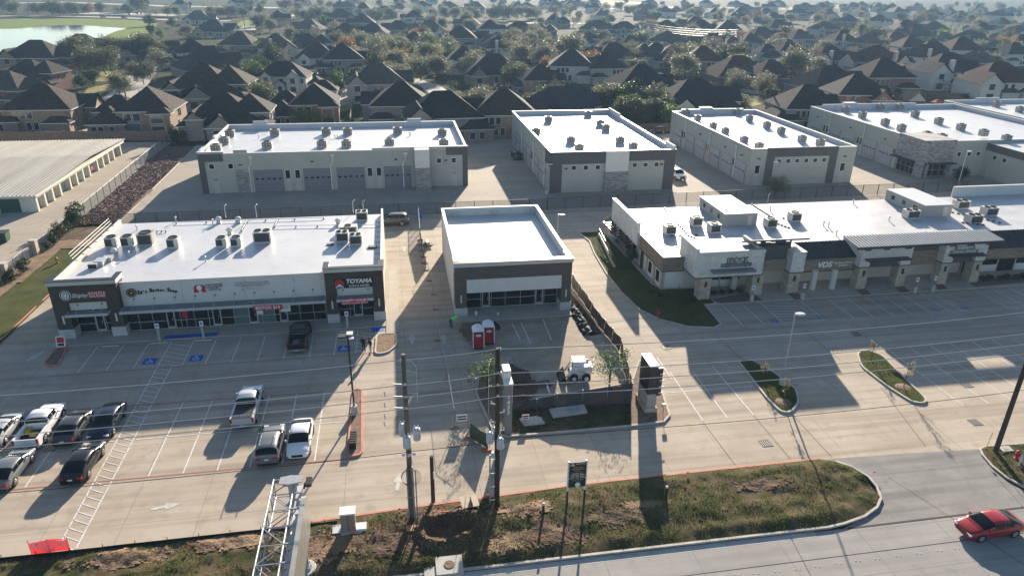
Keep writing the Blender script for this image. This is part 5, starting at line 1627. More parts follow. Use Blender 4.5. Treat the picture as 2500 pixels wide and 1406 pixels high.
for y in (126.8, 138.0, 150.8): downspout(w4, 'x', X0, y, 6.2)
for y in (131, 143, 156): wall_pack(w4, 'x', X0, y, 4.9)
for a in (107.4, 109.6, 111.6): square_window(w4, 'y', Y0, a, a + .7, 3.9, 4.6)
for y in (116.5, 114.2): square_window(w4, 'x', 113.4, y, y + .8, 3.7, 4.4)
man_door(w4, 'x', 113.4, 117.2, .9, glass=False)
for a, b, z in ((103, 109, 7.25), (112, 128, 7.3)):
    bx('raised_parapet', 'membrane', a, Y1 - .36, 6.88, b, Y1 + .03, z, w4)
bx('rear_bay', 'membrane', 109, Y1 - .2, 6.2, 112, Y1 + 1.4, 7.5, w4)
units(((2067, 275.5), (2108, 289), (2164, 307), (2204, 321), (2266.5, 339), (2303, 345), (2153, 269), (2200, 269), (2237, 287), (2295, 304), (2349.5, 319)), 5.95, 'grey roof unit on the warehouse with the stone entrance corner', WA % 'stone corner warehouse', 1.4, 1.2, 1.25)
units(((2405, 334), (2461, 348)), 6.34, 'grey roof unit on the low wing of the stone corner warehouse', WA % 'stone corner wing', 1.4, 1.2, 1.25)
# --- fifth
w5 = thing('warehouse', (155, 150, 0), 'plain grey warehouse beyond the stone corner one', 'warehouse')
shell(w5, 140.2, 178, 128, 165, 6.1, 6.9)
bx('raised_parapet', 'membrane', 149, 164.6, 6.98, 156, 165.03, 7.5, w5)
downspout(w5, 'x', 140.2, 149.5, 6.2)
for y in (137, 142.5, 151): overhead_door(w5, 'x', 140.2, y, y + 4.2, 3.8, 4)
man_door(w5, 'x', 140.2, 148.0, .8)
units(((2435.5, 262), (2493, 275)), 6.1, 'grey roof unit on the plain far warehouse', WA % 'far warehouse', 1.5, 1.2, 1.25)
# --- storage building
so = thing('storage_building', (-75, 137, 0), 'low storage shed with ribbed metal roof and green roll doors', 'storage shed')
SX1, SY0, SY1, SR = -55.3, 116.5, 157.6, 139.7
bx('wall', 'cream_wall', -130, SY0, 0, SX1 - .9, SY1, 2.62, so)
bx('wall', 'cream_wall', SX1 - .9, SY0, 2.05, SX1, SY1, 2.62, so)
bx('wall', 'cream_wall', SX1 - 2.3, SY0 - .03, 0, SX1, SY0 + .5, 2.62, so)
for (ya, yb, za, zb) in ((SY0 - .35, SR, 2.68, 3.45), (SR, SY1 + .3, 3.45, 2.7)):
    r = wob('roof_sheet', MB().loft([[(-131, ya, za - .06), (SX1 + .25, ya, za - .06), (SX1 + .25, ya, za), (-131, ya, za)], [(-131, yb, zb - .06), (SX1 + .25, yb, zb - .06), (SX1 + .25, yb, zb), (-131, yb, zb)]]), 'storage_roof', so)
    l = hypot(yb - ya, zb - za)
    me = MB().box(-.05, 0, 0, .05, l, .12).mesh('roof_rib', 'storage_roof')
    for k in range(66):
        o = bpy.data.objects.new('roof_rib', me)
        o.location = (SX1 + .15 - k * .62 - so.location.x, ya - so.location.y, za)
        o.rotation_euler = (atan2(zb - za, yb - ya), 0, 0)
        link(o, r)
bx('gutter', 'frame_white', -131, SY0 - .5, 2.5, SX1 + .3, SY0 - .36, 2.7, so)
bx('eave_trim', 'frame_white', SX1 + .26, SY0 - .3, 2.48, SX1 + .36, SR, 2.62, so)
for k in range(8):
    a = SX1 - 5.4 - k * 3.7
    bx('roll_door', 'green_door', a, SY0 - .04, 0, a + 3.0, SY0 - .001, 2.15, so)
ys = [SY0 + .5, ]
y = SY0 + .6
k = 0
while y < SY1 - 3:
    big = (k % 4 == 3)
    w_ = 3.6 if big else 2.4
    if big:
        bx('doorway', 'ac_fan', SX1 - .88, y, 0, SX1 - .8, y + 1.2, 2.0, so)
    bx('roll_door', 'pale_green_door', SX1 - .89, y + (1.3 if big else .1), 0, SX1 - .81, y + w_ - .2, 2.03, so)
    bx('pilaster', 'cream_wall', SX1 - .9, y + w_ - .15, 0, SX1, y + w_ + .35, 2.04, so)
    bx('door_rail', 'frame_white', SX1 - .8, y + w_ - .22, 0, SX1 - .7, y + w_ - .15, 2.0, so)
    y += w_ + .5
    k += 1
t = thing('fire_bell', (SX1 + .0, 139.2, 1.2), 'small round red alarm on the storage shed wall', 'alarm')
ob('bell', MB().tube((0, 0, 0), (.12, 0, 0), .35, n=16), 'orange_flag', t); ob('hub', MB().tube((.12, 0, 0), (.2, 0, 0), .1, n=8), 'sign_red', t)
t = thing('skip_bin', (*g(2, 590),), 'dark green waste skip on the storage yard concrete', 'skip', rz=.1)
ob('hopper', MB().loft([[(-1, -.7, .15), (1, -.7, .15), (1, .7, .15), (-1, .7, .15)], [(-1.1, -.9, 1.35), (1.1, -.9, 1.35), (1.1, .8, 1.35), (-1.1, .8, 1.35)]]), 'green_door', t)
ob('lid', MB().box(-1.12, -.92, 1.36, 1.12, .82, 1.45), 'black_paint', t)
ob('foot', MB().box(-.9, -.6, 0, -.7, .6, .15).box(.7, -.6, 0, .9, .6, .15), 'black_paint', t)

# ------------------------------------------------------------------ fences and walls
def wire_fence(pts, h, step, label, pm='dark_metal', m='chainlink', rails=True, group=None):
    t = thing('wire_fence', (pts[0][0], pts[0][1], 0), label, 'fence', group)
    for a, b in zip(pts[:-1], pts[1:]):
        l = hypot(b[0] - a[0], b[1] - a[1])
        n = max(1, round(l / step))
        for k in range(n):
            p = (a[0] + (b[0] - a[0]) * k / n, a[1] + (b[1] - a[1]) * k / n)
            q = (a[0] + (b[0] - a[0]) * (k + 1) / n, a[1] + (b[1] - a[1]) * (k + 1) / n)
            wob('mesh_panel', MB().face([(*p, .04), (*q, .04), (*q, h - .05), (*p, h - .05)]), m, t)
            bx('post', pm, p[0] - .045, p[1] - .045, 0, p[0] + .045, p[1] + .045, h + .06, t)
        if rails:
            wob('top_rail', MB().tube((*a, h), (*b, h), .035, n=6), pm, t)
    bx('post', pm, pts[-1][0] - .045, pts[-1][1] - .045, 0, pts[-1][0] + .045, pts[-1][1] + .045, h + .06, t)
    return t
wire_fence([(-47.5, 107.6), (-41.3, 107.5), (24, 107.6)], 1.9, 3.0, 'black wire fence behind the strip of shops')
wire_fence([(24.0, 107.9), (102, 109.4)], 1.9, 3.0, 'black wire fence behind the clinic')
wire_fence([(-47.6, 108), (-49.0, 166)], 1.9, 3.0, 'grey wire fence between storage yard and gravel bed', 'wire_grey', 'chainlink_galv')
t = wire_fence([(-47.55, 66), (-47.55, 107.4)], 1.7, 2.7, 'wire fence with stone piers beside the grass strip', 'wire_grey', 'chainlink')
for y in (74.5, 82.0, 88.3, 96.5):
    bx('stone_pier', 'stone_tan', -47.95, y - .4, 0, -47.15, y + .4, 2.05, t)
    bx('pier_cap', 'pad_concrete', -48.0, y - .45, 2.05, -47.1, y + .45, 2.15, t)
bw = thing('masonry_wall', (-60, 169, 0), 'long brown masonry wall in front of the houses', 'wall')
a, b = (-150, 174.5), (22, 164.6)
n = 46
for k in range(n):
    p = (a[0] + (b[0] - a[0]) * k / n, a[1] + (b[1] - a[1]) * k / n)
    q = (a[0] + (b[0] - a[0]) * (k + 1) / n, a[1] + (b[1] - a[1]) * (k + 1) / n)
    wob('wall_panel', MB().obox(p, q, .18, 0, 2.2), 'fence_brick', bw)
    wob('pillar', MB().obox((p[0] - .2, p[1]), (p[0] + .2, p[1]), .34, 0, 2.3), 'fence_brick', bw)
def board_fence(a, b, h, label, m='wood_fence', step=.9, group=None):
    t = thing('board_fence', (a[0], a[1], 0), label, 'fence', group)
    l = hypot(b[0] - a[0], b[1] - a[1])
    n = max(1, int(l / step))
    for k in range(n):
        p = (a[0] + (b[0] - a[0]) * k / n, a[1] + (b[1] - a[1]) * k / n)
        q = (a[0] + (b[0] - a[0]) * (k + .97) / n, a[1] + (b[1] - a[1]) * (k + .97) / n)
        wob('board', MB().obox(p, q, .04, 0, h + (hash2(k, int(a[0]), 3) - .5) * .06), m, t)
    wob('rail', MB().obox((a[0], a[1] - .05), (b[0], b[1] - .05), .05, h * .7, h * .7 + .1), m, t)
    return t
board_fence((50, 166.5), (100, 168.5), 2.0, 'brown board fence behind the warehouse parking', 'wood_fence')
board_fence((86.5, 163.2), (99.5, 163.6), 1.9, 'fresh orange board fence between two warehouses', 'wood_fence_new')
board_fence((108, 196), (190, 190), 1.9, 'weathered board fence round the playset yard')
board_fence((128, 214), (200, 206), 2.0, 'tall board fence before the white stucco houses')
board_fence((100, 168), (108, 196), 1.9, 'weathered board fence beside the playset yard, running back')
# ------------------------------------------------------------------ vehicles
def spow(v, p): return math.copysign(abs(v) ** p, v)
def sring(y, hw, zb, zt, n=18):
    """rounded-box body section"""
    zc, hz = (zb + zt) / 2, (zt - zb) / 2
    return [(hw * spow(cos(a), .42), y, zc + hz * spow(sin(a), .5)) for a in [2 * pi * (k + .5) / n for k in range(n)]]
def itp(L, y):
    if y <= L[0][0]: return L[0][1]
    for (a, p), (b, q) in zip(L[:-1], L[1:]):
        if y <= b:
            t = (y - a) / (b - a)
            return p + (q - p) * t
    return L[-1][1]
def cabp(K, y, th, off=0.0):
    """point on the greenhouse: station y, angle th across (0 right belt, pi left belt)"""
    b, h, zr = K['belt'], K['ch'], itp(K['roof'], y)
    e = min(1.0, (y - K['roof'][0][0]) / .35 + .86, (K['roof'][-1][0] - y) / .5 + .86)
    x = h * e * spow(cos(th), .55); z = b + (zr - b) * abs(sin(th)) ** .68
    r = hypot(x, z - b) or 1
    return (x * (1 + off / r), y, z + off * (.9 if abs(cos(th)) < .8 else .3))
def patch(K, y0, y1, t0, t1, off=.014, ny=5, nt=7):
    return MB().loft([[cabp(K, y0 + (y1 - y0) * i / ny, t0 + (t1 - t0) * k / nt, off) for k in range(nt + 1)] for i in range(ny + 1)], close=False, caps=False)
D_ = radians
KIND = dict(
    sedan=dict(hw=.91, belt=.9, ch=.87, st=[(-2.42, .62, .5, .72), (-2.38, .8, .36, .9), (-2.2, .87, .26, .99), (-1.7, .91, .2, 1.03), (-.8, .92, .19, 1.01), (.4, .92, .19, .99), (1.1, .92, .19, .97), (1.6, .91, .2, .92), (2.0, .88, .2, .84), (2.25, .8, .22, .74), (2.38, .66, .28, .64), (2.43, .5, .36, .55)],
        roof=[(-2.15, .96), (-1.75, 1.15), (-1.3, 1.32), (-.85, 1.41), (-.3, 1.45), (.2, 1.42), (.6, 1.31), (1.0, 1.16), (1.45, .96)], ws=(.42, 1.3), rw=(-1.98, -1.0), sw=((-1.15, -.42), (-.34, .45)), wy=1.40, wr=.335, zl=.74),
    suv=dict(hw=.93, belt=1.0, ch=.9, st=[(-2.34, .7, .5, .9), (-2.3, .85, .36, 1.08), (-2.1, .91, .28, 1.13), (-1.2, .93, .24, 1.13), (0, .94, .24, 1.1), (1.0, .94, .24, 1.08), (1.65, .92, .24, 1.04), (2.05, .88, .26, .97), (2.26, .78, .3, .86), (2.36, .6, .38, .7)],
        roof=[(-2.3, 1.08), (-2.2, 1.32), (-2.0, 1.56), (-1.6, 1.67), (-.6, 1.71), (.15, 1.67), (.6, 1.5), (1.0, 1.24), (1.35, 1.04)], ws=(.35, 1.2), rw=(-2.26, -1.9), sw=((-1.75, -1.1), (-1.02, -.3), (-.22, .45)), wy=1.36, wr=.37, zl=.86),
    pickup=dict(hw=.98, belt=1.08, ch=.94, st=[(-.64, .95, .36, 1.16), (-.2, .98, .34, 1.17), (.8, .98, .34, 1.16), (1.6, .98, .34, 1.17), (2.3, .97, .34, 1.13), (2.65, .93, .36, 1.06), (2.8, .82, .42, .96), (2.86, .66, .5, .82)],
        roof=[(-.66, 1.12), (-.6, 1.5), (-.45, 1.76), (0, 1.86), (.6, 1.84), (1.0, 1.64), (1.35, 1.36), (1.68, 1.12)], ws=(.78, 1.55), rw=(-.64, -.5), sw=((-.42, .2), (.28, .85)), wy=1.78, wr=.41, zl=.86))
def wheel(t, x, y, r, rim, mesh_cache={}):
    k = (round(r, 2), rim, x > 0)
    if k not in mesh_cache:
        s = 1 if x > 0 else -1
        a, b = -.115 * s, .115 * s
        ty = MB().tube((a, 0, 0), (b * .8, 0, 0), r, n=20).tube((b * .8, 0, 0), (b, 0, 0), r, r * .93, n=20).mesh('tyre', 'tyre', True)
        rm = MB().tube((b, 0, 0), (b + .012 * s, 0, 0), r * .66, r * .62, n=20)
        for i in range(5):
            an = i * 2 * pi / 5
            rm.tube((b + .014 * s, r * .14 * cos(an), r * .14 * sin(an)), (b + .02 * s, r * .58 * cos(an), r * .58 * sin(an)), r * .1, r * .07, n=5)
        mesh_cache[k] = (ty, rm.mesh('rim', rim))
    ty, rm = mesh_cache[k]
    o = ob('tyre', ty, None, t, (x, y, r))
    o.name = 'wheel'
    p = ob('rim', rm, None, o)
    return o
def car(kind, paint, loc, heading, label, group=None, rim='rim', bed=None, z=0.0, rails=False, scale=.97, cat='car', detail=True):
    K = KIND[kind]
    pm = 'paint_' + paint
    t = thing({'sedan': 'sedan_car', 'suv': 'sport_utility_car', 'pickup': 'pickup_truck'}[kind], (loc[0], loc[1], z), label, cat, group, heading, scale)
    hw = K['hw']
    ob('body', MB().loft([sring(*s) for s in K['st']][::-1]), pm, t, smooth=True)
    ys = [K['roof'][0][0] + (K['roof'][-1][0] - K['roof'][0][0]) * k / 22 for k in range(23)]
    ob('cabin', MB().loft([[cabp(K, y, pi * k / 16) for k in range(17)] for y in ys], close=False, caps=False), pm, t, smooth=True)
    gl = 'car_glass'
    ob('windscreen', patch(K, *K['ws'], D_(34), D_(146)), gl, t, smooth=True)
    ob('rear_window', patch(K, *K['rw'], D_(36), D_(144)), gl, t, smooth=True)
    for s in (-1, 1):
        for a, b in K['sw']:
            t0, t1 = (D_(7), D_(40)) if s > 0 else (D_(140), D_(173))
            ob('side_window', patch(K, a, b, t0, t1, .012, 3, 4), gl, t, smooth=True)
        h0, z0, yf0 = K['ch'], K['belt'], K['roof'][-1][0]
        ob('mirror', MB().box(s * h0 if s > 0 else s * h0 - .2, yf0 - .6, z0 + .04, s * h0 + .2 if s > 0 else s * h0, yf0 - .47, z0 + .18), pm, t)
    z1, h1, yr1, yf1 = max(q[1] for q in K['roof']), K['ch'] * .72, K['roof'][2][0], K['roof'][-4][0]
    yB, yF = (K['st'][0][0], K['st'][-1][0])
    if kind == 'pickup':
        yB = -2.88
        for s in (-1, 1):
            x0, x1 = sorted((s * .80, s * .975))
            ob('bed_side', MB().box(x0, yB + .05, .42, x1, -.63, 1.15), pm, t)
            ob('tail_lamp', MB().box(s * .975 - .16 if s > 0 else s * .975, yB - .02, .72, s * .975 if s > 0 else s * .975 + .16, yB + .049, 1.1), 'lamp_red', t)
        ob('bed_floor', MB().box(-.8, yB + .1, .5, .8, -.63, .62), 'car_trim', t)
        ob('tailgate', MB().box(-.80, yB, .5, .80, yB + .08, 1.14), pm, t)
        ob('rear_bumper', MB().box(-.95, yB - .12, .38, .95, yB - .001, .56), 'rim', t)
        ob('plate', MB().box(-.17, yB - .13, .42, .17, yB - .121, .54), 'plate', t)
        if bed == 'cover':
            ob('bed_cover', MB().box(-.82, yB + .06, 1.15, .82, -.62, 1.18), 'car_trim', t)
        if bed == 'load':
            ob('bed_load', MB().box(-.2, -1.7, .63, .3, -1.2, .8).box(-.7, -1.3, .63, -.35, -.8, .95), 'line_yellow', t)
        if bed == 'ladder':
            for k in range(5): ob('ladder_rung', MB().box(-.5, -2.0 + k * .2, .7, .1, -1.95 + k * .2, .74), 'metal_light', t)
    else:
        zt = K['zl']
        for s in (-1, 1):
            a, b = sorted((s * hw * .92, s * hw * .52))
            ob('tail_lamp', MB().box(a, yB - .0, zt - .06, b, yB + .22, zt + .08), 'lamp_red', t)
        ob('plate', MB().box(-.17, yB - .02, zt - .14, .17, yB + .05, zt - .02), 'plate', t)
        ob('rear_bumper', MB().box(-hw * .8, yB - .02, .3, hw * .8, yB + .15, .42), 'car_trim', t)
    zh = K['st'][-3][3] - .1
    for s in (-1, 1):
        a, b = sorted((s * hw * .9, s * hw * .5))
        ob('headlamp', MB().box(a, yF - .24, zh - .1, b, yF - .06, zh + .03), 'lamp_clear', t)
    ob('grille', MB().box(-hw * .48, yF - .1, .42, hw * .48, yF + .01, zh - .02), 'car_trim', t)
    if rails:
        for s in (-1, 1):
            ob('roof_rail', MB().tube((s * h1 * .8, yr1 + .2, z1 + .09), (s * h1 * .8, yf1 - .2, z1 + .09), .025, n=6), 'rim', t)
    for s in (-1, 1):
        for y in (-K['wy'], K['wy'] if kind != 'pickup' else 1.82):
            arch = MB().tube((s * (hw - .02), y, K['wr']), (s * (hw + .006), y, K['wr'] + .0), K['wr'] * 1.14, n=20)
            ob('wheel_arch', arch, 'car_trim', t)
            wheel(t, s * (hw - .085), y, K['wr'], rim)
    return t
N_, S_, W_, E_ = 0.0, pi, pi / 2, -pi / 2
PK = None
car('sedan', 'silver', g(8, 1062), N_, 'silver sedan parked beside the white pickup with a loaded bed')
car('pickup', 'white', g(106, 1052), N_, 'white pickup truck with yellow load in its open bed', bed='load', cat='truck')
car('sedan', 'darkgrey', g(184, 1053), N_, 'dark grey sedan parked between white pickup and navy car')
car('sedan', 'navy', g(266, 1040), S_, 'dark navy sedan parked at the hatched walkway', scale=.98)
car('sedan', 'grey', g(30, 1158), N_, 'grey sedan with red tail lamps on the sunny row')
car('sedan', 'black', g(207, 1140), N_ - .02, 'glossy black sedan casting a long shadow by the hatched strip')
car('pickup', 'palesilver', g(608, 1003), N_, 'pale silver pickup truck with black bed cover', bed='cover', cat='truck')
car('suv', 'grey', g(664, 1098), N_, 'grey sport utility car with roof rails', rails=True)
car('sedan', 'white', g(735, 1082), S_, 'white sedan facing the street beside the grey roof rail car')
car('pickup', 'black', g(733, 832), N_, 'black pickup truck parked in shade before the shops', bed='ladder', rim='rim_dark', cat='truck')
car('suv', 'champagne', g(958, 548), W_, 'champagne sport utility car behind the shops', scale=1.06)
car('sedan', 'red', g(2411, 1296), W_ + .02, 'red sedan driving along the street', scale=.93)
car('sedan', 'black', g(1261, 386), S_, 'black car parked along the middle warehouse')
car('pickup', 'white', g(1652, 434), S_, 'white pickup truck between two warehouses', cat='truck')
car('suv', 'black', g(1603, 326), W_ + .2, 'black car by the board fence behind the middle warehouse')
car('suv', 'navy', (-35.75, 77.0), N_, 'dark car half hidden beyond the doughnut shop tower', scale=.9)
for i, (px, py, kd, pt, hd, lab) in enumerate(((1108, 182, 'suv', 'silver', E_, 'silver car on a driveway below a white house'), (872, 228, 'suv', 'black', S_, 'black car on the driveway of the stone gabled house'), (512, 95, 'sedan', 'palesilver', W_, 'pale car by the roadside between dark roofs'), (253, 43, 'suv', 'red', E_, 'dull red car on the road beyond the lake'), (304, 45, 'suv', 'black', E_, 'black car on the road beyond the lake'), (358, 47, 'pickup', 'navy', E_, 'dark pickup on the road beyond the lake'), (283, 35, 'sedan', 'blue', N_, 'blue car in the car park beyond the lake'), (318, 37, 'sedan', 'blue', N_, 'bright blue car in the far car park'), (338, 36, 'suv', 'grey', N_, 'grey car in the far car park'), (347, 36, 'sedan', 'navy', N_, 'navy car in the far car park'), (213, 31, 'suv', 'white', E_, 'white van like car under the lakeside trees'), (128, 17, 'sedan', 'black', E_, 'black car on the distant road past the trees'), (1795, 198, 'sedan', 'white', W_, 'white car on the drive behind the pale trees'), (2400, 1600, None, None, 0, ''), (1314, 48, 'suv', 'white', E_, 'white van parked on a far street'), (130, 190, 'sedan', 'darkgrey', S_ + .4, 'dark car on the curved street by the oaks'), (300, 150, 'sedan', 'black', E_, 'black car parked under the street oaks'))):
    if kd: car(kd, pt, g(px, py), hd, lab)
# ------------------------------------------------------------------ trees
CROWN = {}
def crown_mesh(seed, w, h, m, n_clump=120, n_leaf=26, leaf=.34, hollow=.35, flat_=.0, gap=.25):
    """leaf clumps spread through an uneven crown volume (unit: metres, base at z=0)"""
    r = random.Random(seed)
    mb = MB()
    lobes = [(r.uniform(-.55, .55), r.uniform(-.55, .55), r.uniform(.15, .8), r.uniform(.35, .62)) for _ in range(9)]
    lobes.append((0, 0, .5, .62))
    k = 0
    while k < n_clump:
        l = r.choice(lobes)
        a, b = r.random() * 2 * pi, math.acos(r.uniform(-.85, 1))
        rr = l[3] * (r.uniform(hollow, 1) ** .4)
        p = (l[0] + rr * sin(b) * cos(a), l[1] + rr * sin(b) * sin(a), l[2] + rr * cos(b) * .55)
        if p[2] < 0.0 or hypot(p[0], p[1]) > 1.05 or hash2(int(p[0] * 6), int(p[1] * 6), int(p[2] * 6) + seed) < gap * .6: 
            k += 1 if r.random() < .2 else 0
            continue
        k += 1
        cx, cy, cz = p[0] * w / 2, p[1] * w / 2, p[2] * h
        cr = w * r.uniform(.045, .085)
        for q in range(n_leaf):
            x, y, z = cx + r.gauss(0, cr), cy + r.gauss(0, cr), cz + r.gauss(0, cr * .8)
            s = leaf * r.uniform(.6, 1.25)
            u = Vector((r.gauss(0, 1), r.gauss(0, 1), r.gauss(0, .6))).normalized()
            v = u.cross(Vector((r.gauss(0, 1), r.gauss(0, 1), r.gauss(0, 1)))).normalized()
            P = Vector((x, y, z))
            mb.face([P - u * s * .5, P + v * s * .32, P + u * s * .5])
    return mb.mesh('crown', m)
def trunk_mesh(seed, h, r0, spread, m='bark'):
    r = random.Random(seed)
    mb = MB()
    top = h * .42
    mb.tube((0, 0, -.05), (r.uniform(-.1, .1), r.uniform(-.1, .1), top), r0, r0 * .7, n=8)
    for k in range(6):
        a = k * 1.05 + r.random()
        e = (cos(a) * spread * r.uniform(.4, .8), sin(a) * spread * r.uniform(.4, .8), h * r.uniform(.68, .92))
        mid = (e[0] * .4, e[1] * .4, (top + e[2]) / 2 * .95)
        mb.tube((0, 0, top * .9), mid, r0 * .5, r0 * .32, n=5)
        mb.tube(mid, e, r0 * .32, r0 * .1, n=5)
    return mb.mesh('trunk', m)
TREES = {}
def tree_proto(key, seed, H, W, m, base, n_clump, n_leaf, leaf, gap=.25, r0=.16):
    TREES[key] = (trunk_mesh(seed, H, r0, W * .42), crown_mesh(seed + 5, W, H - base, m, n_clump, n_leaf, leaf, gap=gap), base, H, W)
for i in range(4):
    tree_proto('oak%d' % i, 20 + i, 8.0, 9.6, 'leaf_oak', 1.4, 300, 26, .55, gap=.2)
    tree_proto('pale%d' % i, 40 + i, 7.5, 8.6, 'leaf_pale', 1.2, 270, 26, .52, gap=.25)
for i in range(2):
    tree_proto('dark%d' % i, 60 + i, 6.5, 6.4, 'leaf_dark', .7, 220, 26, .46)
    tree_proto('green%d' % i, 64 + i, 6.0, 6.0, 'leaf_green', .8, 200, 24, .46)
tree_proto('thin0', 76, 6.0, 6.4, 'leaf_green', 1.0, 95, 16, .36, gap=.5)
tree_proto('lime0', 70, 4.5, 4.6, 'leaf_lime', .5, 140, 22, .42)
tree_proto('autumn0', 72, 6.0, 5.6, 'leaf_autumn', 1.0, 170, 22, .46, gap=.3)
tree_proto('bare0', 74, 6.5, 6.0, 'leaf_bare', 1.4, 130, 18, .32, gap=.5)
def tree(kind, loc, H, label, group=None, wide=1.0, cat='tree', name=None):
    tm, cm, base, h0, w0 = TREES[kind]
    s = H / h0
    t = thing(name or {'oak': 'oak_tree', 'pale': 'oak_tree', 'dark': 'evergreen_tree', 'thin': 'garden_tree', 'green': 'garden_tree', 'lime': 'garden_tree', 'autumn': 'autumn_tree', 'bare': 'bare_tree'}[kind[:-1]], loc, label, cat, group, rnd.random() * 6.28)
    t.scale = (s * wide, s * wide, s)
    ob('trunk', tm, None, t)
    ob('crown', cm, None, t, (0, 0, base))
    return t
def shrub_mesh(seed, w, h, m, n, leaf):
    return crown_mesh(seed, w, h, m, n, 22, leaf, hollow=.2, gap=.15)
SHR = {'dark': shrub_mesh(3, 1.6, 1.4, 'leaf_dark', 60, .2), 'oak': shrub_mesh(4, 1.6, 1.4, 'leaf_oak', 60, .2), 'straw': shrub_mesh(5, 1.2, 1.2, 'leaf_straw', 40, .16), 'green': shrub_mesh(6, 1.6, 1.2, 'leaf_green', 60, .2)}
STEM = MB().tube((0, 0, -.05), (.05, 0, .5), .05, .03, n=5).tube((0, 0, .1), (-.25, .1, .7), .03, .015, n=5).tube((0, 0, .1), (.2, -.2, .7), .03, .015, n=5).mesh('stem', 'bark')
def shrub(kind, loc, w, h, label, group=None, z=0.0):
    t = thing('shrub', (loc[0], loc[1], z), label, 'shrub', group, rnd.random() * 6.28)
    t.scale = (w / 1.6, w / 1.6, h / 1.4)
    ob('stem', STEM, None, t)
    ob('foliage', SHR[kind], None, t, (0, 0, .08))
    return t
def sapling(loc, h, m, label, nleaf=60, group=None, w=.5, z=.11, mulch=False):
    """young street tree: thin trunk, a few upright twigs, sparse leaves"""
    t = thing('young_tree', (loc[0], loc[1], z), label, 'tree', group)
    r = random.Random(int(loc[0] * 31 + loc[1] * 7))
    mb = MB().tube((0, 0, -.02), (0, 0, h * .8), .045, .02, n=6)
    tips = []
    for k in range(14):
        z0 = h * r.uniform(.3, .75); a = r.random() * 6.28; l = r.uniform(.3, .8) * w
        e = (cos(a) * l, sin(a) * l, z0 + r.uniform(.3, .9) * h * .3)
        mb.tube((0, 0, z0), e, .015, .006, n=4)
        tips.append(e)
    ob('trunk', mb, 'bark', t)
    lm = MB()
    for k in range(nleaf):
        e = r.choice(tips); u = r.uniform(.4, 1.1)
        p = Vector((e[0] * u + r.gauss(0, .07), e[1] * u + r.gauss(0, .07), e[2] - (1 - u) * .3 + r.gauss(0, .1)))
        d = Vector((r.gauss(0, 1), r.gauss(0, 1), r.gauss(0, 1))).normalized() * .09
        v = d.cross(Vector((r.gauss(0, 1), r.gauss(0, 1), 1))).normalized() * .06
        lm.face([p - d, p + v, p + d])
    ob('leaves', lm, m, t)
    if mulch:
        ob('mulch_ring', MB().lathe([(.75, 0), (.5, .06), (.1, .1)], 14), 'mulch', t)
    return t
# planting near the shops and clinic
for i, (px, py, h, k) in enumerate(((18, 690, 1.5, 'dark'), (52, 668, 1.8, 'dark'), (125, 600, 1.6, 'dark'), (140, 585, 2.3, 'oak'), (160, 570, 1.6, 'oak'), (182, 548, 2.9, 'dark'), (172, 560, 2.2, 'dark'), (110, 610, 1.2, 'oak'))):
    c_ = g(px, py)
    shrub(k, (c_[0] + .4, c_[1]), h * 1.1, h, 'rough %s shrub grown against the stone pier fence' % ('dark' if k == 'dark' else 'grey green'), 'shrubs along the pier fence')
c_ = g(432, 352); shrub('dark', c_, 4.2, 3.6, 'big dark bush at the end of the gravel bed')
c_ = g(1893, 480); t = tree('pale1', (c_[0], c_[1]), 3.9, 'pale round tree in front of the portal warehouse', wide=.95)
c_ = g(2340, 447); t = tree('dark0', (c_[0], c_[1]), 3.2, 'small dark tree beside the stone entrance warehouse', wide=.9)
c_ = g(1180, 960); tree('thin0', (c_[0] + .4, c_[1], .1), 3.7, 'leafy young tree behind the numbered sign tower', wide=1.15)
c_ = g(1488, 935); tree('thin0', (c_[0], c_[1], .1), 3.5, 'thin leafy tree inside the screened site fence', wide=1.1)
c_ = g(1530, 890); sapling(c_, 1.9, 'leaf_dark', 'small leaning sapling outside the screened site fence', 60, w=.9)
sapling(g(1862, 925), 2.0, 'leaf_straw', 'straw coloured sapling at the tip of the slim island', 90)
sapling(g(1912, 985), 2.6, 'leaf_straw', 'pale sapling in a mulch ring on the slim island', 80, mulch=True)
sapling(g(2125, 880), 2.2, 'leaf_autumn', 'orange leaved sapling at the tip of the sunny island', 80)
sapling(g(2205, 948), 3.0, 'leaf_straw', 'straw coloured sapling in a mulch ring on the sunny island', 130, mulch=True, w=.8)
sapling(g(1655, 735), 2.2, 'leaf_bare', 'bare sapling before the white stucco panel of the clinic', 40)
sapling(g(1675, 770), 1.7, 'leaf_dark', 'dark leafy sapling on the shaded clinic lawn', 90)
for i, (px, py) in enumerate(((1470, 562), (1482, 582), (1495, 605), (1508, 625), (1520, 645))):
    c_ = g(px, py); shrub('oak', (c_[0] + 1.2, c_[1]), 1.7, 2.1, 'tangled bush between patio rail and clinic wall', 'bushes on the clinic patio')
for i, (px, py) in enumerate(((1590, 722), (1610, 728), (1632, 735), (1655, 742), (1690, 742))):
    c_ = g(px, py); shrub('dark', c_, .9, .6, 'low dark bush at the foot of the clinic corner', 'low bushes by the clinic corner', .1)
for i in range(7):
    shrub('green', (72.6 + i * 1.15, 71.3 + .2 * (i % 2)), 1.1, .8, 'low green bush in the bed past the eyecare porch', 'bushes past the eyecare porch', .1)
for i in range(4):
    shrub('green', (36.7 + i * 1.1, 71.9), 1.0, .7, 'low green bush under the orthodontics portal', 'bushes under the orthodontics portal', .1)
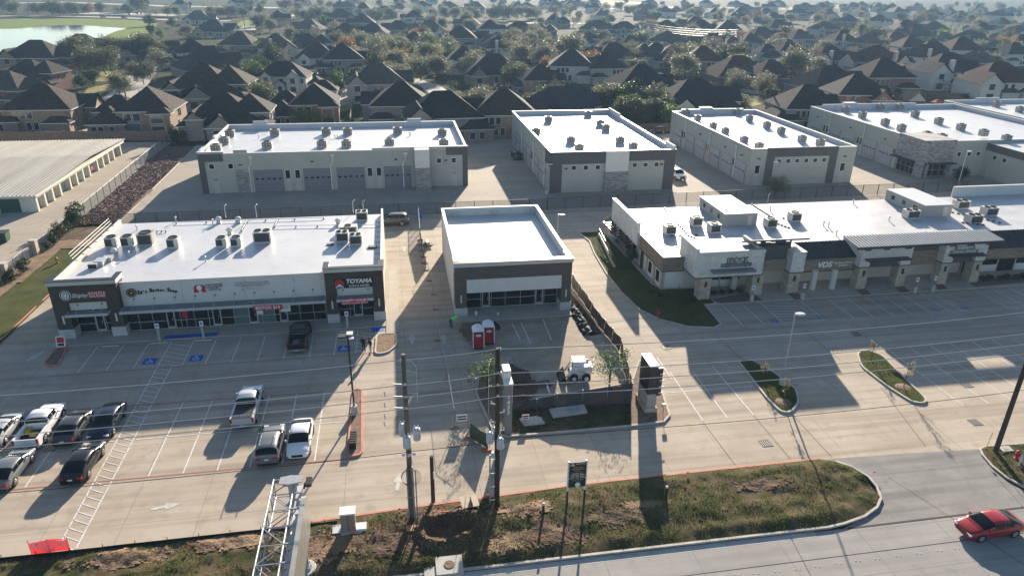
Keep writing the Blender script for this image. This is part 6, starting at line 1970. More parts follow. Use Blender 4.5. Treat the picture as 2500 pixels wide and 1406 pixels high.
# patio rail
t = thing('patio_railing', (*g(1480, 600),), 'black patio railing on a low wall beside the clinic', 'railing')
A, B = g(1462, 578), g(1500, 655)
wob('low_wall', MB().obox(A, B, .3, 0, .45), 'stone_tan', t)
for k in range(16):
    p = (A[0] + (B[0] - A[0]) * k / 15, A[1] + (B[1] - A[1]) * k / 15)
    bx('baluster', 'black_paint', p[0] - .03, p[1] - .03, .45, p[0] + .03, p[1] + .03, 1.25, t)
for z in (.6, 1.25): wob('rail', MB().tube((*A, z), (*B, z), .035, n=6), 'black_paint', t)
# ------------------------------------------------------------------ poles and lines
def can(t, x, y, z, s=1.0):
    """pole transformer: tank with domed lid, two bushings, bracket"""
    p = ob('transformer_tank', MB().lathe([(.24 * s, 0), (.27 * s, .05), (.27 * s, .78 * s), (.22 * s, .88 * s), (.08 * s, .93 * s)], 16), 'transformer', t, (x, y, z), True)
    for a in (-.12, .12):
        ob('bushing', MB().lathe([(.05, 0), (.07, .06), (.04, .1), (.06, .16), (.03, .3)], 8), 'porcelain', p, (a * s, 0, .86 * s))
    ob('bracket', MB().box(-.05, -.03, .3, .05, .03, .5), 'galv', p, (-x * .5 * 0, .28, 0))
    return p
ATT = (12.65, 11.05, 10.15, 9.3)
pl = thing('utility_pole', (-.13, 38.86, 0), 'weathered utility pole with three grey transformers and coiled cable', 'utility pole')
ob('pole', MB().tube((0, 0, -.1), (0, 0, 13.1), .19, .14, n=12), 'wood_pole_grey', pl)
pc = thing('utility_pole', (5.86, 39.43, 0), 'dark utility pole with transformers beside the orange cone', 'utility pole')
ob('pole', MB().tube((0, 0, -.1), (0, 0, 12.75), .2, .15, n=12), 'wood_pole', pc)
pr = thing('utility_pole', (46.4, 39.7, .1), 'plain dark utility pole on the driveway corner', 'utility pole')
ob('pole', MB().tube((0, 0, -.1), (0, 0, 13.2), .2, .15, n=12), 'wood_pole', pr)
ob('step_arm', MB().tube((0, 0, 3.2), (-.55, -.05, 3.25), .03, n=6), 'galv', pr)
pw = thing('utility_pole', (-46, 39.0, 0), 'far utility pole at the end of the overhead lines', 'utility pole')
ob('pole', MB().tube((0, 0, -.1), (0, 0, 13.1), .19, .14, n=12), 'wood_pole_grey', pw)
for t, side in ((pl, -1), (pc, 1), (pr, 1), (pw, 1)):
    for k, z in enumerate(ATT):
        if k == 0:
            ob('top_pin', MB().tube((.16 * side, 0, z - .2), (.16 * side, 0, z + .12), .03, n=6), 'galv', t)
            ob('insulator', MB().lathe([(.05, 0), (.09, .05), (.05, .1), (.08, .15), (.03, .2)], 8), 'porcelain', t, (.16 * side, 0, z - .04))
        else:
            ob('insulator', MB().tube((0, -.12, z), (.0, -.34, z + .05), .09, .06, n=8), 'porcelain', t)
            if t is pl:
                ob('side_arm', MB().tube((-.1, -.1, z - .05), (-.75, -.15, z + .06), .045, n=6), 'galv', t)
WIRES = [((-46, 39), (-.13, 38.86)), ((-.13, 38.86), (5.86, 39.43)), ((5.86, 39.43), (46.4, 39.7)), ((46.4, 39.7), (95, 40.2))]
SPAN = ('from the coil pole out past the gantry', 'between the two transformer poles', 'from the cone pole to the plain corner pole', 'running on past the plain corner pole')
def wire(a, b, sag, r, m, label, grp=None, n=12, name='overhead_wire'):
    a, b = Vector(a), Vector(b)
    mb = MB()
    P = []
    for i in range(n + 1):
        u = i / n
        p = a.lerp(b, u)
        p.z -= sag * 4 * u * (1 - u)
        P.append(tuple(p))
    mb.path(P, r, 5)
    o = ob(name, mb, m)
    return tag(o, label, 'wire', grp)
for i, (a, b) in enumerate(WIRES):
    L_ = b[0] - a[0]
    for k, z in enumerate(ATT):
        y = 0 if k == 0 else -.34
        wire((a[0], a[1] + y, z + .05), (b[0], b[1] + y, z + .05), L_ * .012, .026, 'wire_light', '%s silver overhead wire %s' % (('topmost', 'second', 'third', 'lowest')[k], SPAN[i]), 'overhead wires')
    wire((a[0], a[1] - .2, 5.95), (b[0], b[1] - .2, 5.75 if i == 1 else 5.9), L_ * .01, .022, 'wire_dark', 'low black cable ' + SPAN[i], 'low cables')
# transformers and fittings
for px, py, dy in ((1018, 1072, -.35), (994, 1092, -.5), (984, 1062, .25)):
    x, z = fy(px, py, 38.86 + dy)
    can(pl, x + .13, dy, z, .95)
for px, py, dy in ((1196, 1080, -.3), (1221, 1094, -.5), (1208, 1068, .25)):
    x, z = fy(px, py, 39.43 + dy)
    can(pc, x - 5.86, dy, z, .9)
for px, py in ((985, 1111), (998, 1113), (1011, 1109)):
    x, z = fy(px, py, 38.55)
    ob('cutout', MB().lathe([(.03, 0), (.12, .1), (.13, .16), (.05, .26)], 10), 'porcelain', pl, (x + .13, -.3, z - .1))
for k in range(4):
    mb = MB()
    n = 24
    P = [(.05 * k - .05 + (.52 + .04 * k) * cos(2 * pi * i / n), -.34 - .03 * k, 4.0 + (.62 + .03 * k) * sin(2 * pi * i / n)) for i in range(n + 1)]
    ob('cable_coil', mb.path(P, .014, 5), 'wire_grey', pl)
for dx, r, h in ((-.2, .05, 4.6), (.18, .06, 4.7), (.36, .045, 4.4)):
    ob('conduit', MB().tube((dx, -.2, 0), (dx, -.2, h), r, n=8), 'galv', pl)
ob('conduit_strap', MB().box(-.35, -.24, 2.2, .48, -.16, 2.26), 'galv', pl)
for k in range(3):
    ob('lead_wire', MB().path([(.05 + k * .1, -.3, 4.9), (-.15 + .15 * k, -.42, 5.6), (.1 * k, -.3, 6.3)], .012, 5), 'wire_grey', pl)
ob('loop_arm', MB().path([(.1, 0, 12.6), (.5, -.1, 12.65), (.75, -.1, 12.2), (.75, -.1, 9.6)], .012, 5).tube((.1, 0, 11.9), (.75, -.1, 11.85), .02, n=5).tube((.1, 0, 10.3), (.8, -.1, 10.25), .02, n=5), 'wire_light', pl)
for k, z in enumerate((10.75, 9.95, 9.1, 8.55)):
    ob('drop_arrester', MB().tube((-1.3 - .05 * k, -.3, z), (-1.25 - .05 * k, -.3, z - .4), .05, n=6), 'porcelain', pl)
for k in range(4):
    z = .7 + k * 1.15
    ob('standoff', MB().tube((-.15, -.1, z), (-.52, -.12, z), .035, n=6).tube((-.52, -.12, z - .12), (-.52, -.12, z + .14), .03, n=6), 'frame_white', pc)
ob('conduit', MB().tube((-.52, -.12, 0), (-.52, -.12, 4.6), .055, n=8), 'galv', pc)
for k in range(7):
    z = 4.3 + k * .72
    s = 1 if k % 2 else -1
    ob('fitting', MB().tube((.15 * s, -.1, z), (.4 * s, -.15, z + .12), .035, n=6).lathe([(.03, 0), (.07, .06), (.04, .12), (.06, .2), (.02, .26)], 8, (.42 * s, -.15, z + .06)), 'porcelain', pc)
ob('jumper_wire', MB().path([(-.45, 0, 12.0), (-.6, -.1, 11.5), (-.6, -.1, 8.0), (-.4, -.2, 7.0), (-.5, -.3, 6.2)], .014, 5), 'wire_light', pc)
ob('meter_box', MB().box(-.42, -.3, 4.4, -.2, -.1, 4.85), 'transformer', pc)
ob('guy_wire', MB().tube((0, 0, 6.3), (-.9, 5.4, 1.2), .02, n=5), 'wire_dark', pc)
t = thing('stub_pole', (1.41, 40.6, 0), 'short cut off dark pole with pale conduit at its head', 'pole')
ob('pole', MB().tube((0, 0, -.1), (0, 0, 3.95), .15, .13, n=12), 'wood_pole', t)
ob('conduit_end', MB().tube((.1, -.14, 2.1), (.1, -.14, 2.7), .04, n=8), 'frame_white', t)
def distant_pole(px, py, h, label, arms=4):
    c_ = g(px, py)
    t = thing('utility_pole', c_, label, 'utility pole')
    ob('pole', MB().tube((0, 0, 0), (0, 0, h), .22, .15, n=8), 'wood_pole', t)
    for k in range(arms):
        ob('insulator', MB().box(-.35, -.1, h - .5 - k * 1.1, .35, .1, h - .3 - k * 1.1), 'porcelain', t)
    return c_, h
pA = distant_pole(1560, 100, 11, 'distant utility pole among pale stucco houses')
pB = distant_pole(1795, 125, 11, 'distant utility pole with white insulators, wires hung from it')
pC = distant_pole(2160, 165, 12, 'distant utility pole by the brick gabled house')
distant_pole(1872, 290, 12, 'dark utility pole rising behind the portal warehouse', 1)
distant_pole(599, 78, 10, 'lone utility pole beside the far sunlit road', 2)
distant_pole(697, 63, 10, 'utility pole among dark roofs beyond the oak row', 2)
for k in range(4):
    z = 10.6 - k * 1.1
    wire((*pA[0], z), (*pB[0], z), 1.5, .05, 'wire_light', 'distant silver wire between two far poles', 'distant wires')
    wire((*pB[0], z), (*pC[0], z), 1.5, .03, 'wire_dark', 'distant dark wire running to the brick house pole', 'distant dark wires')
# ------------------------------------------------------------------ lamp posts
def lamp(px, py, h, label, dark=False, heads=1, base=True, zb=0.0):
    c_ = g(px, py)
    t = thing('lamp_post', (c_[0], c_[1], zb), label, 'street lamp')
    m = 'black_paint' if dark else 'galv'
    if base: ob('footing', MB().tube((0, 0, 0), (0, 0, .75), .3, n=14), 'pad_concrete', t)
    ob('post', MB().tube((0, 0, .1), (0, 0, h), .085, .065, n=8), m, t)
    if dark:
        ob('cross_arm', MB().box(-.28, -.06, h, .28, .06, h + .1), m, t)
        ob('lamp_head', MB().box(-.75, -.3, h + .1, -.15, .3, h + .22), 'black_paint', t)
        ob('lamp_head', MB().box(-.1, .05, h + .12, .4, .6, h + .24), 'sign_gold' if 0 else 'ac_body', t)
        ob('lamp_lens', MB().box(.1, -.45, h + .02, .5, -.15, h + .1), 'lamp_clear', t)
    else:
        ob('cross_arm', MB().tube((0, 0, h), (.55, 0, h + .05), .04, n=6), m, t)
        ob('lamp_head', MB().lathe([(.08, .12), (.2, .1), (.3, .04), (.31, 0), (.1, -.03)], 14), 'frame_white', t, (.5, 0, h)).scale = (1.6, 1, 1)
        ob('photo_cell', MB().tube((.05, 0, h), (.05, 0, h + .18), .08, n=8), 'frame_white', t)
    return t
lamp(866, 1010, 7.3, 'dark two headed lamp post on the red kerbed island', True, zb=.1)
lamp(1908, 940, 7.2, 'pale lamp post with shoebox head on the slim island', zb=.1)
lamp(1360, 602, 4.6, 'pale lamp post beside the vacant shop')
lamp(1334, 474, 5.2, 'pale lamp post at the corner of the middle warehouse')
lamp(1878, 470, 5.4, 'pale lamp post in front of the portal warehouse')
lamp(2335, 466, 7.2, 'tall pale lamp post before the stone entrance warehouse')
# ------------------------------------------------------------------ overhead sign gantry
gt = thing('sign_gantry', (-7.0, 35.2, 0), 'galvanised lattice sign gantry cantilevered out over the street', 'gantry')
ob('footing', MB().lathe([(.75, 0), (.75, .35), (.7, .4)], 24), 'pad_concrete', gt)
ob('base_flange', MB().lathe([(.5, .4), (.5, .46)], 18), 'galv', gt)
for k in range(8):
    a = k * pi / 4
    ob('anchor_bolt', MB().tube((.43 * cos(a), .43 * sin(a), .46), (.43 * cos(a), .43 * sin(a), .6), .035, n=6), 'galv', gt)
ob('column', MB().tube((0, 0, .46), (0, 0, 7.2), .34, .26, n=12), 'galv', gt, smooth=True)
ob('cap_plate', MB().prism([(-.72, -.3), (-.1, -.42), (.62, -.28), (.68, .28), (-.05, .42), (-.68, .3)], 7.2, 7.26), 'galv', gt)
tx0, tx1, tz0, tz1 = -1.12, .12, 5.75, 7.0
for x in (tx0, tx1):
    for z in (tz0, tz1):
        ob('chord', MB().tube((x, .45, z), (x, -17, z), .055, n=8), 'galv', gt)
st = 1.35
for k in range(13):
    y = .4 - k * st
    for a, b in (((tx0, y, tz1), (tx1, y, tz1)), ((tx0, y, tz0), (tx1, y, tz0)), ((tx0, y, tz0), (tx0, y, tz1)), ((tx1, y, tz0), (tx1, y, tz1))):
        ob('strut', MB().tube(a, b, .032, n=6), 'galv', gt)
    s = k % 2
    xa, xb = (tx0, tx1) if s else (tx1, tx0)
    ob('diagonal', MB().tube((xa, y, tz1), (xb, y - st, tz1), .034, n=6), 'galv', gt)
    ob('diagonal', MB().tube((xb, y, tz0), (xa, y - st, tz0), .034, n=6), 'galv', gt)
    for x in (tx0, tx1):
        za, zb_ = (tz0, tz1) if s else (tz1, tz0)
        ob('diagonal', MB().tube((x, y, za), (x, y - st, zb_), .03, n=6), 'galv', gt)
    if k > 0:
        ob('hanger', MB().box(tx1, y - .05, tz1 - .02, .72, y + .05, tz1 + .06).box(.60, y - .05, 5.0, .68, y + .05, tz1), 'galv', gt)
        ob('walkway_plate', MB().box(.22, y + .1, tz1 - .5, .55, y + st - .12, tz1 - .46), 'metal_light', gt)
gp = []
for k in range(9):
    a = pi / 2 * k / 8
    gp.append((-1.95 + .45 * sin(a) , 6.95 + .45 * cos(a) - .0))
prof = [(-17, 7.4)] + [(y, z) for y, z in gp] + [(-1.5, 5.3), (-1.95, 4.85), (-17, 4.85)]
ob('sign_panel', MB().loft([[(.74, y, z) for y, z in prof], [(1.0, y, z) for y, z in prof]]), 'galv_panel', gt)
ob('gusset', MB().box(-.5, -.3, 5.5, .4, .3, 5.75).box(-.5, -.3, 7.0, .4, .3, 7.19), 'galv', gt)
ob('camera_head', MB().box(.75, -.2, 6.75, 1.1, .5, 6.95).tube((.6, .15, 6.4), (.7, .15, 6.8), .06, n=8), 'black_paint', gt)
# ------------------------------------------------------------------ signs by the street
t = thing('leasing_sign', (11.3, 38.3, .1), 'dark leasing board on two white posts in the verge', 'sign')
for x in (-.62, .62):
    ob('post', MB().box(x - .06, -.06, -.1, x + .06, .06, 1.6), 'wood_pole', t)
    ob('post_sleeve', MB().box(x - .065, -.065, 1.6, x + .065, .065, 4.1), 'frame_white', t)
ob('board', MB().box(-.6, -.1, 1.95, .6, -.07, 4.05), 'sign_slate', t)
mb = MB()
for s in (-1, 1):
    mb.face([(-.38 + s * .17, -.106, 3.76), (-.38 + s * .11, -.106, 3.76), (-.38 - s * .02, -.106, 3.98), (-.38 + s * .04, -.106, 3.98)])
    mb.face([(-.38 + s * .08, -.106, 3.76), (-.38 + s * .04, -.106, 3.76), (-.38 - s * .01, -.106, 3.87), (-.38 + s * .02, -.106, 3.87)])
ob('logo', mb, 'sign_white', t)
text(t, 'ASPIRE', .2, (.18, -.11, 3.93), 'sign_white', ext=.004, sp=1.15)
for k, w_ in enumerate((.7, .9, .45)): ob('small_print', MB().box(-w_ / 2, -.107, 3.6 - k * .15, w_ / 2, -.101, 3.66 - k * .15), 'sign_orange', t)
text(t, 'SHOPS AT\nWOODCREEK\n1433 FM 1463\nKATY, TX 77494', .155, (0, -.11, 2.92), 'sign_white', ext=.004, sp=1.1)
ob('small_print', MB().box(-.45, -.107, 2.55, .45, -.101, 2.6), 'sign_orange', t)
ob('divider', MB().box(-.5, -.107, 2.42, .4, -.101, 2.45), 'sign_teal', t)
ob('seal', MB().tube((.05, -.1, 2.15), (.05, -.11, 2.15), .19, n=20), 'sign_white', t)
py_ = thing('pylon_sign', (20.75, 50.35, .1), 'slim pylon sign with black louvred panels on a pale block', 'sign')
ob('plinth', MB().box(-.55, -1.3, 0, .55, 1.25, .42), 'stone_tan', py_)
ob('pedestal', MB().box(-.42, -1.15, .42, .42, 1.1, 1.75), 'ac_grey', py_)
ob('shaft', MB().box(-.40, -1.15, 1.75, .34, 1.1, 4.45), 'dark_metal', py_)
ob('cap', MB().box(-.44, -1.2, 4.45, .40, 1.15, 4.54), 'frame_white', py_)
for k in range(12):
    z = 1.85 + k * .21
    ob('louvre', MB().box(-.46, -1.1, z, -.401, .55, z + .13), 'black_paint', py_)
ob('name_panel', MB().box(-.45, .6, 2.2, -.401, 1.05, 4.35), 'sign_slate', py_)
ob('side_panel', MB().box(.34, -1.2, 1.6, .75, -.9, 4.3), 'dark_metal', py_)
for k in range(4):
    ob('fin', MB().box(.5, -1.26, 1.85 + k * .62, .95, -1.201, 1.93 + k * .62), 'frame_white', py_)
mo = thing('address_tower', (7.98, 47.9, .1), 'narrow stone sign tower numbered down its face', 'sign')
ob('shaft', MB().box(-.3, -.3, 0, .3, .9, 4.75), 'canopy_metal', mo)
ob('cap', MB().box(-.36, -.36, 4.75, .36, 1.7, 4.9), 'frame_white', mo)
ob('upper_cap', MB().box(-.3, .5, 4.9, .3, 1.6, 5.6), 'frame_white', mo)
ob('sign_face', MB().box(.3, -.2, 3.0, .34, .8, 4.6), 'sign_white', mo)
for k, ch in enumerate('1433'):
    text(mo, ch, .52, (0, -.31, 3.6 - k * .46), 'sign_white', ext=.02, bold=.01)
t = thing('sale_banner', (-23.35, 39.35, 0), 'red weight loss banner strung on stakes by the kerb', 'banner')
for x in (-1.15, 0, 1.15):
    ob('stake', MB().tube((x, 0.02, 0), (x, 0.02, 1.15), .02, n=5), 'dark_metal', t)
rows = [[(x, .05 * sin(x * 3) - .03, z + (.06 * cos(x * 2.2) if z > .5 else 0)) for x in [-1.15 + .23 * i for i in range(11)]] for z in (.08, .55, 1.05)]
ob('cloth', MB().loft(rows, close=False, caps=False), 'banner_red', t)
text(t, 'SEMAGLUTIDE\nWEIGHT LOSS\n$275', .34, (0, -.1, .6), 'banner_white', ext=.004, bold=.012, xs=.95)
t = thing('notice_board', (*g(1128, 1045),), 'white notice board wired to the temporary fence', 'sign')
ob('board', MB().box(-.45, -.02, .7, .45, .0, 1.35), 'sign_white', t)
for z in (.85, 1.1): ob('print_row', MB().box(-.36, -.025, z, .36, -.021, z + .13), 'sign_slate', t)
ob('post', MB().tube((-.4, .05, 0), (-.4, .05, 1.4), .025, n=6), 'galv', t)
t = thing('small_sign', (*g(1283, 1033), .12), 'little red and white sign beside the service hatch', 'sign')
ob('board', MB().box(-.3, 0, .25, .3, .02, .75), 'sign_white', t)
ob('print_row', MB().box(-.24, -.006, .52, .24, -.001, .68), 'sign_red', t); ob('print_row', MB().box(-.2, -.006, .32, .2, -.001, .44), 'sign_red', t)
ob('stake', MB().tube((0, .03, 0), (0, .03, .6), .02, n=5), 'galv', t)
for nm, pts, h, lab in (('service_hatch', ((1268, 1028), (1312, 1022), (1330, 1038), (1280, 1044)), .2, 'concrete service hatch slab with dark lid on the lawn'), ('equipment_pad', ((1340, 1005), (1425, 994), (1433, 1012), (1350, 1024)), .22, 'broad pale concrete equipment pad on the shaded lawn')):
    q = [g(*p) for p in pts]
    cx, cy = sum(p[0] for p in q) / 4, sum(p[1] for p in q) / 4
    t = thing(nm, (cx, cy, .12), lab, 'slab')
    ob('slab', MB().prism([(p[0] - cx, p[1] - cy) for p in q], 0, h), 'pad_concrete', t)
    ob('lid', MB().box(.15, -.3, h, .9, .3, h + .03) if h < .21 else MB().box(-.7, -.12, h, .9, .1, h + .01), 'ac_grey', t)
t = thing('flood_light', (*g(1618, 1012), .11), 'little black flood light aimed at the pylon sign', 'light')
ob('stem', MB().tube((0, 0, 0), (0, 0, .75), .025, n=6), 'black_paint', t); ob('head', MB().box(-.18, -.1, .75, .18, .1, 1.0), 'black_paint', t)
ob('lens', MB().box(-.15, -.115, .78, .15, -.101, .97), 'lamp_clear', t)
# ------------------------------------------------------------------ building site
def screen(pts, hs, label, m='screen_black', pm='galv', step=2.4, feet=False, name='screen_fence'):
    t = thing(name, (pts[0][0], pts[0][1], 0), label, 'fence')
    for i in range(len(pts) - 1):
        a, b = pts[i], pts[i + 1]
        n = max(1, round(hypot(b[0] - a[0], b[1] - a[1]) / step))
        for k in range(n):
            u0, u1 = k / n, (k + 1) / n
            p = (a[0] + (b[0] - a[0]) * u0, a[1] + (b[1] - a[1]) * u0)
            q = (a[0] + (b[0] - a[0]) * u1, a[1] + (b[1] - a[1]) * u1)
            h0, h1 = hs[i] + (hs[i + 1] - hs[i]) * u0, hs[i] + (hs[i + 1] - hs[i]) * u1
            nx, ny = (q[1] - p[1]), -(q[0] - p[0])
            l = hypot(nx, ny) or 1
            rows = []
            for z in (0, .35, .7, 1):
                rows.append([(p[0] + (q[0] - p[0]) * s + nx / l * .06 * sin(s * 6 + z * 4 + k), p[1] + (q[1] - p[1]) * s + ny / l * .06 * sin(s * 6 + z * 4 + k), .03 + (h0 + (h1 - h0) * s) * z - (.06 * sin(pi * s) if z == 1 else 0)) for s in (0, .25, .5, .75, 1)])
            wob('screen_cloth', MB().loft(rows, close=False, caps=False), m, t)
            wob('post', MB().tube((*p, 0), (*p, h0 + .1), .03, n=6), pm, t)
            if feet:
                bx('foot', 'orange', p[0] - .4, p[1] - .12, 0, p[0] + .4, p[1] + .12, .12, t)
    return t
def G2(*p): return [g(*q) for q in p]
screen(G2((1250, 1006), (1310, 1002), (1360, 998), (1540, 988)), (1.1, 1.1, 1.5, 2.15), 'grey site screen fence along the lawn edge', 'screen_grey')
screen(G2((1540, 988), (1528, 930), (1513, 860)), (2.15, 2.0, 1.6), 'grey site screen fence turning back past the thin tree', 'screen_grey')
screen(G2((1396, 700), (1428, 745), (1458, 792), (1513, 860)), (1.6, 1.5, 1.5, 1.6), 'sagging black silt screen beside the clinic drive')
screen(G2((1026, 586), (1031, 612), (1040, 660)), (1.7, 1.6, 1.4), 'black screened fence panel leaning between shops', feet=True)
screen(G2((1148, 1066), (1192, 1098)), (1.3, 1.5), 'dark green screened gate panel at the site entrance', 'screen_green', feet=False)
t = wire_fence(G2((1022, 527), (1026, 586)), 1.7, 3.0, 'temporary mesh panels from rear fence to the screened panel', 'galv', 'chainlink')
TF = G2((1040, 660), (1048, 686), (1059, 720), (1064, 756), (1069, 832), (1091, 929), (1110, 1043), (1148, 1066))
t = thing('temporary_fence', (*TF[0],), 'run of temporary mesh panels on orange feet between the shops', 'fence')
mesh_fence('temp_mesh', (0.14, 0.14, 0.14), 0.86)
for a, b in zip(TF[:-1], TF[1:]):
    wob('mesh_panel', MB().face([(*a, .1), (*b, .1), (*b, 1.75), (*a, 1.75)]), 'temp_mesh', t)
    wob('frame_tube', MB().path([(*a, .05), (*a, 1.8), (*b, 1.8), (*b, .05)], .022, 5), 'galv', t)
    bx('foot', 'orange', a[0] - .34, a[1] - .1, 0, a[0] + .34, a[1] + .1, .1, t)
bx('foot', 'orange', TF[-1][0] - .4, TF[-1][1] - .13, 0, TF[-1][0] + .4, TF[-1][1] + .13, .13, t)
bx('foot', 'orange', g(1188, 1100)[0] - .4, g(1188, 1100)[1] - .15, 0, g(1188, 1100)[0] + .4, g(1188, 1100)[1] + .15, .15, t)
# black plastic heaped along the trench
mb = MB()
A, B = g(1396, 745), g(1438, 818)
for i in range(26):
    u = i / 25
    for j in range(9):
        v = j / 8 - .5
        x = A[0] + (B[0] - A[0]) * u + v * 1.5 + .15 * vnoise(i * .7, j, 2)
        y = A[1] + (B[1] - A[1]) * u + v * .35
        mb.v.append((x, y, max(.02, .45 * (1 - (2 * v) ** 2) * (.5 + vnoise(i * .9, j * .9, 4)))))
for i in range(25):
    for j in range(8):
        a = i * 9 + j
        mb.f.append((a, a + 1, a + 10, a + 9)); mb.m.append(0)
tag(ob('plastic_sheet', mb, 'black_fabric'), 'crumpled black plastic sheet lying along the site trench', 'sheet')
# portable toilets
def potty(px, py, label):
    c_ = g(px, py)
    t = thing('portable_toilet', c_, label, 'toilet', 'portable toilets on the site')
    ob('base', MB().box(-.58, -.58, 0, .58, .58, .15), 'black_paint', t)
    ob('cabin', MB().box(-.55, -.55, .15, .55, .55, 2.0), 'potty_red', t)
    ob('door', MB().box(-.42, -.585, .2, .42, -.552, 1.9), 'potty_red', t)
    ob('door_handle', MB().box(.28, -.62, 1.0, .36, -.586, 1.15), 'black_paint', t)
    rows = [[(x, y, 2.0 + .32 * (1 - (x / .6) ** 2)) for x in [-.6 + .15 * i for i in range(9)]] for y in (-.6, .6)]
    m_ = MB().loft(rows, close=False, caps=False)
    for y in (-.6, .6):
        m_.face([(-.6, y, 1.98)] + [(x, y, 2.0 + .32 * (1 - (x / .6) ** 2)) for x in [-.6 + .15 * i for i in range(9)]] + [(.6, y, 1.98)])
    ob('roof', m_, 'potty_roof', t)
    for s in (-1, 1):
        ob('corner_post', MB().box(s * .55 - .04, -.6, .1, s * .55 + .04, -.54, 2.0), 'potty_roof', t)
    o = ob('badge', MB().tube((0, -.586, 1.55), (0, -.6, 1.55), .2, n=20), 'sign_white', t); o.scale = (1.35, 1, .62); o.location = (0, 0, .59)
    ob('badge_print', MB().box(-.16, -.606, 1.52, .16, -.601, 1.58), 'sign_blue', t)
    return t
potty(1167, 846, 'red portable toilet, front one of the pair by the planter')
potty(1192, 835, 'red portable toilet, rear one of the pair by the planter')
# skid steer loader
c_ = g(1410, 922)
t = thing('skid_steer_loader', c_, 'white skid steer loader with its bucket lowered on site', 'loader', None, radians(84))
ob('chassis', MB().loft([[(-.6, -1.1, .3), (.6, -1.1, .3), (.6, .8, .3), (-.6, .8, .3)], [(-.6, -1.2, 1.1), (.6, -1.2, 1.1), (.6, .7, .8), (-.6, .7, .8)]]), 'paint_white', t)
ob('engine_hood', MB().box(-.55, -1.25, 1.0, .55, -.45, 1.45), 'paint_silver', t)
ob('cab_frame', MB().box(-.5, -.5, .8, -.42, .55, 1.95).box(.42, -.5, .8, .5, .55, 1.95).box(-.5, -.5, .8, .5, -.42, 1.95), 'paint_white', t)
ob('cab_glass', MB().box(-.42, .46, .85, .42, .5, 1.9), 'car_glass', t)
ob('cab_roof', MB().box(-.56, -.6, 1.95, .56, .62, 2.05), 'frame_white', t)
for s in (-1, 1):
    ob('lift_arm', MB().tube((s * .68, -1.1, 1.55), (s * .68, .6, 1.35), .11, n=6).tube((s * .68, .6, 1.35), (s * .68, 1.15, .45), .1, n=6), 'paint_white', t)
    ob('hydraulic_ram', MB().tube((s * .6, -.7, .8), (s * .62, .3, 1.3), .05, n=6), 'metal_light', t)
    for y in (-.7, .45):
        ob('wheel', MB().tube((s * .6, y, .4), (s * .88, y, .4), .4, n=18), 'tyre', t)
        ob('hub', MB().tube((s * .88, y, .4), (s * .9, y, .4), .2, n=12), 'paint_white', t)
ob('bucket', MB().loft([[(-.92, 1.15, .08), (-.92, 1.9, .05), (-.92, 1.3, .75)], [(.92, 1.15, .08), (.92, 1.9, .05), (.92, 1.3, .75)]]), 'black_fabric', t)
# odds and ends on the site
t = thing('timber_pallet', (*g(1328, 938),), 'dark timber pallet dropped on the site paving', 'pallet', None, .2)
for k in range(6): ob('slat', MB().box(-.6 + k * .21, -.5, .1, -.46 + k * .21, .5, .13), 'wood_pole_grey', t)
for k in range(3): ob('bearer', MB().box(-.6, -.5 + k * .46, 0, .6, -.42 + k * .46, .1), 'wood_pole_grey', t)
for i, (a, b, lab) in enumerate((((1333, 935), (1342, 962), 'pale plank leaning on the timber pallet'), ((1272, 970), (1300, 974), 'turquoise board lying by the screen fence'))):
    A, B = g(*a), g(*b)
    o = ob('plank', MB().obox(A, B, .16, .06, .12 if i == 0 else .3), 'frame_white' if i == 0 else 'glass_teal'); tag(o, lab, 'plank')
t = thing('rebar_cage', (*g(1375, 960),), 'tangled wire mesh sheets stacked behind the screen fence', 'wire mesh')
for k in range(10):
    ob('bar', MB().tube((-1.4 + k * .3, -.6, .15 + .05 * (k % 3)), (-1.2 + k * .3, .6, .35), .012, n=4), 'galv', t)
for k in range(5):
    ob('bar', MB().tube((-1.5, -.5 + k * .25, .25), (1.5, -.4 + k * .25, .3), .012, n=4), 'galv', t)
t = thing('work_trailer', (*g(1044, 600),), 'small cluttered hand cart beside the black screen panel', 'cart', None, .3)
ob('tray', MB().box(-.5, -.9, .25, .5, .9, .4), 'dark_metal', t); ob('load', MB().box(-.4, -.7, .4, .1, .1, .75).box(.0, .1, .4, .4, .8, .62), 'ac_grey', t)
for s in (-1, 1): ob('wheel', MB().tube((s * .5, 0, .2), (s * .6, 0, .2), .2, n=12), 'tyre', t)
t = thing('blue_barrel', (*g(1027, 532),), 'blue plastic drum by the rear wire fence', 'drum')
ob('drum', MB().lathe([(.28, 0), (.3, .1), (.3, .8), (.26, .9)], 14), 'sign_blue', t); ob('lid', MB().lathe([(.27, .9), (.27, .94)], 14), 'sign_black', t)
t = thing('tarp_heap', (*g(1205, 800),), 'small heap of dark netting beside the planter', 'heap')
mb = MB()
for i in range(9):
    for j in range(9):
        x, y = (i - 4) * .16, (j - 4) * .16
        mb.v.append((x, y, max(0, .55 * math.exp(-(x * x + y * y) * 2.5) * (.6 + vnoise(i, j, 7)))))
for i in range(8):
    for j in range(8):
        a = i * 9 + j; mb.f.append((a, a + 1, a + 10, a + 9)); mb.m.append(0)
ob('netting', mb, 'black_fabric', t); ob('pole', MB().tube((-.3, 0, .1), (.5, .3, .5), .02, n=5), 'galv', t)
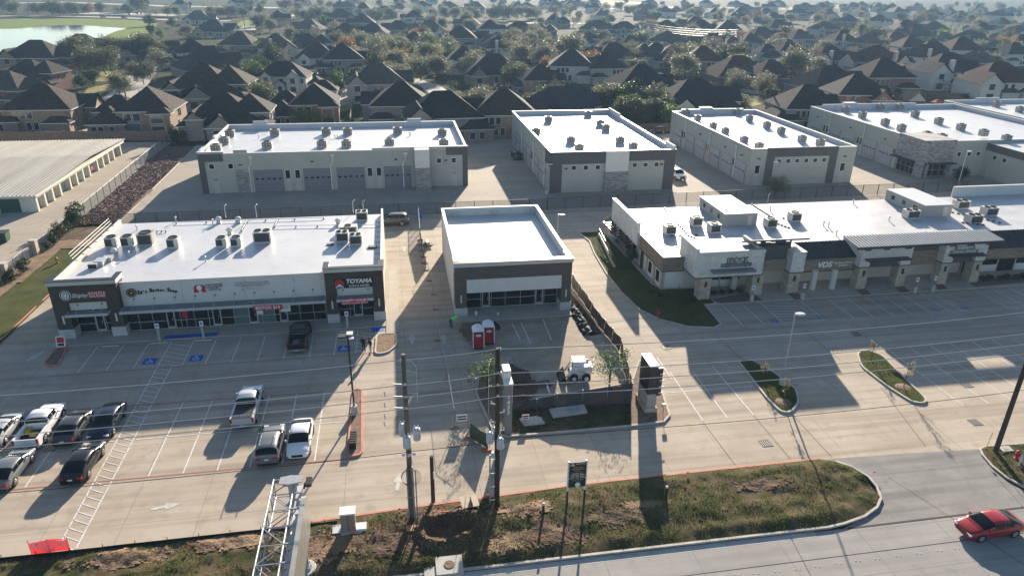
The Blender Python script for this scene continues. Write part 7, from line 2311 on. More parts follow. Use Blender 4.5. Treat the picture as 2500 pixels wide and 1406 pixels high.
# cone, plywood, pit barrier, cabinet, slab
t = thing('traffic_cone', (*g(1191, 1216),), 'orange traffic cone at the foot of the dark pole', 'cone')
ob('base', MB().box(-.2, -.2, 0, .2, .2, .04), 'orange_flag', t)
ob('cone', MB().lathe([(.15, .04), (.04, .75), (.03, .76)], 14), 'orange_flag', t); ob('stripe', MB().lathe([(.107, .36), (.085, .5)], 14), 'sign_white', t)
c_ = g(1146, 1237); vz = verge_z(*c_)
t = thing('plywood_sheet', (c_[0], c_[1], vz + .25), 'pale plywood sheet lying over the edge of the pit', 'plywood', None, .1)
o = ob('sheet', MB().box(-.62, -.62, 0, .62, .62, .03), 'mulch' if 0 else 'sign_orange', t); o.data.materials[0] = mat('plywood', (.42, .36, .27), .8, .15, 2)
ob('batten', MB().box(.05, -.75, .03, .1, .1, .35), 'wood_pole', t)
c_ = g(1090, 1250); vz = verge_z(*c_)
t = thing('pit_barrier', (c_[0], c_[1], vz), 'low orange and yellow barrier laid along the pit edge', 'barrier')
ob('red_rail', MB().tube((-.9, -.25, .22), (.95, -.45, .22), .045, n=6), 'orange_flag', t)
ob('tape', MB().tube((-.9, .2, .2), (1.1, .25, .3), .03, n=5).tube((.2, .22, .25), (2.2, .9, .12), .03, n=5), 'line_yellow', t)
for x in (-.9, .95): ob('stake', MB().box(x - .04, -.35, -.05, x + .04, -.25, .35), 'orange_flag', t)
c_ = g(852, 1300); vz = .15
t = thing('utility_cabinet', (c_[0], c_[1], 0), 'tan metal utility cabinet on a concrete pad in the verge', 'cabinet')
ob('pad', MB().box(-1.1, -.5, .05, 1.2, .6, .28), 'pad_concrete', t)
ob('cabinet', MB().box(-.45, -.25, .28, .5, .45, 1.75), 'galv_panel', t)
ob('cabinet_top', MB().box(-.5, -.3, 1.75, .55, .5, 1.85), 'frame_white', t)
ob('door_seam', MB().box(.0, -.262, .4, .03, -.251, 1.65), 'dark_metal', t)
ob('side_box', MB().box(.52, -.3, .28, 1.15, .3, .5), 'frame_white', t); ob('side_box', MB().box(-1.05, -.3, .28, -.5, .3, .36), 'metal_light', t)
c_ = g(1097, 1386)
t = thing('manhole_slab', (c_[0], c_[1], 0), 'square concrete slab with round rusty manhole cover', 'manhole')
ob('slab', MB().box(-.85, -.75, 0, .85, .75, .3), 'pad_concrete', t)
ob('cover', MB().lathe([(.34, .3), (.34, .33), (.3, .335)], 24), 'mulch', t); o = ob('apron', MB().box(-1.6, -.9, 0, -.851, .1, .2), 'pad_concrete', t)
c_ = g(1004, 1302)
t = thing('rusty_box', (c_[0], c_[1], verge_z(*c_)), 'rust coloured hand box in the verge below the pole', 'box')
ob('body', MB().box(-.3, -.25, -.1, .3, .25, .12), 'mulch', t); ob('lid', MB().box(-.32, -.27, .12, .32, .27, .15), 'sign_orange', t)
for i, (px, py) in enumerate(((1326, 1262), (1625, 1215))):
    c_ = g(px, py); vz = verge_z(*c_)
    t = thing('marker_post', (c_[0], c_[1], vz), ('stumpy dark post with pale cap in the rough verge', 'stumpy post with white band in the grassy verge')[i], 'post')
    ob('post', MB().tube((0, 0, -.05), (0, 0, .75), .1, .09, n=8), 'wood_pole', t); ob('cap', MB().lathe([(.11, .75), (.11, .85), (.04, .9)], 8), 'frame_white', t)
def hydrant(px, py, label, m='orange', z=.1):
    c_ = g(px, py)
    t = thing('fire_hydrant', (c_[0], c_[1], z), label, 'hydrant')
    ob('barrel', MB().lathe([(.2, 0), (.2, .08), (.12, .1), (.12, .55), (.17, .57), (.17, .62), (.13, .72), (.05, .8)], 12), m, t)
    ob('nozzle', MB().tube((-.24, 0, .45), (.24, 0, .45), .07, n=8), m, t); ob('nozzle', MB().tube((0, -.26, .42), (0, 0, .42), .09, n=8), m, t)
hydrant(141, 644, 'rusty orange fire hydrant on the long grass strip', 'sign_orange')
hydrant(1606, 775, 'red fire hydrant on the shaded clinic lawn', 'sign_red')
hydrant(2480, 1122, 'dark red fire hydrant on the driveway corner', 'sign_red')
hydrant(267, 190, 'red fire hydrant beside the oak street', 'sign_red', 0)
c_ = g(2485, 1140)
t = thing('marker_post', (c_[0], c_[1], .1), 'white plastic marker post beside the corner hydrant', 'post'); ob('post', MB().box(-.06, -.04, 0, .06, .04, 1.0), 'frame_white', t); ob('cap', MB().box(-.07, -.05, 1.0, .07, .05, 1.06), 'sign_blue', t)
c_ = g(2406, 1098)
t = thing('marker_post', (c_[0], c_[1], .1), 'slim yellow marker rod by the corner kerb', 'post'); ob('post', MB().tube((0, 0, 0), (.12, 0, 1.6), .025, n=6), 'line_yellow', t); ob('foot', MB().box(-.05, -.05, 0, .05, .05, .1), 'line_yellow', t)
c_ = g(2452, 1100)
t = thing('valve_slab', (c_[0], c_[1], .12), 'pale square valve slab at the foot of the plain pole', 'slab'); ob('slab', MB().prism([(-.45, -.3), (.5, -.35), (.6, .3), (-.4, .35)], 0, .1), 'pad_concrete', t); ob('lid', MB().box(-.15, -.12, .1, .2, .12, .12), 'ac_grey', t)
for i, (px, py) in enumerate(((463, 1353), (862, 1313), (973, 1256), (918, 1295), (921, 1308), (1293, 1247), (1296, 1268), (1462, 1218), (1472, 1233), (1321, 1330), (2004, 1207), (1675, 1167), (1691, 1208), (2130, 1163), (2407, 1130), (1667, 1178), (802, 1318))):
    c_ = g(px, py)
    z = verge_z(*c_) if c_[0] < 34 else .12
    t = thing('marker_flag', (c_[0], c_[1], z), 'tiny orange utility flag stuck in the verge', 'flag', 'utility flags in the verge')
    ob('stem', MB().tube((0, 0, 0), (0, 0, .35), .008, n=4), 'galv', t); ob('flag', MB().box(0, -.004, .22, .16, .004, .35), 'orange_flag', t)
# silt fence on the far side of the verge by the shops
t = thing('silt_fence', (-26, 39.1, 0), 'low black silt cloth staked along the shop lot kerb', 'fence')
P = [(-34, 38.95), (-22, 39.0), (-10.2, 39.15), (-5.2, 39.2)]
for a, b in zip(P[:-1], P[1:]):
    n = 6
    for k in range(n):
        p = (a[0] + (b[0] - a[0]) * k / n, a[1] + (b[1] - a[1]) * k / n); q = (a[0] + (b[0] - a[0]) * (k + 1) / n, a[1] + (b[1] - a[1]) * (k + 1) / n)
        wob('cloth', MB().face([(*p, .02), (*q, .02), (*q, .33 + .06 * hash2(k, 3)), (*p, .36)]), 'black_fabric', t)
        wob('stake', MB().tube((p[0], p[1] - .03, 0), (p[0], p[1] - .03, .6), .025, n=5), 'wood_pole', t)
# bench-like bin and box on the lamp island
c_ = g(863, 1082); t = thing('trash_box', (c_[0], c_[1], .1), 'black ribbed box at the end of the red kerbed island', 'box')
ob('body', MB().box(-.25, -.9, 0, .25, .9, .5), 'black_paint', t)
for k in range(6): ob('rib', MB().box(-.27, -.8 + k * .3, .5, .27, -.7 + k * .3, .53), 'dark_metal', t)
# wheel stops
for i, xx in enumerate((-29.2, -24.6, -20.3, -5.9)):
    t = thing('wheel_stop', (xx, 68.4, 0), 'concrete wheel stop at the head of a shop stall', 'wheel stop', 'wheel stops before the shops')
    ob('block', MB().loft([[(-.85, -.09, 0), (.85, -.09, 0), (.85, .09, 0), (-.85, .09, 0)], [(-.8, -.05, .12), (.8, -.05, .12), (.8, .05, .12), (-.8, .05, .12)]]), 'pad_concrete', t)
    ob('pin', MB().tube((-.6, 0, .1), (-.6, 0, .13), .02, n=5), 'galv', t)
# ------------------------------------------------------------------ people
def person(loc, heading, J, R, cloth, label, z=0.0, hair=True, hood=None):
    """one continuous body grown from a joint skeleton; J joint -> position, R joint -> radius"""
    t = thing('person', (loc[0], loc[1], z), label, 'person', None, heading)
    names = list(J)
    E = [('pelvis', 'waist'), ('waist', 'chest'), ('chest', 'neck'), ('neck', 'head'), ('head', 'crown')]
    for s in 'lr':
        E += [('chest', 'sh' + s), ('sh' + s, 'el' + s), ('el' + s, 'wr' + s), ('wr' + s, 'ha' + s), ('ha' + s, 'fi' + s), ('pelvis', 'hip' + s), ('hip' + s, 'kn' + s), ('kn' + s, 'an' + s), ('an' + s, 'to' + s)]
    me = bpy.data.meshes.new('body')
    me.from_pydata([J[n] for n in names], [(names.index(a), names.index(b)) for a, b in E], [])
    o = bpy.data.objects.new('body', me)
    C.objects.link(o)
    o.modifiers.new('skin', 'SKIN')
    if not me.skin_vertices:
        bpy.context.view_layer.objects.active = o
    if not me.skin_vertices:
        bpy.ops.object.select_all(action='DESELECT'); o.select_set(True)
        bpy.ops.mesh.customdata_skin_add()
    for i, n in enumerate(names):
        r = R[n[:2] if n[:2] in R else n]
        me.skin_vertices[0].data[i].radius = (r, r)
        me.skin_vertices[0].data[i].use_root = (n == 'pelvis')
    o.modifiers.new('sub', 'SUBSURF').levels = 2
    o.modifiers['sub'].render_levels = 2
    dg = bpy.context.evaluated_depsgraph_get()
    nm = bpy.data.meshes.new_from_object(o.evaluated_get(dg))
    bpy.data.objects.remove(o)
    for m in ('skin', cloth['top'], cloth['legs'], cloth['feet']):
        nm.materials.append(M[m])
    segs = {'skin': [('neck', 'head'), ('head', 'crown'), ('wrl', 'hal'), ('wrr', 'har'), ('hal', 'fil'), ('har', 'fir')], 'top': [('waist', 'chest'), ('chest', 'neck'), ('chest', 'shl'), ('chest', 'shr'), ('shl', 'ell'), ('shr', 'elr'), ('ell', 'wrl'), ('elr', 'wrr')], 'legs': [('pelvis', 'waist'), ('pelvis', 'hipl'), ('pelvis', 'hipr'), ('hipl', 'knl'), ('hipr', 'knr'), ('knl', 'anl'), ('knr', 'anr')], 'feet': [('anl', 'tol'), ('anr', 'tor')]}
    idx = {'skin': 0, 'top': 1, 'legs': 2, 'feet': 3}
    for p in nm.polygons:
        c_ = Vector(p.center); best = (1e9, 0)
        for k, L in segs.items():
            for a, b in L:
                A, B = Vector(J[a]), Vector(J[b]); u = max(0, min(1, (c_ - A).dot(B - A) / max(1e-6, (B - A).length_squared)))
                d = (c_ - A.lerp(B, u)).length
                if d < best[0]: best = (d, idx[k])
        p.material_index = best[1]; p.use_smooth = True
    nm.name = 'body'
    ob('body', nm, None, t)
    H_, N2 = Vector(J['head']), Vector(J['crown'])
    ax = (N2 - H_).normalized()
    if hood:
        q = ob('hood', MB().lathe([(.07, -.16), (.125, -.08), (.135, .03), (.10, .12), (.03, .16)], 12), hood, t); q.location = H_ + ax * .03
        q.rotation_euler = ax.to_track_quat('Z', 'Y').to_euler()
    elif hair:
        q = ob('hair', MB().lathe([(.105, -.02), (.118, .05), (.09, .13), (.03, .16)], 12), cloth.get('hair', 'hair'), t); q.location = H_ + ax * .02 - Vector((0, .015, 0))
        q.rotation_euler = ax.to_track_quat('Z', 'Y').to_euler()
    return t
RAD = dict(pelvis=.14, waist=.135, chest=.16, neck=.06, head=.09, crown=.085, sh=.085, el=.052, wr=.038, ha=.045, fi=.02, hi=.10, kn=.068, an=.048, to=.04)
STAND = dict(pelvis=(0, 0, .92), waist=(0, 0, 1.08), chest=(0, 0, 1.32), neck=(0, .01, 1.5), head=(0, .03, 1.6), crown=(0, .03, 1.72), shl=(-.19, 0, 1.4), ell=(-.25, -.03, 1.12), wrl=(-.24, .06, .88), hal=(-.24, .09, .8), fil=(-.23, .11, .71), shr=(.19, 0, 1.4), elr=(.26, .02, 1.14), wrr=(.2, .2, 1.0), har=(.16, .26, .99), fir=(.12, .31, 1.0), hipl=(-.1, 0, .86), knl=(-.11, .03, .48), anl=(-.12, 0, .08), tol=(-.13, .17, .04), hipr=(.1, 0, .86), knr=(.12, -.02, .48), anr=(.14, -.08, .08), tor=(.16, .09, .04))
person(g(889, 858), radians(160), STAND, RAD, dict(top='cloth_black', legs='cloth_black', feet='tyre', hair='cloth_red'), 'person in dark clothes and a red cap, standing by the hatched bay', 0.0)
S2 = dict(STAND); S2['wrr'] = (.22, .25, 1.28); S2['har'] = (.18, .31, 1.36); S2['fir'] = (.15, .36, 1.42)
person(g(905, 862), radians(120), S2, RAD, dict(top='cloth_black', legs='cloth_tan', feet='tyre'), 'person in black jacket and pale trousers raising one hand', 0.0)
BEND = dict(pelvis=(0, -.12, .86), waist=(0, .04, 1.0), chest=(0, .28, 1.12), neck=(0, .46, 1.16), head=(0, .55, 1.15), crown=(0, .66, 1.12), shl=(-.19, .33, 1.14), ell=(-.25, .42, .88), wrl=(-.18, .55, .68), hal=(-.15, .6, .62), fil=(-.12, .64, .56), shr=(.19, .33, 1.14), elr=(.25, .4, .86), wrr=(.18, .56, .66), har=(.14, .61, .6), fir=(.11, .65, .54), hipl=(-.12, -.12, .82), knl=(-.15, .02, .46), anl=(-.17, -.12, .08), tol=(-.19, .05, .04), hipr=(.12, -.12, .82), knr=(.16, .06, .46), anr=(.19, .0, .08), tor=(.21, .17, .04))
person(g(1102, 800), radians(-75), BEND, RAD, dict(top='hivis', legs='denim', feet='tyre'), 'worker in bright green hooded top bending over a tool', 0.0, hood='hivis')
c_ = g(1112, 800); t = thing('hand_tool', c_, 'long handled tool held by the bending worker', 'tool', None, radians(-75)); ob('handle', MB().tube((-.1, .0, .62), (.1, .55, .02), .018, n=6), 'wood_pole_grey', t); ob('blade', MB().box(.0, .5, 0, .22, .7, .03), 'galv', t)
# ------------------------------------------------------------------ the houses beyond
PITCH_R = 0.74
def roof_mb(x0, y0, x1, y1, z, kind, ov=.45):
    """hip or gable roof on a rectangle: slopes, soffit, fascia depth"""
    x0 -= ov; x1 += ov; y0 -= ov; y1 += ov
    w, d = x1 - x0, y1 - y0
    mb = MB()
    zf = z - .06
    zb = z - .26
    if kind == 'hip':
        h = min(w, d) / 2 * PITCH_R
        if w >= d: r0, r1 = (x0 + d / 2, (y0 + y1) / 2, zf + h), (x1 - d / 2, (y0 + y1) / 2, zf + h)
        else: r0, r1 = ((x0 + x1) / 2, y0 + w / 2, zf + h), ((x0 + x1) / 2, y1 - w / 2, zf + h)
        a, b, c, e = (x0, y0, zf), (x1, y0, zf), (x1, y1, zf), (x0, y1, zf)
        if abs(w - d) < .3:
            for p, q in ((a, b), (b, c), (c, e), (e, a)): mb.face([p, q, r0])
        elif w > d:
            mb.face([a, b, r1, r0]); mb.face([b, c, r1]); mb.face([c, e, r0, r1]); mb.face([e, a, r0])
        else:
            mb.face([a, b, r0]); mb.face([b, c, r1, r0]); mb.face([c, e, r1]); mb.face([e, a, r0, r1])
    else:
        if kind == 'gy':      # ridge along y, gable faces -Y
            h = w / 2 * PITCH_R * 1.12
            r0, r1 = ((x0 + x1) / 2, y0, zf + h), ((x0 + x1) / 2, y1, zf + h)
            a, b, c, e = (x0, y0, zf), (x1, y0, zf), (x1, y1, zf), (x0, y1, zf)
            mb.face([b, c, r1, r0]); mb.face([e, a, r0, r1])
        else:
            h = d / 2 * PITCH_R * 1.12
            r0, r1 = (x0, (y0 + y1) / 2, zf + h), (x1, (y0 + y1) / 2, zf + h)
            a, b, c, e = (x0, y0, zf), (x1, y0, zf), (x1, y1, zf), (x0, y1, zf)
            mb.face([a, b, r1, r0]); mb.face([c, e, r0, r1])
    mb.face([(x0, y0, zb), (x0, y1, zb), (x1, y1, zb), (x1, y0, zb)])
    for p, q in (((x0, y0), (x1, y0)), ((x1, y0), (x1, y1)), ((x1, y1), (x0, y1)), ((x0, y1), (x0, y0))):
        mb.face([(*p, zb), (*q, zb), (*q, zf), (*p, zf)])
    return mb, zf + h
def wall_mb(x0, y0, x1, y1, z, kind):
    mb = MB().box(x0, y0, -.1, x1, y1, z - .12)
    if kind == 'gy':
        h = (x1 - x0) / 2 * PITCH_R * 1.12
        xm = (x0 + x1) / 2
        for y, s in ((y0, 1), (y1, -1)):
            p = [(x0, y, z - .12), (x1, y, z - .12), (xm, y, z - .12 + h)]
            mb.face(p if s > 0 else p[::-1])
    if kind == 'gx':
        h = (y1 - y0) / 2 * PITCH_R * 1.12
        ym = (y0 + y1) / 2
        for x, s in ((x0, -1), (x1, 1)):
            p = [(x, y0, z - .12), (x, y1, z - .12), (x, ym, z - .12 + h)]
            mb.face(p if s > 0 else p[::-1])
    return mb
# blocks: (x0, y0, x1, y1, eave, roof kind); windows: (wall 'S'|'E'|'W', plane, along, z0, width, height)
DES = {
    'A': dict(b=[(-8, -5, 7, 8, 5.4, 'hip'), (2, 3, 9.5, 9, 4.6, 'gx'), (-11, -6.2, -4.5, 4, 2.9, 'hip'), (1.5, -7.2, 7.0, -4.5, 2.7, 'hip')],
              w=[('S', -5, -5 + k * 1.5, 3.3, 1.1, 1.5) for k in range(3)] + [('S', -6.2, -9.6 + k * 1.4, .8, 1.1, 1.5) for k in range(2)] + [('S', -5, -2.6 + k * 1.6, .7, 1.0, 1.7) for k in range(2)] + [('E', 7, -2, 3.4, .7, 1.5), ('E', 7, 2.5, 3.4, .7, 1.5), ('E', 7, -3, .8, 1.2, 1.6), ('E', 7, 5, 3.3, 1, 1.5)]),
    'B': dict(b=[(-3, -4, 9, 9, 5.4, 'hip'), (-9, -5.5, -1, 6, 2.9, 'hip'), (-9.5, 1, 0, 9, 4.6, 'hip'), (4.4, -6.3, 9.2, -3.6, 5.2, 'hip')],
              w=[('S', -4, -.6, 3.2, 1.5, 1.6), ('S', -4, 1.4, 3.2, 1.5, 1.6), ('S', -4, .4, .4, 3.0, 2.2, 'glass_teal'), ('S', -5.5, -7.6, .7, 1.1, 1.5), ('S', -5.5, -6.2, .7, 1.1, 1.5), ('S', -5.5, -3.8, .7, 1.0, 1.5), ('S', -6.3, 6.4, 3.0, 2.6, 1.6), ('S', -6.3, 6.4, .3, 2.8, 2.0), ('E', 9, 2, 3.2, .7, 1.6), ('E', 9, 3.4, 3.2, .7, 1.6), ('E', 9, 1, .8, 1.0, 1.7)]),
    'C': dict(b=[(-9, -7, 8, 8, 3.0, 'hip'), (-7, -8.2, -3.6, 0, 4.6, 'gy'), (1, -4, 9.5, 5, 5.2, 'hip'), (-3, -8.6, 3, -4, 2.8, 'gy'), (6, -8, 10, -2, 2.8, 'hip')],
              w=[('S', -7, -7.2, .7, 1.2, 1.4), ('S', -7, -5, .7, 1.2, 1.4), ('S', -8.6, -.8, .5, 1.6, 1.6), ('S', -7, 4.6, .7, 1.1, 1.4), ('E', 9.5, -1.5, 3.3, 1.0, 1.2), ('E', 9.5, 1.5, 3.3, 1.0, 1.2), ('S', -4, 5.2, 3.4, 1.0, 1.1)]),
    'D': dict(b=[(-8, -5, 8, 6, 5.3, 'hip'), (-6.5, -6.3, -2.8, -2, 5.5, 'gy'), (2.0, -6.3, 6.0, -2, 5.5, 'gy'), (-1.8, -6.6, 1.4, -3, 3.0, 'gy'), (8, -3, 13, 4, 2.8, 'hip')],
              w=[('S', -6.3, -4.65, 3.2, 1.3, 1.9), ('S', -6.3, 4.0, 3.2, 1.5, 1.7), ('S', -5, -7.2, 3.2, .8, 1.4), ('S', -5, 6.8, 3.2, .9, 1.4), ('S', -5, 0, 3.4, 1.1, 1.2), ('S', -6.6, -.2, .3, 1.2, 2.1), ('S', -6.3, -4.65, .6, 1.5, 1.6), ('S', -6.3, 4.0, .6, 1.5, 1.6)]),
    'E': dict(b=[(-9, -6, 8, 7, 5.3, 'hip'), (0, -1, 10, 6, 5.0, 'gx'), (-9.5, -7.4, -3.5, 2, 5.3, 'gy'), (3, -8, 10, 3, 3.0, 'hip'), (-2.6, -7.2, 2.4, -5, 2.7, 'hip')],
              w=[('S', -7.4, -6.5, 3.4, 1.6, 1.8), ('S', -7.4, -6.5, .6, 2.0, 1.7), ('S', -6, -1.4, 3.4, 1.0, 1.4), ('S', -6, .6, 3.4, 1.0, 1.4), ('S', -6, 5, 3.4, 1.2, 1.4), ('S', -8, 5, .7, 1.2, 1.5), ('S', -8, 7.2, .7, 1.2, 1.5), ('E', 8, 3.4, 3.4, .9, 1.5), ('E', 10, -3, .7, .9, 1.5)]),
    'F': dict(b=[(-9.5, -7, 9.5, 8, 2.9, 'hip'), (4, -2, 11.5, 5, 3.6, 'gx'), (-2.5, -3, 2.5, 6, 5.2, 'hip'), (-8, -9, -2.2, -5, 2.8, 'gy'), (3.2, -8.6, 8.8, -5, 2.8, 'hip')],
              w=[('S', -9, -5.1, .6, 1.7, 1.5), ('S', -7, .4, .5, 1.1, 1.9), ('S', -8.6, 5, .7, 1.2, 1.3), ('S', -8.6, 6.8, .7, 1.2, 1.3), ('E', 9.5, -2, .7, 1.2, 1.3), ('E', 9.5, 3, .7, 1.2, 1.3)]),
    'G': dict(b=[(-4, -3, 4, 3.5, 2.7, 'hip')], w=[('S', -3, -1.5, .6, 1.2, 1.2), ('E', 4, 0, .6, 1.0, 1.2)]),
    'K': dict(b=[(-7.5, -6, 7.5, 7, 5.4, 'hip'), (3.5, 0, 10, 5.5, 4.4, 'gx'), (-10.5, -4.5, -5, 5, 3.0, 'hip'), (1.0, -8.6, 7.0, -2, 4.4, 'gy')],
              w=[('S', -8.6, 4.0, 2.9, 1.6, 2.0), ('S', -8.6, 2.6, .6, 1.1, 1.5), ('S', -8.6, 5.3, .6, 1.1, 1.5), ('S', -6, -4.6, 3.4, 1.1, 1.4), ('S', -6, -2.2, 3.4, 1.1, 1.4), ('S', -6, -3.4, .6, 2.2, 1.6), ('S', -4.5, -8.5, .7, 1.6, 1.4), ('E', 7.5, 2, 3.4, 1.0, 1.4)]),
}
HM = {}
def house_meshes(design, wall, wall2, roof, far):
    key = (design, wall, wall2, roof)
    if key not in HM:
        D = DES[design]
        L = []
        peak = 0
        for i, (x0, y0, x1, y1, z, k) in enumerate(D['b']):
            L.append(('wall', wall_mb(x0, y0, x1, y1, z, k).mesh('wall', wall if (i == 0 or i % 2 == 0) else wall2)))
            mb, p = roof_mb(x0, y0, x1, y1, z, k)
            n = len(mb.f)
            ns = 4 if k == 'hip' else 2
            mb.m = [0] * (n - 5) + [1] * 5
            L.append(('roof', mb.mesh('roof', ['shingle_' + roof, 'trim_house'])))
            if i == 0: peak = p
        HM[key] = (L, peak)
    return HM[key]
WORDS = dict(brick_tan='tan brick', brick_red='red brick', brick_grey='grey brick', stone_house='pale stone', stucco_house='white stucco', siding_house='cream siding')
RWORD = dict(charcoal='charcoal', brown='dark brown', slate='slate grey', redbrown='red brown', tan='tan brown')
HOUSES = []
def house(px, py, design, rot=0.0, wall='brick_tan', roof='brown', s=1.0, label=None, flip=False, wall2=None, chimney=False, group=None, win=True, at=None, name='house'):
    wall2 = wall2 or wall
    L, peak = house_meshes(design, wall, wall2, roof, False)
    c_ = at or g(px, py, peak * s)
    HOUSES.append((c_[0], c_[1], 11 * s))
    t = thing(name, (c_[0], c_[1], 0), label, 'house', group, radians(rot))
    t.scale = (-s if flip else s, s, s)
    for n, me in L:
        o = bpy.data.objects.new(n, me); link(o, t)
    if win:
        for q in DES[design]['w']:
            side, pl, al, z0, w, h = q[:6]
            gm = q[6] if len(q) > 6 else 'glass_house'
            if side == 'S':
                f = bx('window', 'trim_house', al - w / 2 - .1, pl - .05, z0 - .1, al + w / 2 + .1, pl - .002, z0 + h + .1, t, False)
                o = bpy.data.objects.new('pane', unit_box(gm)); link(o, f)
                o.location = (0, -.75, .1 / (h + .2)); o.scale = (w / (w + .2), .6, h / (h + .2))
            else:
                f = bx('window', 'trim_house', pl + .002, al - w / 2 - .1, z0 - .1, pl + .05, al + w / 2 + .1, z0 + h + .1, t, False)
                o = bpy.data.objects.new('pane', unit_box(gm)); link(o, f)
                o.location = (.75, 0, .1 / (h + .2)); o.scale = (.6, w / (w + .2), h / (h + .2))
    zr = peak - 1.6
    for k in range(2 if py > 40 else 0):
        bx('roof_vent', 'metal_light' if k else 'dark_metal', -1.6 + 2.9 * k, .2 + .8 * k, zr - 1.0, -1.35 + 2.9 * k, .45 + .8 * k, zr + (.9 if k else .55), t, False)
    if chimney:
        x0, y0, x1, y1, z, k = DES[design]['b'][0]
        bx('chimney', wall, x0 + (x1 - x0) * .3, y0 - .6, -.1, x0 + (x1 - x0) * .3 + 1.3, y0 + .5, z + 3.6, t, False)
    return t
BT, BR, BG, SH_, SW, CS = 'brick_tan', 'brick_red', 'brick_grey', 'stone_house', 'stucco_house', 'siding_house'
# row behind the masonry wall
house(100, 206, 'A', 0, BT, 'brown', .98, 'tan brick house with low left wing just behind the masonry wall')
house(318, 214, 'B', 0, BT, 'brown', 1.0, 'tan brick house with open balcony behind the masonry wall')
house(548, 226, 'C', 0, BG, 'charcoal', 1.05, 'low dark roofed house behind the corner of the long warehouse')
house(735, 205, 'B', 2, BR, 'charcoal', .95, 'brick house with tall arched window behind the long warehouse', flip=False)
house(972, 201, 'A', -2, BG, 'charcoal', .98, 'dark hipped house behind the middle of the long warehouse', flip=True)
house(690, 150, 'D', -6, SW, 'charcoal', .95, 'white house with two gables facing the long warehouse')
house(788, 195, 'G', 0, CS, 'charcoal', 1.0, 'small hipped garage beside the white gabled house')
house(790, 178, 'G', 20, BG, 'charcoal', .8, 'little dark roofed outbuilding beyond the hipped garage')
house(838, 108, 'A', 5, BG, 'charcoal', 1.0, 'grey brick house with narrow porch beyond the white gabled house')
house(922, 156, 'E', 3, SH_, 'tan', 1.0, 'stone gabled house with pale garage door on a driveway')
house(500, 158, 'C', -4, BG, 'brown', 1.25, 'broad dark brown hipped house left of the white gabled house')
house(500, 118, 'F', 30, BG, 'brown', 1.1, 'long brown ridged house behind the broad dark one')
house(88, 98, 'E', -8, BT, 'brown', 1.1, 'large brick house with steep roof beside the lake')
house(70, 145, 'C', -14, BR, 'brown', 1.0, 'pink brick house with front dormers near the oak street')
house(8, 172, 'E', -14, BR, 'tan', .9, 'pink gabled house partly cut off beside the dormered one')
house(195, 83, 'F', 0, BG, 'charcoal', 1.0, 'dark hipped house standing against the lake water')
house(352, 90, 'F', 5, BG, 'charcoal', 1.1, 'low charcoal house behind the street oaks')
house(470, 98, 'A', 20, CS, 'charcoal', .9, 'cream sided house with gable near the oak street')
house(1700, 193, 'F', -3, SW, 'charcoal', 1.1, 'low charcoal house behind the portal warehouse trees')
house(1085, 222, 'E', 4, BG, 'charcoal', 1.0, 'grey brick house behind the end of the long warehouse')
house(1235, 218, 'A', -5, BT, 'brown', 1.0, 'tan brick house facing the gap between two warehouses')
house(1360, 212, 'F', 8, BG, 'slate', 1.0, 'low slate roofed house by the thicket edge')
house(1575, 158, 'A', 0, BG, 'charcoal', 1.12, 'very large dark hipped house behind the garden thicket')
house(1320, 158, 'K', 0, BT, 'charcoal', .85, 'gabled house above the middle warehouse')
house(1400, 205, 'D', 40, SW, 'slate', .7, 'small pale house beside the garden thicket')
house(1985, 208, 'A', -6, BG, 'charcoal', 1.0, 'grey brick house with arched porch behind the stone corner warehouse')
house(2098, 180, 'K', -8, BR, 'charcoal', 1.0, 'red brick house with sunlit bargeboard behind the stone corner warehouse')
house(2030, 160, 'F', 4, BG, 'charcoal', 1.1, 'low charcoal house behind the red brick bargeboard house')
house(2325, 130, 'E', -6, SW, 'charcoal', 1.15, 'white stucco house with tall white chimney', chimney=True)
house(2450, 152, 'E', -8, SW, 'redbrown', 1.1, 'white stucco house with arched window and red brown roof')
house(2170, 142, 'A', -4, BR, 'charcoal', 1.1, 'red brick house with white outlined gable')
house(2030, 112, 'E', 0, SW, 'redbrown', 1.0, 'pale stucco house with chimney and red brown roof', chimney=True)
house(1915, 96, 'B', 0, SW, 'charcoal', 1.05, 'pale stucco house with arched porch beyond the oaks')
house(1806, 136, 'F', 0, BR, 'redbrown', 1.1, 'low red brown roofed house behind the pale oaks')
house(1885, 145, 'K', 0, BR, 'redbrown', .9, 'small gabled house with red brown roof by the pale oaks')
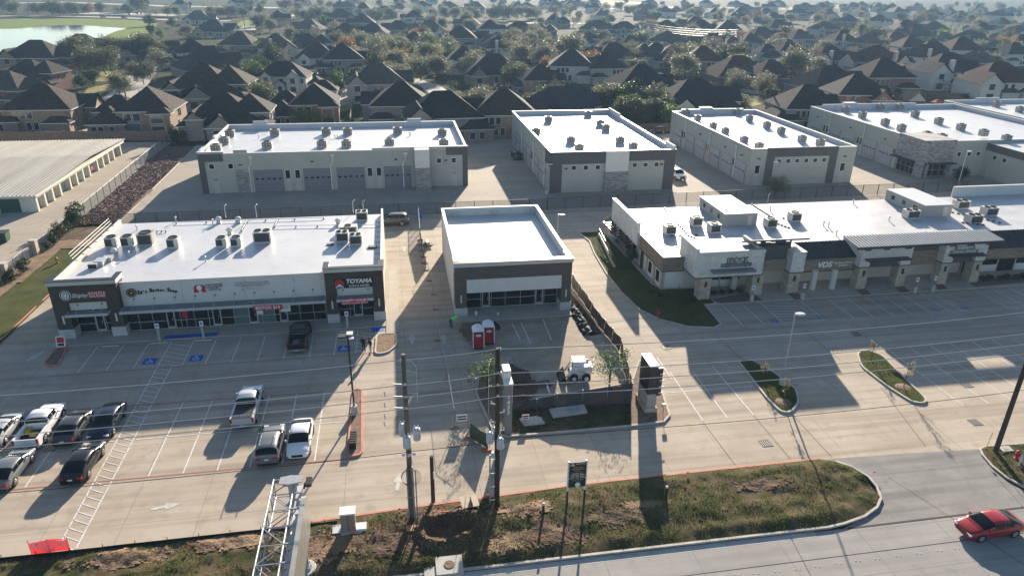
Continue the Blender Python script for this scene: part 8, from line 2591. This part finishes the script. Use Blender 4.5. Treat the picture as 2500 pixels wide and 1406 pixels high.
# the wider estate: ridge points read from the photograph
EST = [(482, 26, 'F'), (520, 48, 'F'), (585, 77, 'A'), (672, 83, 'K'), (680, 24, 'E'), (752, 47, 'F'), (752, 82, 'C'), (770, 106, 'F'), (828, 23, 'E'), (882, 34, 'A'), (842, 57, 'K'), (908, 57, 'E'), (843, 4, 'E'), (893, 5, 'A'), (938, 15, 'F'), (972, 50, 'F'),
       (1008, 26, 'A'), (1048, 50, 'F'), (1012, 78, 'C'), (1125, 63, 'A'), (1140, 40, 'E'), (1198, 49, 'A'), (1270, 52, 'F'), (1320, 57, 'C'), (1362, 33, 'B'), (1470, 23, 'A'), (1460, 49, 'E'), (1178, 76, 'F'), (1130, 114, 'A'), (1206, 131, 'F'), (1320, 102, 'F'), (1400, 121, 'A'), (1416, 76, 'C'), (1220, 89, 'A'), (1478, 129, 'A'), (1262, 6, 'A'), (1330, 3, 'F'), (1110, 10, 'F'), (1160, 4, 'E'),
       (1525, 53, 'D'), (1577, 20, 'A'), (1627, 17, 'E'), (1690, 19, 'F'), (1748, 18, 'A'), (1810, 16, 'A'), (1870, 20, 'F'), (1966, 7, 'E'), (1630, 49, 'A'), (1700, 41, 'F'), (1716, 51, 'F'), (1778, 50, 'A'), (1806, 29, 'C'), (1890, 30, 'E'), (1950, 18, 'K'), (1900, 48, 'F'), (1862, 66, 'F'), (1652, 76, 'B'), (1742, 82, 'F'), (1822, 79, 'B'), (1652, 108, 'F'), (1716, 113, 'A'), (1540, 88, 'A'), (1600, 104, 'C'), (1500, 105, 'F'), (1955, 72, 'A'),
       (2008, 8, 'E'), (2024, 22, 'A'), (2082, 6, 'E'), (2106, 17, 'A'), (2160, 11, 'F'), (2192, 16, 'E'), (2240, 6, 'A'), (2280, 22, 'F'), (2322, 18, 'A'), (2350, 27, 'E'), (2392, 12, 'A'), (2442, 24, 'E'), (2472, 18, 'F'), (2076, 36, 'A'), (2150, 36, 'K'), (2216, 50, 'E'), (2240, 63, 'F'), (2290, 52, 'A'), (2342, 32, 'F'), (2402, 56, 'E'), (2452, 43, 'A'), (2490, 62, 'F'), (2062, 76, 'A'), (2122, 82, 'K'), (2232, 88, 'A'), (2280, 102, 'F'), (2370, 74, 'F'), (2140, 112, 'E'), (2258, 108, 'K'), (2352, 90, 'A'), (2452, 97, 'C'), (2482, 104, 'A'), (2390, 122, 'B'), (2500, 84, 'F'), (2016, 52, 'E'), (2190, 78, 'F')]
hr = random.Random(11)
LINE = (('past the lake', 620), ('behind the long warehouse', 1100), ('behind the middle warehouse', 1640), ('behind the portal warehouse', 1990), ('behind the stone corner warehouse', 9999))
for i, (px, py, d) in enumerate(EST):
    right = px > 1480
    wall = hr.choice((BT, BG, SW, CS, SH_) if not right else (SW, SW, CS, BG, SH_, BR))
    roof = hr.choice(('charcoal', 'charcoal', 'brown', 'slate', 'tan') if not right else ('charcoal', 'slate', 'charcoal', 'redbrown', 'tan'))
    fl = hr.random() < .5
    s = hr.uniform(.92, 1.12)
    zone = next(n for n, x in LINE if px < x)
    far = 'far off' if py < 30 else 'rows back' if py < 75 else 'a few rows'
    one = DES[d]['b'][0][4] < 4
    pre = 'low' if one else 'two storey'
    lab = '%s %s house, %s roof, %s %s' % (pre, WORDS[wall], RWORD[roof], far, zone)
    house(px, py, d, hr.uniform(-14, 14) + (90 * hr.randint(0, 1) if py < 40 else 0), wall, roof, s, lab, fl, chimney=(hr.random() < .2 and not one), group='estate houses %s' % zone, win=True)
# beyond the frame's upper edge the estate goes on
for i in range(34):
    x = hr.uniform(-260, 720); y = hr.uniform(760, 1050)
    wall = hr.choice((SW, CS, BG)); roof = hr.choice(('charcoal', 'slate', 'brown'))
    house(0, 0, hr.choice('AEFK'), hr.uniform(0, 180), wall, roof, 1.0, '%s house with %s roof at the hazy edge of the estate' % (WORDS[wall], RWORD[roof]), at=(x, y), group='houses at the hazy edge', win=False)
# garage door on the stone house drive
c_ = g(888, 232); HOUSES.append((c_[0], c_[1], 3))
# ------------------------------------------------------------------ streets, lake, yards
def road(pts, w, m='street_far', name='street', z=.0, pix=True):
    q = [g(*p) for p in pts] if pix else pts
    return struct(name, strip(q, w, z, z), m)
road([(150, 330), (225, 285), (290, 238), (330, 205), (352, 178), (400, 158), (480, 135)], 8.5)
road([(820, 262), (880, 215), (930, 185), (985, 165), (1060, 152), (1100, 148)], 8)
road([(985, 190), (1050, 210), (1090, 240)], 7)
road([(600, 74), (640, 52), (700, 40), (780, 33)], 12)
road([(-40, 40), (60, 40), (200, 41), (300, 44), (440, 50), (560, 52)], 12)
road([(-40, 10), (150, 6), (420, 16), (700, 20)], 26)
road([(200, 33), (440, 38)], 30)
road([(1480, 22), (1700, 17), (1900, 22), (2060, 14)], 16)
road([(1180, 58), (1330, 56), (1500, 60)], 9)
road([(1750, 215), (1820, 222), (1890, 232)], 8)
road([(1320, 290), (1400, 270)], 6)
struct('lawn', sheet(G2((205, 178), (262, 172), (290, 185), (275, 200), (230, 200)), .02), 'grass_dry')
struct('lawn', sheet(G2((195, 240), (215, 215), (270, 205), (262, 222), (215, 250)), .02), 'grass_dry')
struct('lawn', sheet(G2((2268, 300), (2245, 255), (2300, 246), (2352, 252), (2330, 300)), .02), 'grass_dry')
struct('lawn', sheet(G2((1805, 238), (1840, 232), (1880, 250), (1830, 262)), .02), 'grass_dry')
struct('lawn', sheet(G2((572, 64), (590, 52), (650, 42), (660, 50), (610, 66)), .02), 'grass_bright')
struct('lawn', sheet(G2((800, 262), (850, 255), (862, 268), (820, 275)), .02), 'grass_bright')
struct('field', sheet(G2((1380, 8), (1480, 2), (1620, 8), (1500, 14)), .02), 'grass_dry')
struct('field', sheet(G2((1840, 22), (2000, 16), (2080, 20), (1960, 26)), .02), 'grass_dry')
BANK = G2((-120, 175), (-60, 50), (60, 46), (200, 46), (330, 50), (385, 58), (372, 80), (330, 92), (290, 108), (252, 118), (200, 140), (120, 165), (40, 180))
struct('lake_bank', sheet(BANK, .01), 'grass_bright')
LAKE = G2((-140, 160), (-80, 75), (20, 71), (100, 66), (160, 62), (215, 63), (300, 70), (312, 70), (285, 76), (258, 88), (248, 98), (235, 108), (180, 128), (100, 150), (40, 165))
struct('lake', sheet(rounded(LAKE, 12, 4), .03), 'water')
struct('lake_spit', sheet(rounded(G2((-100, 73), (-60, 52), (40, 49), (80, 48), (130, 55), (170, 62), (110, 65), (40, 71)), 6, 3), .06), 'grass_bright')
# board fences between plots
for i, (a, b) in enumerate((((425, 305), (470, 268)), ((855, 300), (862, 265)), ((640, 297), (655, 265)), ((2205, 236), (2500, 270)), ((1900, 172), (2120, 168)))):
    board_fence(g(*a), g(*b), 1.8, ('pale picket run beside the balcony house', 'board fence beside the dark hipped house', 'board fence beside the arched window house', 'long board fence before the red brown roofs', 'board fence behind the pale oaks')[i], 'trim_house' if i == 0 else 'wood_fence', 1.5)
t = thing('playset', (*g(2281, 280),), 'timber playset with slide on the straw coloured lawn', 'playset')
for x in (-1.2, 1.2):
    for y in (-1, 1): ob('post', MB().tube((x, y, 0), (x * .9, y * .9, 3.4), .1, n=6), 'wood_fence', t)
ob('deck', MB().box(-1.2, -1, 1.5, 1.2, 1, 1.6), 'wood_fence', t); ob('roof', roof_mb(-1.2, -1, 1.2, 1, 3.5, 'hip', .2)[0], 'orange', t)
ob('swing_beam', MB().tube((1.2, 0, 2.6), (4.5, 0, 2.6), .08, n=6).tube((4.5, 0, 2.6), (4.9, -1, 0), .08, n=6).tube((4.5, 0, 2.6), (4.9, 1, 0), .08, n=6), 'wood_fence', t)
ob('slide', MB().loft([[(-.3, -1, 1.6), (.3, -1, 1.6), (.3, -1, 1.66), (-.3, -1, 1.66)], [(-.3, -3.4, .1), (.3, -3.4, .1), (.3, -3.4, .16), (-.3, -3.4, .16)]]), 'line_yellow', t)
t = thing('garden_shed', (*g(2222, 262),), 'small gabled shed beside the playset lawn', 'shed')
ob('wall', wall_mb(-3, -2.5, 3, 2.5, 2.2, 'gy'), 'siding_house', t); ob('roof', roof_mb(-3, -2.5, 3, 2.5, 2.2, 'gy', .3)[0], 'shingle_tan', t)
# ------------------------------------------------------------------ trees of the estate
TR = [  # base pixel, height, kind, label
    (35, 36, 8, 'oak0'), (92, 38, 8, 'oak1'), (128, 39, 8.5, 'oak2'), (146, 39, 8, 'oak3'), (180, 41, 9, 'oak0'), (204, 36, 7, 'oak1'), (246, 35, 7, 'oak2'), (312, 36, 8, 'oak3'), (338, 30, 11, 'oak0'), (410, 41, 7, 'pale1'), (433, 42, 7, 'pale2'), (70, 38, 7, 'bare0'), (380, 42, 6, 'bare0'), (10, 30, 10, 'dark0'), (222, 30, 7, 'autumn0'), (288, 34, 6, 'bare0'),
    (238, 178, 7, 'oak0'), (258, 183, 7.5, 'oak1'), (205, 162, 8, 'oak2'), (182, 148, 8, 'oak3'), (215, 172, 7, 'oak0'), (223, 212, 5, 'dark0'), (204, 220, 4.4, 'dark1'), (250, 150, 7, 'oak3'), (285, 148, 7.5, 'oak1'), (320, 150, 7, 'oak0'), (350, 150, 8, 'oak2'), (378, 152, 8, 'oak3'), (395, 168, 6, 'pale0'), (352, 208, 7, 'oak1'), (293, 235, 6.5, 'pale2'), (208, 292, 4.2, 'dark1'), (218, 272, 4.5, 'oak0'), (428, 272, 5, 'dark0'), (20, 235, 5, 'oak2'), (368, 65, 6, 'dark1'), (372, 88, 5, 'dark0'), (392, 95, 4.5, 'lime0'), (455, 95, 6, 'pale3'), (420, 68, 5, 'dark1'),
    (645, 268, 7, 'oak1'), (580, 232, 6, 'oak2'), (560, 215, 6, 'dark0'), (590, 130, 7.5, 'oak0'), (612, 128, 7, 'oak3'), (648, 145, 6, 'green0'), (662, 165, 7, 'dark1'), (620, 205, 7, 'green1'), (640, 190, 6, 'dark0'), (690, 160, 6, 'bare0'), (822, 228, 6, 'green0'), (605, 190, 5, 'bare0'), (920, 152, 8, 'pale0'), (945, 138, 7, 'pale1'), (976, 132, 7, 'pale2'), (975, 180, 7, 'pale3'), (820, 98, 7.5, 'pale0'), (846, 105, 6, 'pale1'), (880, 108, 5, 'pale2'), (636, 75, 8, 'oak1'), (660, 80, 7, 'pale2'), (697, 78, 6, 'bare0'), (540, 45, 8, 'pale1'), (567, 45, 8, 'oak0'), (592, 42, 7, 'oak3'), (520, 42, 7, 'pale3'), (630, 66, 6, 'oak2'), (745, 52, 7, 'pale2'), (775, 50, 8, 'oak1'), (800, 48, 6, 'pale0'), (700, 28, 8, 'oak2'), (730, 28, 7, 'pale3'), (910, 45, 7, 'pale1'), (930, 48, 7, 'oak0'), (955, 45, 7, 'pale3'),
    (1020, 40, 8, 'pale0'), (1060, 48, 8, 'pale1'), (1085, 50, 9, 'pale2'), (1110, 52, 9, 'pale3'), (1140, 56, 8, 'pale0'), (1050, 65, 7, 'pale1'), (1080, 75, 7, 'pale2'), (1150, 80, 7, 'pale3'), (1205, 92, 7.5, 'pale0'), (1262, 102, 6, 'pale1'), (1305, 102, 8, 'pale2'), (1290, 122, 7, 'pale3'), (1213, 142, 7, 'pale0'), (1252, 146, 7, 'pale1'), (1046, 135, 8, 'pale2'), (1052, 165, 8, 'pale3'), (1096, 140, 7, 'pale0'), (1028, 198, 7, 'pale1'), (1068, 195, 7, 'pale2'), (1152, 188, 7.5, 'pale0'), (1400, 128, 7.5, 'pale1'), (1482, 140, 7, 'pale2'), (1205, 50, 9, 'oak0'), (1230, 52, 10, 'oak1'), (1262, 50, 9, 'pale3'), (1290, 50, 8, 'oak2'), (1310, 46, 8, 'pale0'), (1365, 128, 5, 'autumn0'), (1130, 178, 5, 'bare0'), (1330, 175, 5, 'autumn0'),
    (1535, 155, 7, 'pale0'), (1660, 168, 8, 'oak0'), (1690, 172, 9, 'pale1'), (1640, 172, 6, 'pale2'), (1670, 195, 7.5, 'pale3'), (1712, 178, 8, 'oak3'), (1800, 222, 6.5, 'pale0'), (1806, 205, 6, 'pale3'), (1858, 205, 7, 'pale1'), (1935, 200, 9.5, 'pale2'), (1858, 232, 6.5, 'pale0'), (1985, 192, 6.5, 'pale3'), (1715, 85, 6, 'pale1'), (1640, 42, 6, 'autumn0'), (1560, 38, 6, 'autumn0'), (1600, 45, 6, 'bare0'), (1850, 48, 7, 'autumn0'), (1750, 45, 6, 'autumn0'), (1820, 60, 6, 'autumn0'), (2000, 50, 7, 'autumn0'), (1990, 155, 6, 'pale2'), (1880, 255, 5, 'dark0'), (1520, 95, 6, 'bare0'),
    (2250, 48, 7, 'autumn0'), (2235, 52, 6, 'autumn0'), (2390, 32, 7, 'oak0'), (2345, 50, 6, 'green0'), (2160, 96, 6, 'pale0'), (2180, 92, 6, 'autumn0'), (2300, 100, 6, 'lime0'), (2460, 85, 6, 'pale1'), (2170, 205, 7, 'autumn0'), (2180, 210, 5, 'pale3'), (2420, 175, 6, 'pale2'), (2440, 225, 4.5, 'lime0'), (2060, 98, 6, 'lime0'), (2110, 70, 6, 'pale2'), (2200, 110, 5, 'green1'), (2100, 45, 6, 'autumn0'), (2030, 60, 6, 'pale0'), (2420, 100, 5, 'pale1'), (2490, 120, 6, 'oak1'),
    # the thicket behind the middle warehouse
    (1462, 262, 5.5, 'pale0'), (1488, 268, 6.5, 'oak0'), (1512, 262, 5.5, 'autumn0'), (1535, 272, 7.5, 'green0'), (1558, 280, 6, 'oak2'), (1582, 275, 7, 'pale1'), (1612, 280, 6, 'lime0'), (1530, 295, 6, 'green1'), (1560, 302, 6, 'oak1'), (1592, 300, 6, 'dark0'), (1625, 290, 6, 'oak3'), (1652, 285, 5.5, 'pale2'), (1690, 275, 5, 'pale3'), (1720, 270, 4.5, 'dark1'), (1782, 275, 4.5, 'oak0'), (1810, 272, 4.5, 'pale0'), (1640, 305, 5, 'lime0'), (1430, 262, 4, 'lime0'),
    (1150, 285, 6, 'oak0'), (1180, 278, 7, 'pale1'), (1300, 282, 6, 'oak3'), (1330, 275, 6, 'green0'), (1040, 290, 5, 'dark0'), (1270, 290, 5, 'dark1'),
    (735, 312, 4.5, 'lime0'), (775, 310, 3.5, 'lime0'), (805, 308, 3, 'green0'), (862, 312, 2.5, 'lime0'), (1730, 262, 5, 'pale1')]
KW = dict(oak='grey green oak', pale='silvery sunlit oak', dark='dark evergreen', green='green garden tree', lime='bright green garden shrub tree', autumn='russet leaved tree', bare='bare twiggy tree')
TPOS = []
for i, (px, py, h, k) in enumerate(TR):
    c_ = g(px, py)
    zone = 'by the lake' if (px < 450 and py < 70) else 'along the oak street' if px < 450 else 'behind the long warehouse' if px < 1100 else 'in the thicket behind the middle warehouse' if (1420 < px < 1700 and py > 240) else 'above the middle warehouse' if px < 1640 else 'behind the portal warehouse' if px < 1990 else 'among the white stucco houses'
    far = '' if py > 110 else 'distant '
    TPOS.append(c_)
    tree(k, (c_[0], c_[1], -.05), h * (1.12 if py > 200 else 1.3), '%s%s %s' % (far, KW[k[:-1]], zone), 'trees ' + zone, hr.uniform(.92, 1.15))
# street and garden trees filling the estate between the houses
n = 0
tries = 0
while n < 300 and tries < 14000:
    tries += 1
    y = hr.uniform(330, 1100) if hr.random() < .75 else hr.uniform(240, 420)
    x = hr.uniform(-.20 * y, .95 * y)
    if y < 700 and x < -.13 * y: continue
    if any(abs(x - q[0]) < q[2] * .95 and abs(y - q[1]) < q[2] * .9 for q in HOUSES): continue
    if any(hypot(x - q[0], y - q[1]) < 6 for q in TPOS): continue
    TPOS.append((x, y)); n += 1
    k = hr.choice(('pale0', 'pale1', 'pale2', 'pale3', 'oak0', 'oak1', 'oak2', 'oak3', 'dark0', 'dark1', 'bare0', 'autumn0', 'green0'))
    v_ = Vector((x, y, -CAM_H)); px_ = 1250 + F_PX * v_.dot(RT) / v_.dot(FW)
    zone = next(q for q, e in LINE if px_ < e)
    hh = hr.uniform(6, 10)
    tree(k, (x, y, -.05), hh, '%s %s among %s roofs %s' % ('tall' if hh > 8 else 'small', KW[k[:-1]], 'nearer' if y < 420 else 'mid distance' if y < 640 else 'faint far', zone), 'trees among roofs ' + zone, hr.uniform(.9, 1.2))
# hedges and garden growth filling the plots: uncountable, one mass
mb = MB()
cnt = 0
RD_ = [[g(*p) for p in q] for q in ([(150, 330), (225, 285), (290, 238), (330, 205), (352, 178), (400, 158), (480, 135)], [(820, 262), (880, 215), (930, 185), (985, 165), (1060, 152)], [(1750, 215), (1820, 222), (1890, 232)])]
def near_road(x, y, d=7):
    for q in RD_:
        for a, b in zip(q[:-1], q[1:]):
            l2 = (b[0] - a[0]) ** 2 + (b[1] - a[1]) ** 2
            u = max(0, min(1, ((x - a[0]) * (b[0] - a[0]) + (y - a[1]) * (b[1] - a[1])) / l2))
            if hypot(x - a[0] - u * (b[0] - a[0]), y - a[1] - u * (b[1] - a[1])) < d: return True
    return False
while cnt < 620:
    y = 182 + 720 * hr.random() ** 1.3
    x = hr.uniform(-.30 * y, .92 * y)
    if any(hypot(x - q[0], y - q[1]) < q[2] * .78 for q in HOUSES) or near_road(x, y): continue
    if inside((x, y), BANK) or (x > 95 and y < 205): continue
    cnt += 1
    w, h = hr.uniform(2.5, 6.5), hr.uniform(1.4, 4.6)
    for k in range(int(60 + 14 * w)):
        a, b, r = hr.random() * 6.28, hr.random(), hr.random() ** .5
        p = Vector((x + w / 2 * r * cos(a) * (1 - .5 * b * b), y + w / 2 * r * sin(a) * (1 - .5 * b * b), h * (b ** .8)))
        sz = hr.uniform(.35, .85)
        u = Vector((hr.gauss(0, 1), hr.gauss(0, 1), hr.gauss(0, .7))).normalized() * sz * .5
        v = u.cross(Vector((hr.gauss(0, 1), hr.gauss(0, 1), hr.gauss(0, 1)))).normalized() * sz * .4
        mb.k = 0 if cnt % 3 else 1
        mb.face([p - u, p + v, p + u])
tag(ob('garden_growth', mb, ['leaf_dark', 'leaf_oak']), 'dense dark hedges and shrubs filling the plots between houses', 'shrubs', kind='stuff')
# ------------------------------------------------------------------ haze in the low sun
hz = bpy.data.materials.new('haze')
hz.use_nodes = True
nt = hz.node_tree
for q in list(nt.nodes):
    if q.type != 'OUTPUT_MATERIAL': nt.nodes.remove(q)
pv = nt.nodes.new('ShaderNodeVolumePrincipled')
pv.inputs['Color'].default_value = (0.42, 0.68, 1.0, 1)
pv.inputs['Density'].default_value = 0.00015
pv.inputs['Anisotropy'].default_value = 0.2
nt.links.new(pv.outputs[0], nt.nodes['Material Output'].inputs['Volume'])
o = ob('haze', MB().box(-1500, -200, -1.2, 1500, 1500, 40), hz)
tag(o, 'thin blue haze lying over the estate', 'haze', kind='stuff')
